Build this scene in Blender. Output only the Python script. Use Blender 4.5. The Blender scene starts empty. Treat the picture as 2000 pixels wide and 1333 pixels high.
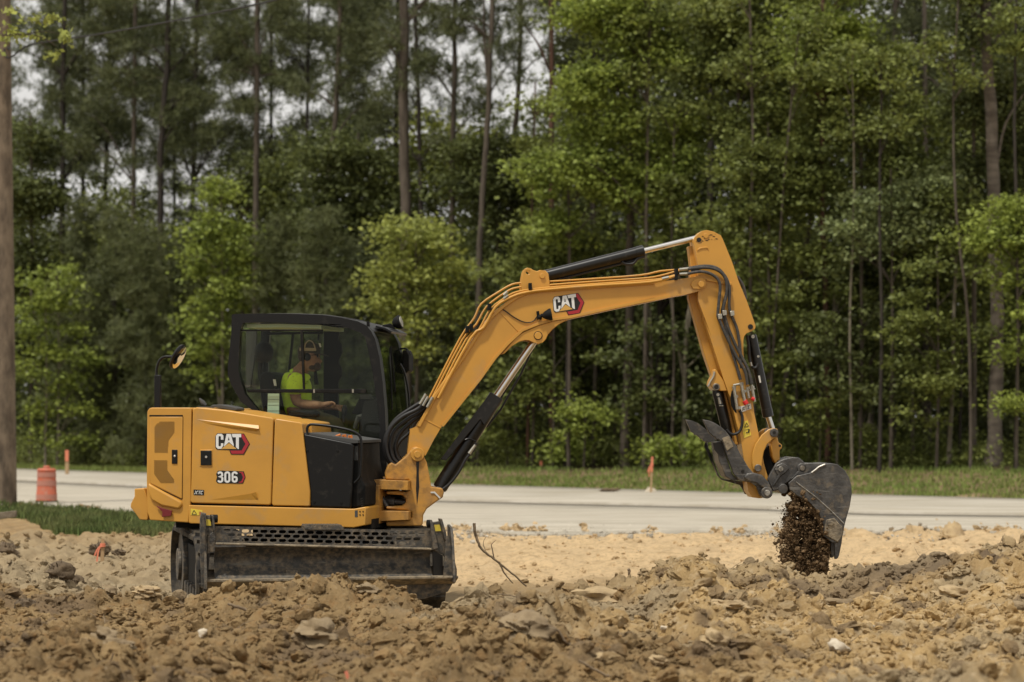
import bpy, bmesh, math, random
import numpy as np
from mathutils import Vector, Matrix
from mathutils.geometry import tessellate_polygon

# ------------------------------------------------------------------ camera, sky, sun, exposure
SC = bpy.context.scene
COL = SC.collection
F = 4600.0; HOR = 815.0; CH = 1.65        # focal length in photo pixels, horizon row, eye height
cam_d = bpy.data.cameras.new('camera'); cam = bpy.data.objects.new('camera', cam_d); COL.objects.link(cam)
cam_d.sensor_width = 36.0; cam_d.lens = 36.0*F/2000.0
cam_d.shift_y = (HOR-666.5)/2000.0
cam.location = (0, 0, CH); cam.rotation_euler = (math.radians(90), 0, 0)
cam_d.clip_start = 0.1; cam_d.clip_end = 1200
cam_d.dof.use_dof = True; cam_d.dof.focus_distance = 19.3; cam_d.dof.aperture_fstop = 2.35
SC.camera = cam

SUN_EL, SUN_AZ = math.radians(65), math.radians(217)     # azimuth clockwise from +Y
w = bpy.data.worlds.new('World'); SC.world = w; w.use_nodes = True
nt = w.node_tree; nt.nodes.clear()
o_ = nt.nodes.new('ShaderNodeOutputWorld'); bg = nt.nodes.new('ShaderNodeBackground')
sky = nt.nodes.new('ShaderNodeTexSky'); sky.sky_type = 'NISHITA'; sky.sun_disc = False
sky.sun_elevation = SUN_EL; sky.sun_rotation = SUN_AZ; sky.dust_density = 4.0; sky.air_density = 1.0
hs = nt.nodes.new('ShaderNodeHueSaturation'); hs.inputs['Saturation'].default_value = 0.12
tcw = nt.nodes.new('ShaderNodeTexCoord'); nzw = nt.nodes.new('ShaderNodeTexNoise')
nzw.inputs['Scale'].default_value = 2.2; nzw.inputs['Detail'].default_value = 4
mxw = nt.nodes.new('ShaderNodeMix'); mxw.data_type = 'RGBA'; mxw.blend_type = 'MIX'
mxw.inputs['B'].default_value = (9.4, 9.2, 8.8, 1)          # the cloud sheet over the thin sky
mrw = nt.nodes.new('ShaderNodeMapRange'); mrw.inputs['To Min'].default_value = 0.75; mrw.inputs['To Max'].default_value = 1.0
nt.links.new(tcw.outputs['Generated'], nzw.inputs['Vector']); nt.links.new(nzw.outputs[0], mrw.inputs['Value'])
nt.links.new(mrw.outputs[0], mxw.inputs['Factor'])
nt.links.new(sky.outputs[0], hs.inputs['Color']); nt.links.new(hs.outputs[0], mxw.inputs['A'])
nt.links.new(mxw.outputs['Result'], bg.inputs['Color']); bg.inputs['Strength'].default_value = 0.085
nt.links.new(bg.outputs[0], o_.inputs[0])
sl = bpy.data.lights.new('sun', 'SUN'); sl.energy = 3.0; sl.angle = math.radians(4); sl.color = (1, .95, .86)
sun = bpy.data.objects.new('sun', sl); COL.objects.link(sun)
sd = Vector((math.sin(SUN_AZ)*math.cos(SUN_EL), math.cos(SUN_AZ)*math.cos(SUN_EL), math.sin(SUN_EL)))
sun.rotation_euler = sd.to_track_quat('Z', 'Y').to_euler(); sun.location = sd*60
SC.view_settings.view_transform = 'Standard'; SC.view_settings.look = 'None'
SC.view_settings.exposure = 0.08; SC.view_settings.gamma = 1.0
SC.render.engine = 'CYCLES'
cy = SC.cycles; cy.max_bounces = 8; cy.diffuse_bounces = 3; cy.glossy_bounces = 3; cy.transmission_bounces = 4
cy.transparent_max_bounces = 12; cy.caustics_reflective = False; cy.caustics_refractive = False
cy.use_denoising = True
try: cy.denoiser = 'OPENIMAGEDENOISE'
except Exception: pass
cy.use_adaptive_sampling = False

# ------------------------------------------------------------------ materials
MATS = {}
def mat(name, col, rough=0.6, metal=0.0, spec=0.4, col2=None, scale=6.0, mixlo=.4, mixhi=.65, bump=0.0, bscale=40.0,
        island=0.0, transl=0.0, dirt=None, dirt_amt=0.5, dirt_scale=8.0, detail=6, stretch=None, coat=0.0, scratch=None):
    m = bpy.data.materials.new(name); m.use_nodes = True; N = m.node_tree.nodes; L = m.node_tree.links
    b = N['Principled BSDF']; b.inputs['Roughness'].default_value = rough; b.inputs['Metallic'].default_value = metal
    b.inputs['Specular IOR Level'].default_value = spec; b.inputs['Coat Weight'].default_value = coat
    tc = N.new('ShaderNodeTexCoord'); vec = tc.outputs['Object']
    if stretch:
        mp = N.new('ShaderNodeMapping'); mp.inputs['Scale'].default_value = stretch
        L.new(vec, mp.inputs['Vector']); vec = mp.outputs[0]
    cur = None
    def rgb(c): return (c[0], c[1], c[2], 1)
    def noise(sc, det=detail):
        n = N.new('ShaderNodeTexNoise'); n.inputs['Scale'].default_value = sc; n.inputs['Detail'].default_value = det
        n.inputs['Roughness'].default_value = 0.62; L.new(vec, n.inputs['Vector']); return n.outputs[0]
    def ramp(src, lo, hi):
        r = N.new('ShaderNodeMapRange'); r.inputs['From Min'].default_value = lo; r.inputs['From Max'].default_value = hi
        L.new(src, r.inputs['Value']); return r.outputs[0]
    def mix(fac, A, B, mode='MIX'):
        x = N.new('ShaderNodeMix'); x.data_type = 'RGBA'; x.blend_type = mode
        if hasattr(fac, 'is_linked') or not isinstance(fac, float): L.new(fac, x.inputs['Factor'])
        else: x.inputs['Factor'].default_value = fac
        for s, v in (('A', A), ('B', B)):
            if isinstance(v, tuple): x.inputs[s].default_value = rgb(v)
            else: L.new(v, x.inputs[s])
        return x.outputs['Result']
    cur = tuple(col)
    if col2 is not None: cur = mix(ramp(noise(scale), mixlo, mixhi), cur, tuple(col2))
    if dirt is not None:
        f = ramp(noise(dirt_scale, 10), 0.62-dirt_amt*.35, 0.78); cur = mix(f, cur, tuple(dirt))
    if scratch is not None:
        for rot, sc in (((.3, .9, 0), 30), ((-.4, -.5, 0), 42), ((.1, 1.5, 0), 24)):
            mp2 = N.new('ShaderNodeMapping'); mp2.inputs['Rotation'].default_value = rot; mp2.inputs['Scale'].default_value = (.05, 1, 1)
            L.new(tc.outputs['Object'], mp2.inputs['Vector']); ns = N.new('ShaderNodeTexNoise'); ns.inputs['Scale'].default_value = sc; ns.inputs['Detail'].default_value = 3
            L.new(mp2.outputs[0], ns.inputs['Vector']); cur = mix(ramp(ns.outputs[0], .64, .74), cur, tuple(scratch))
    if island:
        g = N.new('ShaderNodeNewGeometry')
        hsv = N.new('ShaderNodeHueSaturation'); hsv.inputs['Hue'].default_value = 0.5
        mr = N.new('ShaderNodeMapRange'); mr.inputs['To Min'].default_value = 1-island; mr.inputs['To Max'].default_value = 1+island
        L.new(g.outputs['Random Per Island'], mr.inputs['Value']); L.new(mr.outputs[0], hsv.inputs['Value'])
        if isinstance(cur, tuple): hsv.inputs['Color'].default_value = rgb(cur)
        else: L.new(cur, hsv.inputs['Color'])
        cur = hsv.outputs[0]
    if isinstance(cur, tuple): b.inputs['Base Color'].default_value = rgb(cur)
    else: L.new(cur, b.inputs['Base Color'])
    if bump:
        bp = N.new('ShaderNodeBump'); bp.inputs['Strength'].default_value = bump; bp.inputs['Distance'].default_value = 0.02
        L.new(noise(bscale, 8), bp.inputs['Height']); L.new(bp.outputs[0], b.inputs['Normal'])
    if transl:
        t = N.new('ShaderNodeBsdfTranslucent'); mx = N.new('ShaderNodeMixShader'); mx.inputs[0].default_value = transl
        if isinstance(cur, tuple): t.inputs[0].default_value = rgb(tuple(min(1, c*1.3) for c in cur))
        else: L.new(cur, t.inputs[0])
        L.new(b.outputs[0], mx.inputs[1]); L.new(t.outputs[0], mx.inputs[2]); L.new(mx.outputs[0], N['Material Output'].inputs[0])
    MATS[name] = m; return m

def glass_mat(name, tint, refl=0.9, rough=0.02):
    m = bpy.data.materials.new(name); m.use_nodes = True; N = m.node_tree.nodes; L = m.node_tree.links; N.clear()
    o = N.new('ShaderNodeOutputMaterial'); t = N.new('ShaderNodeBsdfTransparent'); t.inputs[0].default_value = (*tint, 1)
    g = N.new('ShaderNodeBsdfGlossy'); g.inputs['Roughness'].default_value = rough; fr = N.new('ShaderNodeFresnel'); fr.inputs[0].default_value = 1.45
    tc = N.new('ShaderNodeTexCoord'); nz = N.new('ShaderNodeTexNoise'); nz.inputs['Scale'].default_value = 9; nz.inputs['Detail'].default_value = 8
    L.new(tc.outputs['Object'], nz.inputs['Vector'])
    mr = N.new('ShaderNodeMapRange'); mr.inputs['From Min'].default_value = .55; mr.inputs['From Max'].default_value = .85; mr.inputs['To Max'].default_value = .018
    L.new(nz.outputs[0], mr.inputs['Value'])
    d = N.new('ShaderNodeBsdfDiffuse'); d.inputs[0].default_value = (.3, .28, .22, 1)
    m1 = N.new('ShaderNodeMixShader'); m2 = N.new('ShaderNodeMixShader')
    mul = N.new('ShaderNodeMath'); mul.operation = 'MULTIPLY'; mul.inputs[1].default_value = refl; L.new(fr.outputs[0], mul.inputs[0])
    L.new(mul.outputs[0], m1.inputs[0]); L.new(t.outputs[0], m1.inputs[1]); L.new(g.outputs[0], m1.inputs[2])
    L.new(mr.outputs[0], m2.inputs[0]); L.new(m1.outputs[0], m2.inputs[1]); L.new(d.outputs[0], m2.inputs[2])
    L.new(m2.outputs[0], o.inputs[0]); MATS[name] = m; return m

mat('yellow', (.57, .285, .044), .38, spec=.5, col2=(.51, .255, .041), scale=3, dirt=(.40, .25, .11), dirt_amt=.22, dirt_scale=3.5, bump=.03, bscale=220)
mat('yellow_dirty', (.56, .275, .047), .55, col2=(.40, .21, .06), scale=7, dirt=(.12, .07, .035), dirt_amt=.35, dirt_scale=9, bump=.1, bscale=90)
mat('black_paint', (.006, .006, .006), .38, spec=.3, dirt=(.03, .027, .022), dirt_amt=.15, dirt_scale=14)
mat('cyl_paint', (.007, .0065, .006), .3, spec=.4, dirt=(.035, .03, .027), dirt_amt=.2, dirt_scale=20)
mat('black_matt', (.009, .009, .0085), .7, spec=.15, dirt=(.04, .034, .027), dirt_amt=.25, dirt_scale=12)
mat('interior', (.012, .012, .012), .8, spec=.2)
mat('interior_grey', (.07, .07, .068), .75, spec=.2)
mat('rubber', (.028, .026, .024), .85, spec=.2, dirt=(.16, .13, .09), dirt_amt=.6, dirt_scale=9, bump=.4, bscale=60)
mat('hose', (.05, .047, .044), .62, spec=.3, dirt=(.13, .11, .09), dirt_amt=.35, dirt_scale=30)
mat('hose_black', (.014, .013, .013), .5, spec=.4)
mat('chrome', (.62, .60, .57), .17, metal=1.0)
mat('zinc', (.42, .40, .34), .35, metal=.85, dirt=(.12, .10, .08), dirt_amt=.3, dirt_scale=60)
mat('blade_steel', (.045, .044, .042), .6, metal=.3, scratch=(.16, .145, .12), col2=(.105, .097, .085), scale=7, mixlo=.42, mixhi=.7,
    dirt=(.26, .20, .13), dirt_amt=.55, dirt_scale=22, bump=.35, bscale=50)
mat('blade_dusty', (.30, .24, .16), .9, col2=(.10, .085, .065), scale=16, bump=.5, bscale=60)
mat('worn_steel', (.066, .063, .060), .42, metal=.4, scratch=(.24, .225, .20), col2=(.15, .14, .128), scale=9, mixlo=.45, mixhi=.75,
    dirt=(.22, .175, .12), dirt_amt=.22, dirt_scale=13, bump=.25, bscale=45)
mat('worn_lit_edge', (.42, .39, .34), .45, metal=.6, col2=(.15, .14, .12), scale=30)  # bright wear, also the painted highlight on the bucket's rim
mat('worn_pin', (.25, .22, .18), .4, metal=.8, dirt=(.05, .045, .04), dirt_amt=.4, dirt_scale=40)
mat('grease_hole_black', (.01, .008, .006), .4)  # black of grease, and painted shade inside holes, slots and recesses
mat('white_ink', (.72, .72, .70), .5)
mat('black_ink', (.012, .012, .011), .5)
mat('red_ink', (.36, .022, .032), .5)
mat('darkred_ink', (.16, .015, .018), .5)
mat('gold_ink', (.60, .34, .08), .5)
mat('label_yellow', (.75, .58, .05), .5, col2=(.6, .45, .08), scale=40)
mat('label_white', (.62, .60, .55), .5)
mat('orange_cap', (.55, .16, .03), .5)
mat('red_cap', (.62, .03, .03), .4)
mat('paper', (.52, .66, .55), .8)
mat('lens', (.55, .55, .5), .15)
mat('mirror', (.75, .75, .75), .06, metal=1.0)
glass_mat('cab_glass', (.95, .97, .92), .32)
glass_mat('far_glass', (.82, .86, .78), .15)
glass_mat('wind_glass', (.72, .76, .68), 0.45, .05)
mat('skin', (.30, .155, .09), .6, col2=(.24, .12, .07), scale=30)
mat('beard', (.05, .03, .02), .9)
mat('hivis', (.60, .80, .04), .8, col2=(.52, .70, .035), scale=20, dirt=(.16, .2, .05), dirt_amt=.1, dirt_scale=22, bump=.3, bscale=25)
mat('trouser', (.13, .12, .07), .9, col2=(.09, .085, .05), scale=12)
mat('cap_dark', (.05, .04, .03), .9)
mat('cap_tan', (.32, .26, .18), .9)
mat('orange_fabric', (.75, .12, .02), .7)
mat('pink_tape', (.70, .22, .13), .6)
mat('stake_wood', (.42, .29, .16), .85, col2=(.33, .22, .12), scale=20, stretch=(1, 1, .15))
mat('old_wood', (.20, .165, .12), .9, col2=(.10, .08, .055), scale=12, bump=.4, bscale=30)
mat('root', (.23, .17, .105), .9, col2=(.13, .09, .055), scale=18, bump=.4, bscale=60)
mat('dark_root', (.095, .068, .042), .95, col2=(.16, .115, .07), scale=20, bump=.5, bscale=40)
mat('white_rock', (.55, .48, .37), .85, col2=(.38, .31, .22), scale=14, bump=.4, bscale=30)
mat('tan_rock', (.42, .31, .17), .9, col2=(.30, .215, .12), scale=9, bump=.6, bscale=25)
mat('brown_rock', (.27, .20, .115), .9, col2=(.18, .13, .075), scale=9, bump=.7, bscale=25)
mat('barrel_orange', (.50, .125, .065), .6, col2=(.42, .13, .08), scale=8, dirt=(.45, .25, .17), dirt_amt=.3)
mat('barrel_white', (.44, .19, .14), .5, dirt=(.35, .17, .12), dirt_amt=.4)
mat('pole_wood', (.19, .145, .10), .9, col2=(.085, .062, .042), scale=2.2, stretch=(2.5, 2.5, .9), bump=.6, bscale=8, dirt=(.045, .035, .025), dirt_amt=.35, dirt_scale=2.5)
mat('wet_soil', (.13, .085, .046), 1.0, spec=.02, col2=(.21, .14, .078), scale=9, bump=.6, bscale=50, island=.12)
# ------------------------------------------------------------------ helpers
def at(px, py, Y): return Vector(((px-1000.0)*Y/F, Y, CH-(py-HOR)*Y/F))

class Frame:
    """a local frame: x along the thing, y across it, z up; yaw a"""
    def __init__(s, ox, oy, a): s.ox, s.oy, s.a = ox, oy, math.radians(a); s.c, s.s = math.cos(s.a), math.sin(s.a)
    def w(s, x, y, z): return Vector((s.ox+x*s.c+y*s.s, s.oy-x*s.s+y*s.c, z))
    def pl(s, px, py, c):
        t = (px-1000.0)/F
        lx = (t*(s.oy+c*s.c)-s.ox-c*s.s)/(s.c+t*s.s)
        Y = s.oy-lx*s.s+c*s.c
        return (lx, CH-(py-HOR)*Y/F)
    def pw(s, px, py, c):
        x, z = s.pl(px, py, c); return s.w(x, c, z)

class MB:
    def __init__(s): s.v = []; s.f = []; s.mi = []; s.m = 0
    def add(s, vs, fs):
        n = len(s.v); s.v += [tuple(p) for p in vs]; s.f += [tuple(i+n for i in f) for f in fs]; s.mi += [s.m]*len(fs)
    def prism(s, fr, pts, c0, c1, local=False, at_plane=None, holes=()):
        ap = c0 if at_plane is None else at_plane
        conv = (lambda P: [tuple(p) for p in P]) if local else (lambda P: [fr.pl(p[0], p[1], ap) for p in P])
        P = conv(pts); H = [conv(h) for h in holes]
        def area(Q): return sum(Q[i][0]*Q[(i+1) % len(Q)][1]-Q[(i+1) % len(Q)][0]*Q[i][1] for i in range(len(Q)))
        if area(P) < 0: P = P[::-1]
        n = len(P)
        allp = P[:]
        for i, h in enumerate(H):
            if area(h) > 0: h = h[::-1]
            H[i] = h; allp += h
        lo, hi = (c0, c1) if c0 < c1 else (c1, c0)
        V = [fr.w(x, lo, z) for x, z in allp]+[fr.w(x, hi, z) for x, z in allp]
        N = len(allp); fs = []
        if H:
            tess = tessellate_polygon([[Vector((x, z, 0)) for x, z in Q] for Q in [P]+H])
            for t in tess:
                a, b, c = (allp[i] for i in t)
                if (b[0]-a[0])*(c[1]-a[1])-(b[1]-a[1])*(c[0]-a[0]) < 0: t = t[::-1]
                fs.append(tuple(t)); fs.append(tuple(i+N for i in t[::-1]))
        else:
            fs.append(tuple(range(n))); fs.append(tuple(i+N for i in range(n))[::-1])
        base = 0
        for Q in [P]+H:
            k = len(Q)
            for i in range(k):
                a, b = base+i, base+(i+1) % k
                fs.append((b, a, a+N, b+N))
            base += k
        s.add(V, fs)
    def band(s, fr, path, th, c0, c1, local=True, inward=1):
        """a sheet of thickness th along a path in the x-z plane, from c0 to c1"""
        P = [tuple(p) for p in path]; Q = []
        for i, p in enumerate(P):
            a = P[max(0, i-1)]; b = P[min(len(P)-1, i+1)]
            d = Vector((b[0]-a[0], b[1]-a[1])).normalized(); Q.append((p[0]+d[1]*th*inward, p[1]-d[0]*th*inward))
        s.prism(fr, P+Q[::-1], c0, c1, local=True)
    def box(s, fr, x0, x1, y0, y1, z0, z1):
        s.prism(fr, [(x0, z0), (x1, z0), (x1, z1), (x0, z1)], y0, y1, local=True)
    def tube(s, pts, r, n=10, cap=True, flat=1.0):
        pts = [Vector(p) for p in pts]; m = len(pts)
        rr = list(r) if hasattr(r, '__len__') else [r]*m
        up = None; V = []; fs = []
        for i in range(m):
            d = (pts[min(m-1, i+1)]-pts[max(0, i-1)])
            d = d.normalized() if d.length > 1e-9 else Vector((0, 0, 1))
            if up is None:
                up = d.orthogonal().normalized()
            up = (up-d*up.dot(d)); up = up.normalized() if up.length > 1e-6 else d.orthogonal().normalized()
            sd_ = d.cross(up)
            for k in range(n):
                a = 2*math.pi*k/n
                V.append(pts[i]+(up*math.cos(a)+sd_*math.sin(a)*flat)*rr[i])
        for i in range(m-1):
            for k in range(n):
                a = i*n+k; b = i*n+(k+1) % n; fs.append((a, b, b+n, a+n))
        if cap: fs.append(tuple(range(n))[::-1]); fs.append(tuple(range((m-1)*n, m*n)))
        s.add(V, fs)
    def cyl(s, p0, p1, r, n=20, r1=None): s.tube([p0, p1], [r, r if r1 is None else r1], n)
    def pin(s, fr, px, py, rpx, c0, c1, n=20):
        x, z = fr.pl(px, py, min(c0, c1)); rr = rpx*fr.w(x, min(c0, c1), z).y/F
        s.cyl(fr.w(x, c0, z), fr.w(x, c1, z), rr, n)
    def ell(s, c, rx, ry, rz, n=12, m=8, rot=None, jit=0, rng=None):
        V = []; fs = []; c = Vector(c)
        for i in range(m+1):
            t = math.pi*i/m
            for k in range(n):
                a = 2*math.pi*k/n; p = Vector((math.sin(t)*math.cos(a)*rx, math.sin(t)*math.sin(a)*ry, math.cos(t)*rz))
                if rot is not None: p = rot @ p
                V.append(c+p)
        for i in range(m):
            for k in range(n):
                a = i*n+k; b = i*n+(k+1) % n; fs.append((a, a+n, b+n, b))
        s.add(V, fs)

def setp(o, label=None, cat=None, group=None, kind=None):
    if label: o['label'] = label
    if cat: o['category'] = cat
    if group: o['group'] = group
    if kind: o['kind'] = kind
    return o
def thing(name, loc, label, cat, group=None):
    o = bpy.data.objects.new(name, None); COL.objects.link(o); o.location = Vector(loc); o.empty_display_size = .3
    return setp(o, label, cat, group)
def wloc(o):
    v = Vector((0, 0, 0))
    while o is not None: v += Vector(o.location); o = o.parent
    return v
def mesh_obj(name, me, mats, parent=None, loc=(0, 0, 0)):
    o = bpy.data.objects.new(name, me); COL.objects.link(o)
    if parent is not None: o.parent = parent
    o.location = Vector(loc)
    for m in (mats if isinstance(mats, (list, tuple)) else [mats]): me.materials.append(MATS[m] if isinstance(m, str) else m)
    return o
def build(mb, name, mats, parent=None, loc=None, bev=0.0, smooth=38, seg=2, clean=True):
    """link everything collected in mb as ONE mesh object; vertices are given in world space"""
    if parent is not None:
        org = wloc(parent); l = (0, 0, 0)
    else:
        org = Vector(loc) if loc is not None else Vector((0, 0, 0)); l = org
    me = bpy.data.meshes.new(name)
    me.from_pydata([(v[0]-org.x, v[1]-org.y, v[2]-org.z) for v in mb.v], [], mb.f)
    me.polygons.foreach_set('material_index', mb.mi)
    if smooth: me.shade_smooth(); me.set_sharp_from_angle(angle=math.radians(smooth))
    me.update()
    o = mesh_obj(name, me, mats, parent, l)
    if bev:
        b = o.modifiers.new('bevel', 'BEVEL'); b.width = bev; b.segments = seg; b.limit_method = 'ANGLE'; b.angle_limit = math.radians(30)
        b.harden_normals = False
    return o
def np_mesh(name, V, Q, mats, parent=None, loc=(0, 0, 0), smooth=False, mi=None):
    V = np.asarray(V, dtype=np.float32); Q = np.asarray(Q, dtype=np.int32); k = Q.shape[1]
    me = bpy.data.meshes.new(name); me.vertices.add(len(V)); me.vertices.foreach_set('co', (V-np.array(wloc(parent) if parent else loc, dtype=np.float32)).ravel())
    me.loops.add(Q.size); me.loops.foreach_set('vertex_index', Q.ravel())
    me.polygons.add(len(Q)); me.polygons.foreach_set('loop_start', np.arange(0, Q.size, k, dtype=np.int32))
    try: me.polygons.foreach_set('loop_total', np.full(len(Q), k, dtype=np.int32))
    except Exception: pass
    if mi is not None: me.polygons.foreach_set('material_index', np.asarray(mi, dtype=np.int32))
    if smooth: me.polygons.foreach_set('use_smooth', np.ones(len(Q), dtype=bool))
    me.update(); me.validate()
    return mesh_obj(name, me, mats, parent, (0, 0, 0) if parent else loc)
def smoothpath(P, k=6):
    """Catmull-Rom through the points"""
    P = [Vector(p) for p in P]; out = []
    for i in range(len(P)-1):
        a, b, c, d = P[max(0, i-1)], P[i], P[i+1], P[min(len(P)-1, i+2)]
        for j in range(k):
            t = j/k; out.append(.5*((2*b)+(c-a)*t+(2*a-5*b+4*c-d)*t*t+(3*b-a-3*c+d)*t**3))
    out.append(P[-1]); return out

# ------------------------------------------------------------------ noise
def h2(ix, iy, s):
    n = (ix.astype(np.int64)*374761393+iy.astype(np.int64)*668265263+s*1442695041) & 0xffffffff
    n = ((n ^ (n >> 13))*1274126177) & 0xffffffff
    n = ((n ^ (n >> 16))*2246822519) & 0xffffffff
    return ((n ^ (n >> 15)) & 0xffffff)/float(0xffffff)
def vnoise(x, y, s):
    ix = np.floor(x); iy = np.floor(y); fx = x-ix; fy = y-iy; fx = fx*fx*(3-2*fx); fy = fy*fy*(3-2*fy)
    a = h2(ix, iy, s); b = h2(ix+1, iy, s); c = h2(ix, iy+1, s); d = h2(ix+1, iy+1, s)
    return (a*(1-fx)+b*fx)*(1-fy)+(c*(1-fx)+d*fx)*fy
def fbm(x, y, s, o=4):
    r = 0; a = .5
    for k in range(o): r = r+a*vnoise(x*2**k+17*k, y*2**k-9*k, s+k); a *= .5
    return r/(1-.5**o)
def clods(x, y, sc, s, p=.85):
    """lumps: rounded domes at random cells"""
    x = x/sc; y = y/sc; ix = np.floor(x); iy = np.floor(y); best = np.zeros_like(x)
    for dx in (-1, 0, 1):
        for dy in (-1, 0, 1):
            cx = ix+dx; cy_ = iy+dy
            px = cx+.15+.7*h2(cx, cy_, s); py = cy_+.15+.7*h2(cx, cy_, s+1); r = .35+.5*h2(cx, cy_, s+2)**1.5
            d = ((x-px)**2+(y-py)**2)/(r*r)
            best = np.maximum(best, r*np.clip(1-d, 0, None)**p)
    return best
def sstep(a, b, x): t = np.clip((x-a)/(b-a), 0, 1); return t*t*(3-2*t)

# ------------------------------------------------------------------ the lie of the land
def zplane(px, py): return (CH*F/(py-HOR))
farP = [(-500, 902), (35, 919), (286, 927), (881, 950), (1419, 966), (1700, 971), (2000, 979), (2500, 996)]
midP = [(-500, 921), (35, 940), (286, 952), (860, 979.6), (1419, 993), (1700, 1005), (2000, 1009), (2500, 1026)]
nearP = [(-500, 972), (0, 988), (200, 996), (400, 1012), (700, 1030), (900, 1037), (1300, 1042), (2000, 1040), (2500, 1040)]
def roadY(P, px): 
    y = np.interp(px, [p[0] for p in P], [p[1] for p in P]); return CH*F/(y-HOR)
def wcurve(P):
    px = np.arange(-500, 2501, 10); Y = roadY(P, px); X = (px-1000)*Y/F
    return X, Y
_fX, _fY = wcurve(farP); _mX, _mY = wcurve(midP); _nX, _nY = wcurve(nearP)
TY = lambda px: np.interp(px, [-500, 0, 300, 900, 1500, 2000, 2500], [92, 84, 79, 66, 58, 54, 51])
ridge = [(-600, 1120), (-200, 1110), (0, 1120), (90, 1135), (170, 1158), (300, 1156), (400, 1158), (450, 1148), (500, 1136), (545, 1120), (590, 1114), (625, 1128), (670, 1142), (720, 1156), (780, 1164), (850, 1166),
         (890, 1150), (930, 1124), (980, 1132), (1050, 1140), (1120, 1150), (1200, 1152), (1260, 1120), (1310, 1096), (1350, 1086), (1390, 1098), (1420, 1122), (1470, 1106), (1510, 1108),
         (1545, 1132), (1590, 1150), (1650, 1128), (1700, 1110), (1740, 1112), (1790, 1100), (1830, 1078), (1880, 1072), (1920, 1084), (1960, 1062), (2000, 1052), (2200, 1060), (2600, 1100)]
def ground_h(X, Y, fine=True):
    X = np.asarray(X, dtype=float); Y = np.asarray(Y, dtype=float)
    Ys = np.maximum(Y, 2.0); px = 1000+F*X/Ys
    # verge rising to the wood
    fy = np.interp(X, _fX, _fY); pt = 1000+F*X/np.maximum(fy+8, 1)
    ty = TY(pt); rise = np.maximum(1.65-98*ty/F, -.05)
    z = rise*sstep(0.5, 9.0, Y-fy)
    # bare ground between the dig and the road
    road = sstep(-1.5, 0.3, Y-np.interp(X, _nX, _nY))*(1-sstep(-.2, .8, Y-fy))
    rough = (fbm(X*1.3, Y*1.3, 5, 5)-.5)*.22+(fbm(X*4, Y*2.4, 9, 4)-.5)*.12+.045*np.abs(np.sin(Y*4.2+X*.5+1.3*fbm(X*.5, Y*.5, 88, 2)))*sstep(2.6, 3.4, X)*sstep(20, 21, Y)*(1-sstep(29, 31, Y))+(fbm(X*.8+4, Y*.8, 97, 4) > .5)*clods(X, Y*.8, .45, 76)*.12*sstep(3.4, 4.6, X-.03*(Y-24))
    if fine: rough = rough+clods(X, Y, .16, 71)*.045*sstep(.3, .6, vnoise(X*1.1, Y*1.1, 80))+(clods(X+1, Y*1.2, .34, 72)*.13+clods(X+7, Y, .13, 73)*.07)*(1-sstep(-2.6, -1.6, X+.06*(Y-20)))*(1-sstep(29, 33, Y))
    z = z+rough*(1-road)*(1-.6*sstep(0, 4, Y-fy))-.03*road
    # the spoil berm in front
    # the crest is a fixed curve on the ground: X -> distance, height
    rx = np.array([p[0] for p in ridge]); ry = np.array([p[1] for p in ridge])
    dr = np.interp(rx, [-600, 350, 450, 880, 960, 1250, 1400, 2600], [18.2, 17.6, 17.0, 17.0, 17.6, 18.2, 18.6, 18.6])
    RX = (rx-1000)*dr/F; RZ = CH-(ry-HOR)*dr/F-np.interp(rx, [-200, 0, 350, 450, 900, 1100, 1300, 2000], [  .13, .13, .13, .15, .18, .15, .14, .12])
    cy_ = np.interp(X, RX, dr); cz = np.interp(X, RX, RZ)
    fr = np.clip((Y-11.0)/(cy_-11.0), 0, 1)
    front = .22+(cz-.22)*fr**1.35
    front = np.where(Y < 11, .22*sstep(4, 11, Y), front)
    back = cz*(1-sstep(0, 1, (Y-cy_)/np.interp(X, RX, np.interp(rx, [0, 400, 900, 1300, 2000], [2.6, .9, .9, 1.8, 2.4]))))
    berm = np.where(Y < cy_, front, back)
    m = sstep(.03, .16, berm)*1.0
    big = (fbm(X*.9+3, Y*.9, 21, 3)-.5)*.16*sstep(0, 2.5, cy_-Y)
    wx = X+.10*(fbm(X*6, Y*6, 101, 3)-.5); wy = Y+.10*(fbm(X*6, Y*6, 105, 3)-.5)
    def ridged(f, sd, o=3):
        r = 0; a = .5
        for k in range(o): r = r+a*(1-np.abs(2*vnoise(wx*f*2**k+13*k, wy*f*2**k, sd+k)-1)); a *= .5
        return r
    c = clods(wx, wy, .50, 31)*.15+clods(wx+5, wy, .22, 41)*.12+clods(wx, wy+3, .10, 51)*.07+(ridged(3.0, 111, 4)-.5)*.09
    if fine: c = c+clods(wx, wy, .045, 61)*.045+(fbm(X*26, Y*26, 66, 3)-.5)*.02
    c = c*(.35+1.1*vnoise(X*.8, Y*.8, 44))-.045
    out = np.where(berm > .0, z*(1-m)+berm+(big+c)*m, z)
    # the scooped hole beyond the right-hand heap
    # ridge-free clearing for the machine
    return out
def gz(x, y): return float(ground_h(np.array([x]), np.array([y]))[0])

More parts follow.
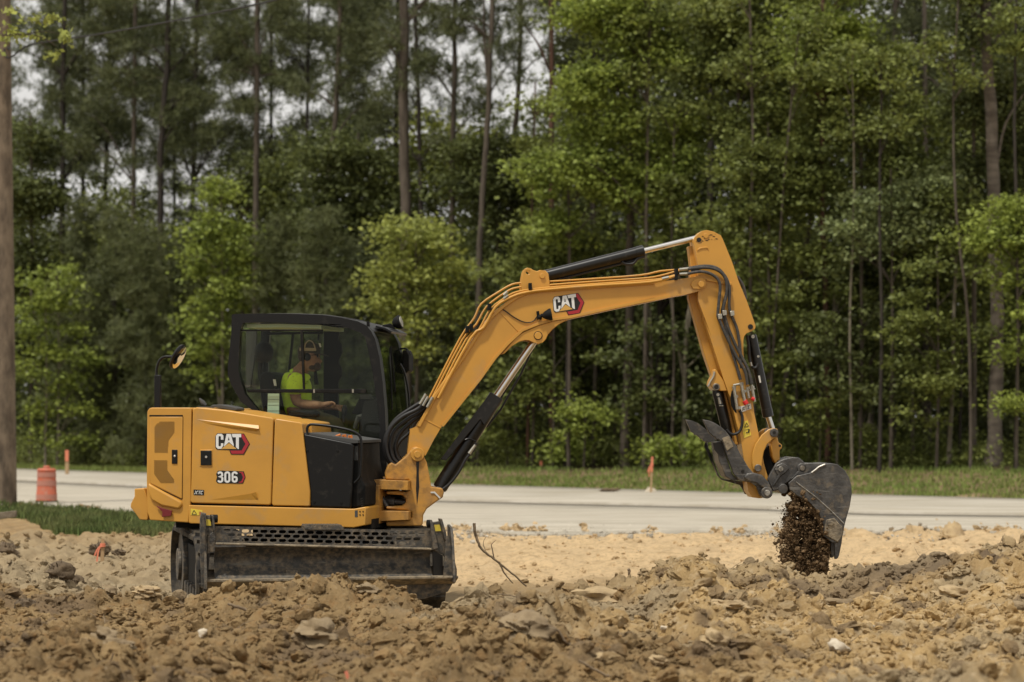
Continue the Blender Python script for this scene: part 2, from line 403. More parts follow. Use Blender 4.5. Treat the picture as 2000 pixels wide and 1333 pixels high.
def grade(a, b, n, r): 
    """n steps from a outward to b, growing"""
    t = np.linspace(0, 1, n+1)[1:]; return a+(b-a)*((r**t-1)/(r-1))
xs = np.concatenate([grade(-5.6, -420, 70, 900)[::-1], np.arange(-5.6, 5.6, .022), grade(5.6, 420, 70, 900)])
ys = np.concatenate([grade(10.9, -60, 12, 20)[::-1], np.arange(10.9, 19.4, .024), np.arange(19.4, 34, .09), np.arange(34, 60, .4), grade(60, 900, 60, 300)])
GX, GY = np.meshgrid(xs, ys); GZ = ground_h(GX, GY)
nx, ny = len(xs), len(ys)
V = np.stack([GX.ravel(), GY.ravel(), GZ.ravel()], 1)
ii = (np.arange(ny-1)[:, None]*nx+np.arange(nx-1)[None, :]).ravel()
Q = np.stack([ii, ii+1, ii+nx+1, ii+nx], 1)
# -- ground material: own colours by kind of soil
def soil_mat():
    m = bpy.data.materials.new('soil'); m.use_nodes = True; N = m.node_tree.nodes; L = m.node_tree.links; b = N['Principled BSDF']
    b.inputs['Roughness'].default_value = .95; b.inputs['Specular IOR Level'].default_value = .15
    tc = N.new('ShaderNodeTexCoord'); at_ = N.new('ShaderNodeAttribute'); at_.attribute_name = 'soil'; sep = N.new('ShaderNodeSeparateColor')
    L.new(at_.outputs['Color'], sep.inputs[0])
    def noise(sc, d=8, r=.65):
        n = N.new('ShaderNodeTexNoise'); n.inputs['Scale'].default_value = sc; n.inputs['Detail'].default_value = d; n.inputs['Roughness'].default_value = r
        L.new(tc.outputs['Object'], n.inputs['Vector']); return n.outputs[0]
    def ramp(s, a, c):
        r = N.new('ShaderNodeMapRange'); r.inputs['From Min'].default_value = a; r.inputs['From Max'].default_value = c; L.new(s, r.inputs['Value']); return r.outputs[0]
    def mix(f, A, B):
        x = N.new('ShaderNodeMix'); x.data_type = 'RGBA'; L.new(f, x.inputs['Factor'])
        for s, v in (('A', A), ('B', B)):
            if isinstance(v, tuple): x.inputs[s].default_value = (*v, 1)
            else: L.new(v, x.inputs[s])
        return x.outputs['Result']
    brown = mix(ramp(noise(2.2), .35, .65), (.20, .135, .066), (.37, .255, .125))
    brown = mix(ramp(noise(9), .5, .72), brown, (.29, .17, .07)); brown = mix(ramp(noise(5), .57, .70), brown, (.12, .082, .045))
    brown = mix(ramp(noise(30), .58, .76), brown, (.40, .31, .20))
    tan = mix(ramp(noise(1.8), .35, .65), (.55, .38, .175), (.39, .265, .125)); tan = mix(ramp(noise(5), .60, .72), tan, (.22, .15, .075))
    tan = mix(ramp(noise(13), .5, .7), tan, (.62, .49, .31))
    sand = mix(ramp(noise(1.1), .35, .65), (.64, .46, .255), (.52, .38, .22))
    sand = mix(ramp(noise(16), .5, .72), sand, (.38, .29, .175)); sand = mix(ramp(noise(4), .50, .66), sand, (.40, .285, .155)); sand = mix(ramp(noise(26), .56, .7), sand, (.30, .215, .12))
    grey = mix(ramp(noise(6), .35, .65), (.42, .33, .205), (.29, .225, .14))
    dark = mix(ramp(noise(11), .35, .65), (.22, .155, .09), (.14, .10, .065))
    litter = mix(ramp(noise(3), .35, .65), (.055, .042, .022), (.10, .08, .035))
    c = mix(sep.outputs[0], brown, tan); c = mix(sep.outputs[1], c, sand); c = mix(sep.outputs[2], c, dark)
    at2 = N.new('ShaderNodeAttribute'); at2.attribute_name = 'soil2'; sp2 = N.new('ShaderNodeSeparateColor'); L.new(at2.outputs['Color'], sp2.inputs[0])
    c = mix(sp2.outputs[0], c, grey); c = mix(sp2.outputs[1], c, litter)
    L.new(c, b.inputs['Base Color'])
    bp = N.new('ShaderNodeBump'); bp.inputs['Strength'].default_value = .9; bp.inputs['Distance'].default_value = .03; L.new(noise(38, 10, .75), bp.inputs['Height']); L.new(bp.outputs[0], b.inputs['Normal'])
    MATS['soil'] = m
    return m
soil_mat()
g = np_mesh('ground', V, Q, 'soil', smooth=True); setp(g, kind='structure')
def soil_zones(X, Y):
    Ys = np.maximum(Y, 2); px = 1000+F*X/Ys
    n = fbm(X*.8, Y*.8, 90, 4); n2 = fbm(X*2.5, Y*2.5, 95, 4)
    tan = sstep(-.12, .35, X/4.0-.12+(n-.5)*1.3)*(1-sstep(19.5, 22, Y)); 
    sand = sstep(21.0, 23.5, Y+(n-.5)*4+np.where(X < -2, -1.0, 0))*(.12+.88*sstep(330, 600, px))
    damp = np.exp(-(((X-3.15)/.55)**2+((Y-18.5)/.8)**2))*1.3+np.exp(-(((X-2.1)/.6)**2+((Y-17.9)/.45)**2))+.75*sstep(.62, .70, n2)*(1-sstep(19, 20, Y))
    grey = sstep(.52, .62, fbm(X*.6+9, Y*.6, 99, 4))*.8*(1-sstep(21, 25, Y))+.55*sstep(17.5, 19, Y)*(1-sstep(21, 23, Y))+.75*sstep(18.5, 20.5, Y)*(1-sstep(27, 33, Y))*(1-sstep(360, 520, px))
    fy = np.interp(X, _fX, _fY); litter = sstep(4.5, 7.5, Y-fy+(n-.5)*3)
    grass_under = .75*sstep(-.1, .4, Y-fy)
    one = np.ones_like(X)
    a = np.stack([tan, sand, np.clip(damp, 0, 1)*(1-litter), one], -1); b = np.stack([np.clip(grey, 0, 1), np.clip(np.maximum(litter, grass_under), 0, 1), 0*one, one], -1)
    return np.clip(a, 0, 1), np.clip(b, 0, 1)
def add_zones(me, X, Y):
    a, b = soil_zones(X, Y)
    for nm, arr in (('soil', a), ('soil2', b)):
        at_ = me.color_attributes.new(nm, 'FLOAT_COLOR', 'POINT'); at_.data.foreach_set('color', arr.astype(np.float32).ravel())
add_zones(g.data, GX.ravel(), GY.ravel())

# ------------------------------------------------------------------ road
mat('road_surface', (.46, .42, .35), .9, col2=(.34, .31, .255), scale=1.2, bump=.4, bscale=60, dirt=(.30, .255, .18), dirt_amt=.6, dirt_scale=1.2, stretch=(.3, 1.6, 1))
mat('shoulder', (.55, .50, .41), .95, col2=(.36, .325, .26), scale=1.6, bump=.8, bscale=40, stretch=(.25, 1.8, 1), dirt=(.30, .255, .19), dirt_amt=.7, dirt_scale=4)
mat('edge_shade_line', (.16, .14, .11), .95)  # dark colour standing in for the shadow line of the road slab
def strip(name, A, B, z, m, kind='structure', th=0.03):
    px = np.arange(-500, 2501, 12.5); YA, YB = roadY(A, px), roadY(B, px)
    XA, XB = (px-1000)*YA/F, (px-1000)*YB/F
    YA = YA+(fbm(XA*1.1, XA*0, 7, 3)-.5)*(2.4 if A is nearP else .05)
    n = len(px); V = []
    for t in np.linspace(0, 1, 5): V.append(np.stack([XA*(1-t)+XB*t, YA*(1-t)+YB*t, np.full(n, z)], 1))
    V.insert(0, np.stack([XA, YA, np.full(n, z-th)], 1)); V.append(np.stack([XB, YB, np.full(n, z-th)], 1))
    V = np.concatenate(V); i = (np.arange(6)[:, None]*n+np.arange(n-1)[None, :]).ravel()
    o = np_mesh(name, V, np.stack([i, i+1, i+n+1, i+n], 1), m); return setp(o, kind=kind)
strip('road_shoulder', nearP, midP, .004, 'shoulder')
strip('road', midP, farP, .05, 'road_surface', th=.09)
strip('edge_shade_line', [(x, y+1.8) for x, y in midP], [(x, y-.2) for x, y in midP], .012, 'edge_shade_line', th=.001)  # strip painted dark where the slab edge would throw its shadow

# ------------------------------------------------------------------ loose clods on the dig
rng = np.random.default_rng(7)
def ico(sub):
    bm = bmesh.new(); bmesh.ops.create_icosphere(bm, subdivisions=sub, radius=1.0)
    v = np.array([x.co[:] for x in bm.verts]); f = np.array([[q.index for q in t.verts] for t in bm.faces]); bm.free(); return v, f
def n3(P, s):   # cheap 3d value noise by layered 2d
    return (vnoise(P[:, 0]+P[:, 2]*1.7, P[:, 1]-P[:, 2]*.9, s)+vnoise(P[:, 1]*1.1+P[:, 0]*.5+9, P[:, 2]*1.3, s+3))*.5
def lump(sub, s, rough=.55, fr=1.5):
    v, f = ico(sub); d = v/np.linalg.norm(v, axis=1, keepdims=True)
    r = 1+rough*(n3(d*fr+s*3.1, s)-.5)*1.6+rough*.45*(n3(d*fr*2.6+s, s+9)-.5)
    if sub >= 3: r = r+rough*.25*(n3(d*fr*6+s, s+19)-.5)
    return d*r[:, None], f
def crag(sub, s, K=9, rough=.35):
    v, f = ico(sub); d = v/np.linalg.norm(v, axis=1, keepdims=True); r_ = np.random.default_rng(s)
    N = r_.normal(size=(K, 3)); N /= np.linalg.norm(N, axis=1, keepdims=True); h = r_.uniform(.62, 1.0, K)
    dot = np.clip(d @ N.T, 1e-3, None); r = np.minimum(1.25, (h/np.where(dot > .02, dot, 1e-3)).min(1))
    r = r*(1+rough*(n3(d*2.4+s, s)-.5)+(rough*.8*(n3(d*5.5+s*2, s+5)-.5) if sub >= 3 else 0)+(rough*.5*(n3(d*11+s, s+8)-.5) if sub >= 3 else 0))
    return d*r[:, None], f
def rotm(rng):
    q = rng.normal(size=4); q /= np.linalg.norm(q); a, b, c, d = q
    return np.array([[a*a+b*b-c*c-d*d, 2*(b*c-a*d), 2*(b*d+a*c)], [2*(b*c+a*d), a*a-b*b+c*c-d*d, 2*(c*d-a*b)], [2*(b*d-a*c), 2*(c*d+a*b), a*a-b*b-c*c+d*d]])
L2 = [crag(2, k) for k in range(12)]; L3 = [crag(3, k+20, 9, .55) for k in range(6)]+[lump(3, k+20, .75, 2.0) for k in range(6)]
def scatter(name, pos, rad, sub_big=.022, squash=.7, mats='soil', label=None, zones=True, off=.25):
    Vs, Fs, n = [], [], 0
    for p, r in zip(pos, rad):
        v, f = (L3 if r > sub_big else L2)[rng.integers(12)]
        sc = np.array([1, rng.uniform(.6, 1), rng.uniform(squash*.7, squash*1.2)])
        vv = (v*sc) @ rotm(rng).T*r*1.0; vv[:, 2] *= .85
        Vs.append(vv+p+np.array([0, 0, r*off])); Fs.append(f+n); n += len(v)
    V = np.concatenate(Vs); o = np_mesh(name, V, np.concatenate(Fs), mats, smooth=True); o.data.set_sharp_from_angle(angle=math.radians(42))
    if zones: add_zones(o.data, V[:, 0], V[:, 1])
    return setp(o, label, None, None, 'stuff')
N_ = 34000
Yc = rng.uniform(11.0, 19.2, N_)**1.0; Xc = (rng.uniform(-1080, 1080, N_))*Yc/F
R = .006+.022*rng.random(N_)**2.4+.065*rng.random(N_)**20
Zc = ground_h(Xc, Yc); ok = Zc > .06
# keep the machine's own standing clear
ok &= ~((Yc > 17.6) & (Xc < -.25) & (Xc > -2.9) & (R > .03))
scatter('dirt_clods', np.stack([Xc, Yc, Zc], 1)[ok], R[ok])
N_ = 9000; Yc = rng.uniform(18.5, 32.5, N_); Xc = rng.uniform(-1080, 1080, N_)*Yc/F; R = (.008+.045*rng.random(N_)**5)*np.where(Xc < -.11*Yc, 1.15, .8); kk = (rng.random(N_) < np.where(Xc < -.11*Yc, 1.0, .45)) & ~((Yc > 18) & (Yc < 22) & (Xc < -.4) & (Xc > -3)); Yc, Xc, R = Yc[kk], Xc[kk], R[kk]
scatter('loose_clods', np.stack([Xc, Yc, ground_h(Xc, Yc)], 1), R)

# ------------------------------------------------------------------ grass
mat('grass_near', (.098, .14, .038), .8, col2=(.17, .185, .065), scale=1.1, island=.55, transl=.25)
mat('grass_far', (.18, .245, .055), .8, col2=(.25, .28, .08), scale=.5, island=.4, transl=.25)
def blades(name, X, Y, h, wd, m):
    n = len(X); Z = ground_h(X, Y, False)-.01; a = rng.uniform(0, 2*np.pi, n); lean = rng.uniform(0, .55, n)*h
    H = h*rng.uniform(.5, 1.2, n); b = rng.uniform(0, 2*np.pi, n)
    dx, dy = np.cos(a)*wd/2, np.sin(a)*wd/2
    P = np.stack([X, Y, Z], 1); D = np.stack([dx, dy, 0*dx], 1); T = np.stack([np.cos(b)*lean, np.sin(b)*lean, H], 1)
    M = P+np.stack([np.cos(b)*lean*.25, np.sin(b)*lean*.25, H*.55], 1)
    V = np.stack([P-D, P+D, M+D*.7, P+T, M-D*.7], 1).reshape(-1, 3); i = np.arange(n)*5
    Q = np.stack([i, i+1, i+2, i+3, i+4], 1); return setp(np_mesh(name, V, Q, m), kind='stuff')
def ngr(px0, px1, Y0, Y1, n):
    Y = rng.uniform(Y0, Y1, n); px = rng.uniform(px0, px1, n); return (px-1000)*Y/F, Y, px
# near tongue of grass at left
X, Y, px = ngr(-450, 420, 31, 46, 90000); yy = HOR+CH*F/Y
lo = np.interp(px, [-450, 0, 60, 110, 200, 280, 340, 380, 420], [1010, 1020, 1030, 1043, 1048, 1050, 1046, 1042, 1030])
hi = np.interp(px, [-450, 0, 60, 150, 230, 300, 370, 420], [985, 988, 992, 1000, 1008, 1016, 1024, 1028])
nn = fbm(X*.7, Y*.7, 61, 4); n5 = fbm(X*3, Y*2, 62, 3); k = (yy < lo+(nn-.5)*24+(n5-.5)*16) & (yy > hi+(nn-.5)*20) & (rng.random(len(X)) < .25+.75*sstep(.3, .5, n5))
blades('grass_patch', X[k], Y[k], .15, .022, 'grass_near')
Xk, Yk = X[k], Y[k]
# verge
X, Y, px = ngr(-600, 2500, 44, 92, 210000)
fyy = np.interp(X, _fX, _fY); nn = fbm(X*.35, Y*.35, 63, 4)
k = (Y > fyy+.1) & (Y < fyy+8.5+(nn-.5)*5) & (rng.random(len(X)) < .35+.65*sstep(.34, .5, fbm(X*.5, Y*.5, 67, 3)))
blades('verge_grass', X[k], Y[k], .12, .035, 'grass_far')

# loose stones and spilled dirt along the ragged near edge of the shoulder
mat('gravel_stone', (.42, .38, .31), .9, col2=(.30, .27, .22), scale=5, island=.3)
N_ = 5200; px_ = rng.uniform(-60, 2060, N_); Yc = roadY(nearP, px_)+rng.normal(0, 1.1, N_); Xc = (px_-1000)*Yc/F
kk = fbm(px_/60, px_*0, 17, 3) > .42; Xc, Yc = Xc[kk], Yc[kk]
scatter('shoulder_gravel', np.stack([Xc, Yc, ground_h(Xc, Yc)+.012], 1), .010+.035*rng.random(len(Xc))**4, mats='gravel_stone', zones=False)
N_ = 2600; px_ = rng.uniform(-60, 2060, N_); Yc = roadY(nearP, px_)+rng.exponential(.55, N_); Xc = (px_-1000)*Yc/F
kk = fbm(px_/45, px_*0, 27, 3) > .5; Xc, Yc = Xc[kk], Yc[kk]
scatter('spilled_soil', np.stack([Xc, Yc, 0*Xc+.006], 1), .012+.05*rng.random(len(Xc))**3, squash=.35)
# straw and rootlets among the clods
def straws():
    m = MB(); r = random.Random(12)
    for k in range(340):
        Y = r.uniform(11.4, 19); X = r.uniform(-1040, 1040)*Y/F; z = gz(X, Y)
        if z < .05: continue
        p = Vector((X, Y, z+.008)); d = Vector((r.uniform(-1, 1), r.uniform(-.6, .6), r.uniform(-.1, .5))).normalized(); L_ = r.uniform(.03, .16); q = p+d*L_*.5+Vector((0, 0, r.uniform(-.01, .02))); e = p+d*L_+Vector((0, 0, r.uniform(-.03, .02))); t = r.uniform(.0012, .0035)
        m.tube([p, q, e], [t, t, t*.5], 4, cap=False)
    setp(build(m, 'rootlets', 'root', None, smooth=60), kind='stuff')
straws()
# ------------------------------------------------------------------ the excavator
H = Frame(-1.74, 20.0, 10.0)          # house, turned a little towards us
U = Frame(-1.78, 20.0, -13.0)         # undercarriage, blade end towards us
B = Frame(-.852, 19.6, -4.0)          # boom plane
EX = thing('excavator', (-1.74, 20.0, 0.0), 'yellow and black tracked mini excavator with its arm raised over the dirt, emptying its bucket', 'excavator')
CN = -.98                              # near side of the house
z3 = lambda L: [(240+x/4, 780+y/4) for x, y in L]
z4 = lambda L: [(680+x/4.166, 740+y/4.166) for x, y in L]
z5 = lambda L: [(880+x/4.9375, 430+y/4.9375) for x, y in L]
z6 = lambda L: [(1240+x/4.9375, 430+y/4.9375) for x, y in L]
z7 = lambda L: [(1320+x/5.554, 620+y/5.554) for x, y in L]
z8 = lambda L: [(1320+x/3.808, 800+y/3.808) for x, y in L]
z2 = lambda L: [(420+x/4.762, 590+y/4.762) for x, y in L]
zb = lambda L: [(320+x/3.333, 980+y/3.333) for x, y in L]
def part(fn, name, m, parent=EX, bev=.006, **k):
    mb = MB(); fn(mb); return build(mb, name, m, parent, bev=bev, **k)

# -- counterweight module at the tail
rear = z3([(190, 95), (205, 72), (225, 66), (525, 66), (536, 76), (530, 790), (512, 965), (210, 945), (190, 880), (185, 640), (188, 300)])
cw = part(lambda m: m.prism(H, rear, CN, .95), 'counterweight', 'yellow', bev=.035, seg=4)
bump = z3([(90, 700), (165, 697), (182, 740), (198, 800), (196, 935), (188, 946), (130, 942), (95, 890), (58, 845), (62, 815), (90, 760)])
part(lambda m: m.prism(H, bump, CN+.06, .9), 'tail_bumper', 'yellow', cw, bev=.03, seg=4)
wed = z3([(195, 655), (240, 680), (455, 800), (462, 830), (435, 862), (300, 835), (220, 790), (200, 740)])
part(lambda m: m.prism(H, wed, CN-.022, CN+.05), 'tail_moulding', 'yellow', cw, bev=.018, seg=3)
part(lambda m: m.prism(H, z3([(258, 832), (300, 850), (382, 872), (374, 912), (304, 921), (308, 880)]), CN-.026, CN-.01), 'reflector', 'darkred_ink', cw, bev=.002)
door = z3([(212, 138), (466, 138), (462, 775), (455, 777), (212, 655)])
dr = part(lambda m: m.prism(H, door, CN-.008, CN+.05), 'rear_door', 'yellow_door' if 'yellow_door' in MATS else 'yellow', bev=.006)
part(lambda m: [m.prism(H, z3([(207, 124), (468, 124), (468, 137), (207, 137)]), CN-.0025, CN+.01), m.prism(H, z3([(466, 137), (471, 137), (466, 780), (461, 780)]), CN-.0025, CN+.01), m.prism(H, z3([(207, 660), (460, 781), (460, 787), (207, 666)]), CN-.0025, CN+.01)], 'door_gap', 'black_matt', dr, bev=0)
def inpoly(x, y, P):
    r = False; j = len(P)-1
    for i in range(len(P)):
        if (P[i][1] > y) != (P[j][1] > y) and x < (P[j][0]-P[i][0])*(y-P[i][1])/(P[j][1]-P[i][1])+P[i][0]: r = not r
        j = i
    return r
def grille(P):
    def fn(m):
        xs_ = [p[0] for p in P]; ys_ = [p[1] for p in P]; y = min(ys_); k = 0
        while y < max(ys_):
            x = min(xs_)+(5.2 if k % 2 else 0)
            while x < max(xs_):
                if inpoly(x, y, P):
                    Z = z3([(x+2.7*math.cos(a), y+2.7*math.sin(a)) for a in [i*math.pi/3 for i in range(6)]])
                    m.prism(H, Z, CN-.0105, CN-.0075)
                x += 10.4
            y += 7.2; k += 1
    return fn
part(grille([(283, 178), (402, 178), (402, 262), (360, 312), (348, 420), (249, 420), (249, 212)]), 'grille', 'black_matt', dr, bev=0, smooth=0)
part(grille([(246, 480), (346, 480), (346, 555), (400, 625), (400, 660), (300, 660), (246, 585)]), 'grille', 'black_matt', dr, bev=0, smooth=0)
def latch(L, knob, name, par):
    o = part(lambda m: m.prism(H, z3(L), CN-.016, CN), name, 'black_paint', par, bev=.004)
    part(lambda m: m.pin(H, *z3([knob])[0], 2.4, CN-.024, CN-.01, 14), 'keyhole', 'chrome', o, bev=.001)
latch([(381, 395), (424, 395), (424, 505), (381, 505)], (404, 444), 'latch', dr)
# -- side hood
hood = z3([(545, 75), (575, 64), (800, 85), (1160, 145), (1175, 155), (1158, 815), (1145, 828), (540, 812), (526, 800), (534, 600)])
hd = part(lambda m: m.prism(H, hood, CN-.004, -.06), 'side_hood', 'yellow', bev=.02, seg=4)
latch([(606, 402), (692, 402), (692, 517), (606, 517)], (650, 452), 'latch', hd)
part(lambda m: m.prism(H, z3([(599, 395), (699, 395), (699, 524), (599, 524)]), CN-.009, CN), 'latch_frame', 'yellow', hd, bev=.003)
def wedge(m, P, apex, d):
    """a pressed ridge: flat polygon rising to d along its wide end"""
    c = CN-.004
    V = []
    for (x, y, h) in P:
        lx, z = H.pl(*z3([(x, y)])[0], c); V.append(H.w(lx, c-h*d, z))
    n = len(P); ctr = [(0, 0, 0)]
    m.add(V, [tuple(range(n))])
part(lambda m: (m.add([H.pw(*z3([q[:2]])[0], CN-.004-q[2]) for q in [(575, 158, .0005), (1060, 205, .0005), (1062, 232, .022), (1040, 252, .002), (800, 222, .0005), (650, 190, .0005)]],
     [(0, 1, 2), (0, 2, 5), (5, 2, 4), (4, 2, 3)])), 'hood_crease', 'yellow', hd, bev=0, smooth=0)
part(lambda m: (m.add([H.pw(*z3([q[:2]])[0], CN-.004-q[2]) for q in [(690, 785, .0005), (1000, 738, .010), (1040, 726, .020), (1052, 770, .010), (1040, 786, .0005)]],
     [(0, 1, 4), (1, 3, 4), (1, 2, 3)])), 'hood_crease', 'yellow', hd, bev=0, smooth=0)
# -- second panel
pan = z3([(1186, 165), (1198, 152), (1385, 182), (1398, 192), (1462, 720), (1462, 825), (1455, 838), (1172, 832), (1163, 818)])
pn = part(lambda m: m.prism(H, pan, CN-.004, -.06), 'side_panel', 'yellow', bev=.016, seg=3)
part(lambda m: m.prism(H, z3([(1400, 200), (1470, 190), (1480, 270), (1410, 268)]), CN+.2, CN+.3), 'panel_bracket', 'yellow', pn, bev=.004)
# deck and dark gaps behind the panels
part(lambda m: [m.prism(H, z3([(500, 100), (545, 100), (1165, 175), (1400, 215), (1440, 840), (512, 830)]), CN+.03, -.03)], 'engine_bay', 'black_matt', bev=0)
# -- black tank cover
blk = z3([(1412, 272), (1785, 345), (1800, 360), (1790, 700), (1780, 850), (1465, 840), (1462, 720)])
tb = part(lambda m: m.prism(H, blk, CN+.01, -.15), 'front_cover', 'black_paint', bev=.012, seg=3)
part(lambda m: m.prism(H, z3([(1788, 350), (1838, 345), (1842, 480), (1870, 640), (1893, 680), (1890, 835), (1782, 851), (1795, 700)]), CN+.07, -.15), 'corner_guard', 'black_matt', tb, bev=.012, seg=3)
part(lambda m: [m.prism(H, z3([(1855+k*2, 775+k*18), (1872+k*2, 770+k*18), (1872+k*2, 780+k*18), (1855+k*2, 786+k*18)]), CN+.066, CN+.0685) for k in range(4)], 'vent', 'grease_hole_black', tb, bev=0)
part(lambda m: m.prism(H, z3([(1800, 370), (1832, 365), (1835, 480), (1805, 480)]), CN+.062, CN+.075), 'corner_plate', 'interior_grey', tb, bev=.003)
part(lambda m: m.prism(H, z3([(1414, 262), (1470, 262), (1840, 320), (1842, 345), (1786, 347), (1412, 274)]), CN+.03, -.15), 'cover_ledge', 'zinc_dull' if 'zinc_dull' in MATS else 'interior_grey', tb, bev=.004)
for q in [(1440, 402), (1676, 406), (1494, 804), (1703, 810)]:
    part(lambda m: m.pin(H, *z3([q])[0], 2.6, CN+.004, CN+.02, 10), 'bolt', 'black_matt', tb, bev=.001)
hr = [(1440, 262), (1440, 225), (1455, 204), (1490, 198), (1620, 212), (1760, 240), (1830, 270), (1858, 310), (1866, 400), (1858, 560), (1850, 610), (1810, 655)]
part(lambda m: m.tube(smoothpath([H.pw(*z3([q])[0], CN+.02) for q in hr], 5), .011, 10), 'handrail', 'black_paint', bev=0)
part(lambda m: [m.tube([H.pw(*z3([q])[0], CN+.2) for q in L], .012, 8) for L in ([(1715, 318), (1722, 285), (1735, 280), (1742, 318)], [(1765, 322), (1770, 290), (1782, 285), (1788, 322)], [(1680, 312), (1665, 290), (1700, 280)])], 'hose_caps', 'orange_cap', tb, bev=0)
part(lambda m: m.tube([H.pw(*z3([q])[0], CN+.05) for q in [(1728, 318), (1731, 388)]], .004, 6), 'cable_tie', 'zinc', tb, bev=0)
# -- lower frame
lf = z3([(514, 828), (1800, 858), (1890, 842), (1900, 852), (1897, 985), (1805, 1004), (530, 972), (512, 965)])
lo = part(lambda m: m.prism(H, lf, CN-.008, .95), 'lower_frame', 'yellow', bev=.012, seg=3)
part(lambda m: [m.pin(H, 703+dx, 999.5+dy, 1.4, CN-.012, CN, 8) for dx in (0, 6) for dy in (0, 6.5)], 'bolt', 'grease_hole_black', lo, bev=0)
part(lambda m: m.prism(H, z3([(1812, 870), (1834, 868), (1834, 920), (1812, 921)]), CN-.0105, CN), 'rating_plate', 'interior_grey', lo, bev=0)
wl = part(lambda m: m.prism(H, z3([(530, 856), (622, 868), (622, 908), (530, 906)]), CN-.0105, CN), 'warning_label', 'label_yellow', lo, bev=0)
def tri(m):
    for a, b in (((538, 900), (556, 868)), ((556, 868), (576, 900)), ((576, 900), (538, 900))):
        p, q = [H.pw(*z3([t])[0], CN-.0115) for t in (a, b)]; m.tube([p, q], .0022, 6)
part(tri, 'warning_triangle', 'black_ink', wl, bev=0)
part(lambda m: [m.prism(H, z3([(596, 880+k*9), (612, 882+k*9), (612, 886+k*9), (596, 884+k*9)]), CN-.0125, CN-.01) for k in range(3)], 'label_print', 'red_ink', wl, bev=0)
# belly and slewing ring
part(lambda m: [m.cyl(H.w(0, 0, .56), H.w(0, 0, .80), .46, 40), m.box(H, -.9, .75, -.8, .8, .74, .86)], 'slewing_ring', 'black_matt', bev=.004)
# -- fuel cap, small mirror stub
part(lambda m: m.prism(H, z3([(680, 60), (700, 44), (760, 42), (870, 62), (892, 72), (890, 90), (850, 88)]), CN+.12, CN+.34), 'filler_cap', 'interior_grey', hd, bev=.006)
part(lambda m: [m.tube([H.pw(*z3([q])[0], CN+.3) for q in ((650, 50), (625, 28), (598, -5))], [.012, .022, .008], 8), m.prism(H, z3([(575, 62), (600, 56), (680, 58), (690, 68)]), CN+.25, CN+.35)], 'beacon_stub', 'interior_grey', hd, bev=0)

# ---- lettering
def ribbon(m, P, wd, c, fr, tf, c2):
    """flat stroke of width wd along P, mitred, in the plane c"""
    P = [Vector(p) for p in P]; closed = (P[0]-P[-1]).length < 1e-6
    if closed: P = P[:-1]
    n = len(P); Lf, Rt = [], []
    for i in range(n):
        a = P[i-1] if (closed or i > 0) else P[i]; b = P[(i+1) % n] if (closed or i < n-1) else P[i]
        d1 = (P[i]-a); d2 = (b-P[i]); d1 = d1.normalized() if d1.length > 0 else d2.normalized(); d2 = d2.normalized() if d2.length > 0 else d1
        t = (d1+d2).normalized(); nrm = Vector((-t.y, t.x)); k = wd/2/max(.5, nrm.dot(Vector((-d1.y, d1.x))))
        Lf.append(P[i]+nrm*k); Rt.append(P[i]-nrm*k)
    for i in range(n if closed else n-1):
        j = (i+1) % n; q = [tf(*v) for v in (Lf[i], Lf[j], Rt[j], Rt[i])]; m.prism(fr, q, c, c2)
def arc(cx, cy_, rx, ry, a0, a1, n=8): return [(cx+rx*math.cos(math.radians(a0+(a1-a0)*i/n)), cy_+ry*math.sin(math.radians(a0+(a1-a0)*i/n))) for i in range(n+1)]
def cat_logo(fr, c, tf, par):
    e = .0016
    T = lambda L: [tf(*p) for p in L]
    base = part(lambda m: m.prism(fr, T([(722, 290), (738, 267), (946, 269), (992, 350), (946, 434), (844, 432), (830, 397), (735, 393), (722, 378)]), c-e, c), 'emblem', 'black_ink', par, bev=0)
    part(lambda m: m.prism(fr, T([(926, 274), (943, 274), (986, 350), (941, 427), (850, 427), (838, 402), (900, 402), (928, 402), (957, 350), (926, 296)]), c-2*e, c-e), 'emblem_chevron', 'red_ink', base, bev=0)
    def letters(m):
        C = [(727, 286), (741, 271), (770, 271), (785, 285), (785, 317), (766, 317), (766, 294), (761, 289), (752, 289), (747, 294), (747, 364), (752, 369), (761, 369), (766, 364), (766, 345), (785, 345), (785, 362), (768, 388), (742, 388), (727, 374)]
        m.prism(fr, T(C), c-2*e, c-e)
        A = [(810, 272), (843, 272), (866, 358), (866, 369), (829, 335), (788, 372)]
        m.prism(fr, T(A), c-2*e, c-e, holes=[T([(827, 292), (834, 322), (820, 322)])])
        m.prism(fr, T([(850, 272), (924, 272), (924, 298), (906, 298), (906, 390), (900, 390), (883, 376), (883, 298), (857, 298)]), c-2*e, c-e)
    part(letters, 'lettering', 'white_ink', base, bev=0, smooth=0)
    part(lambda m: m.prism(fr, T([(829, 343), (889, 389), (766, 389)]), c-2*e, c-e), 'emblem_triangle', 'gold_ink', base, bev=0)
cat_logo(H, CN-.0055, lambda x, y: (240+x/4, 780+y/4), hd)
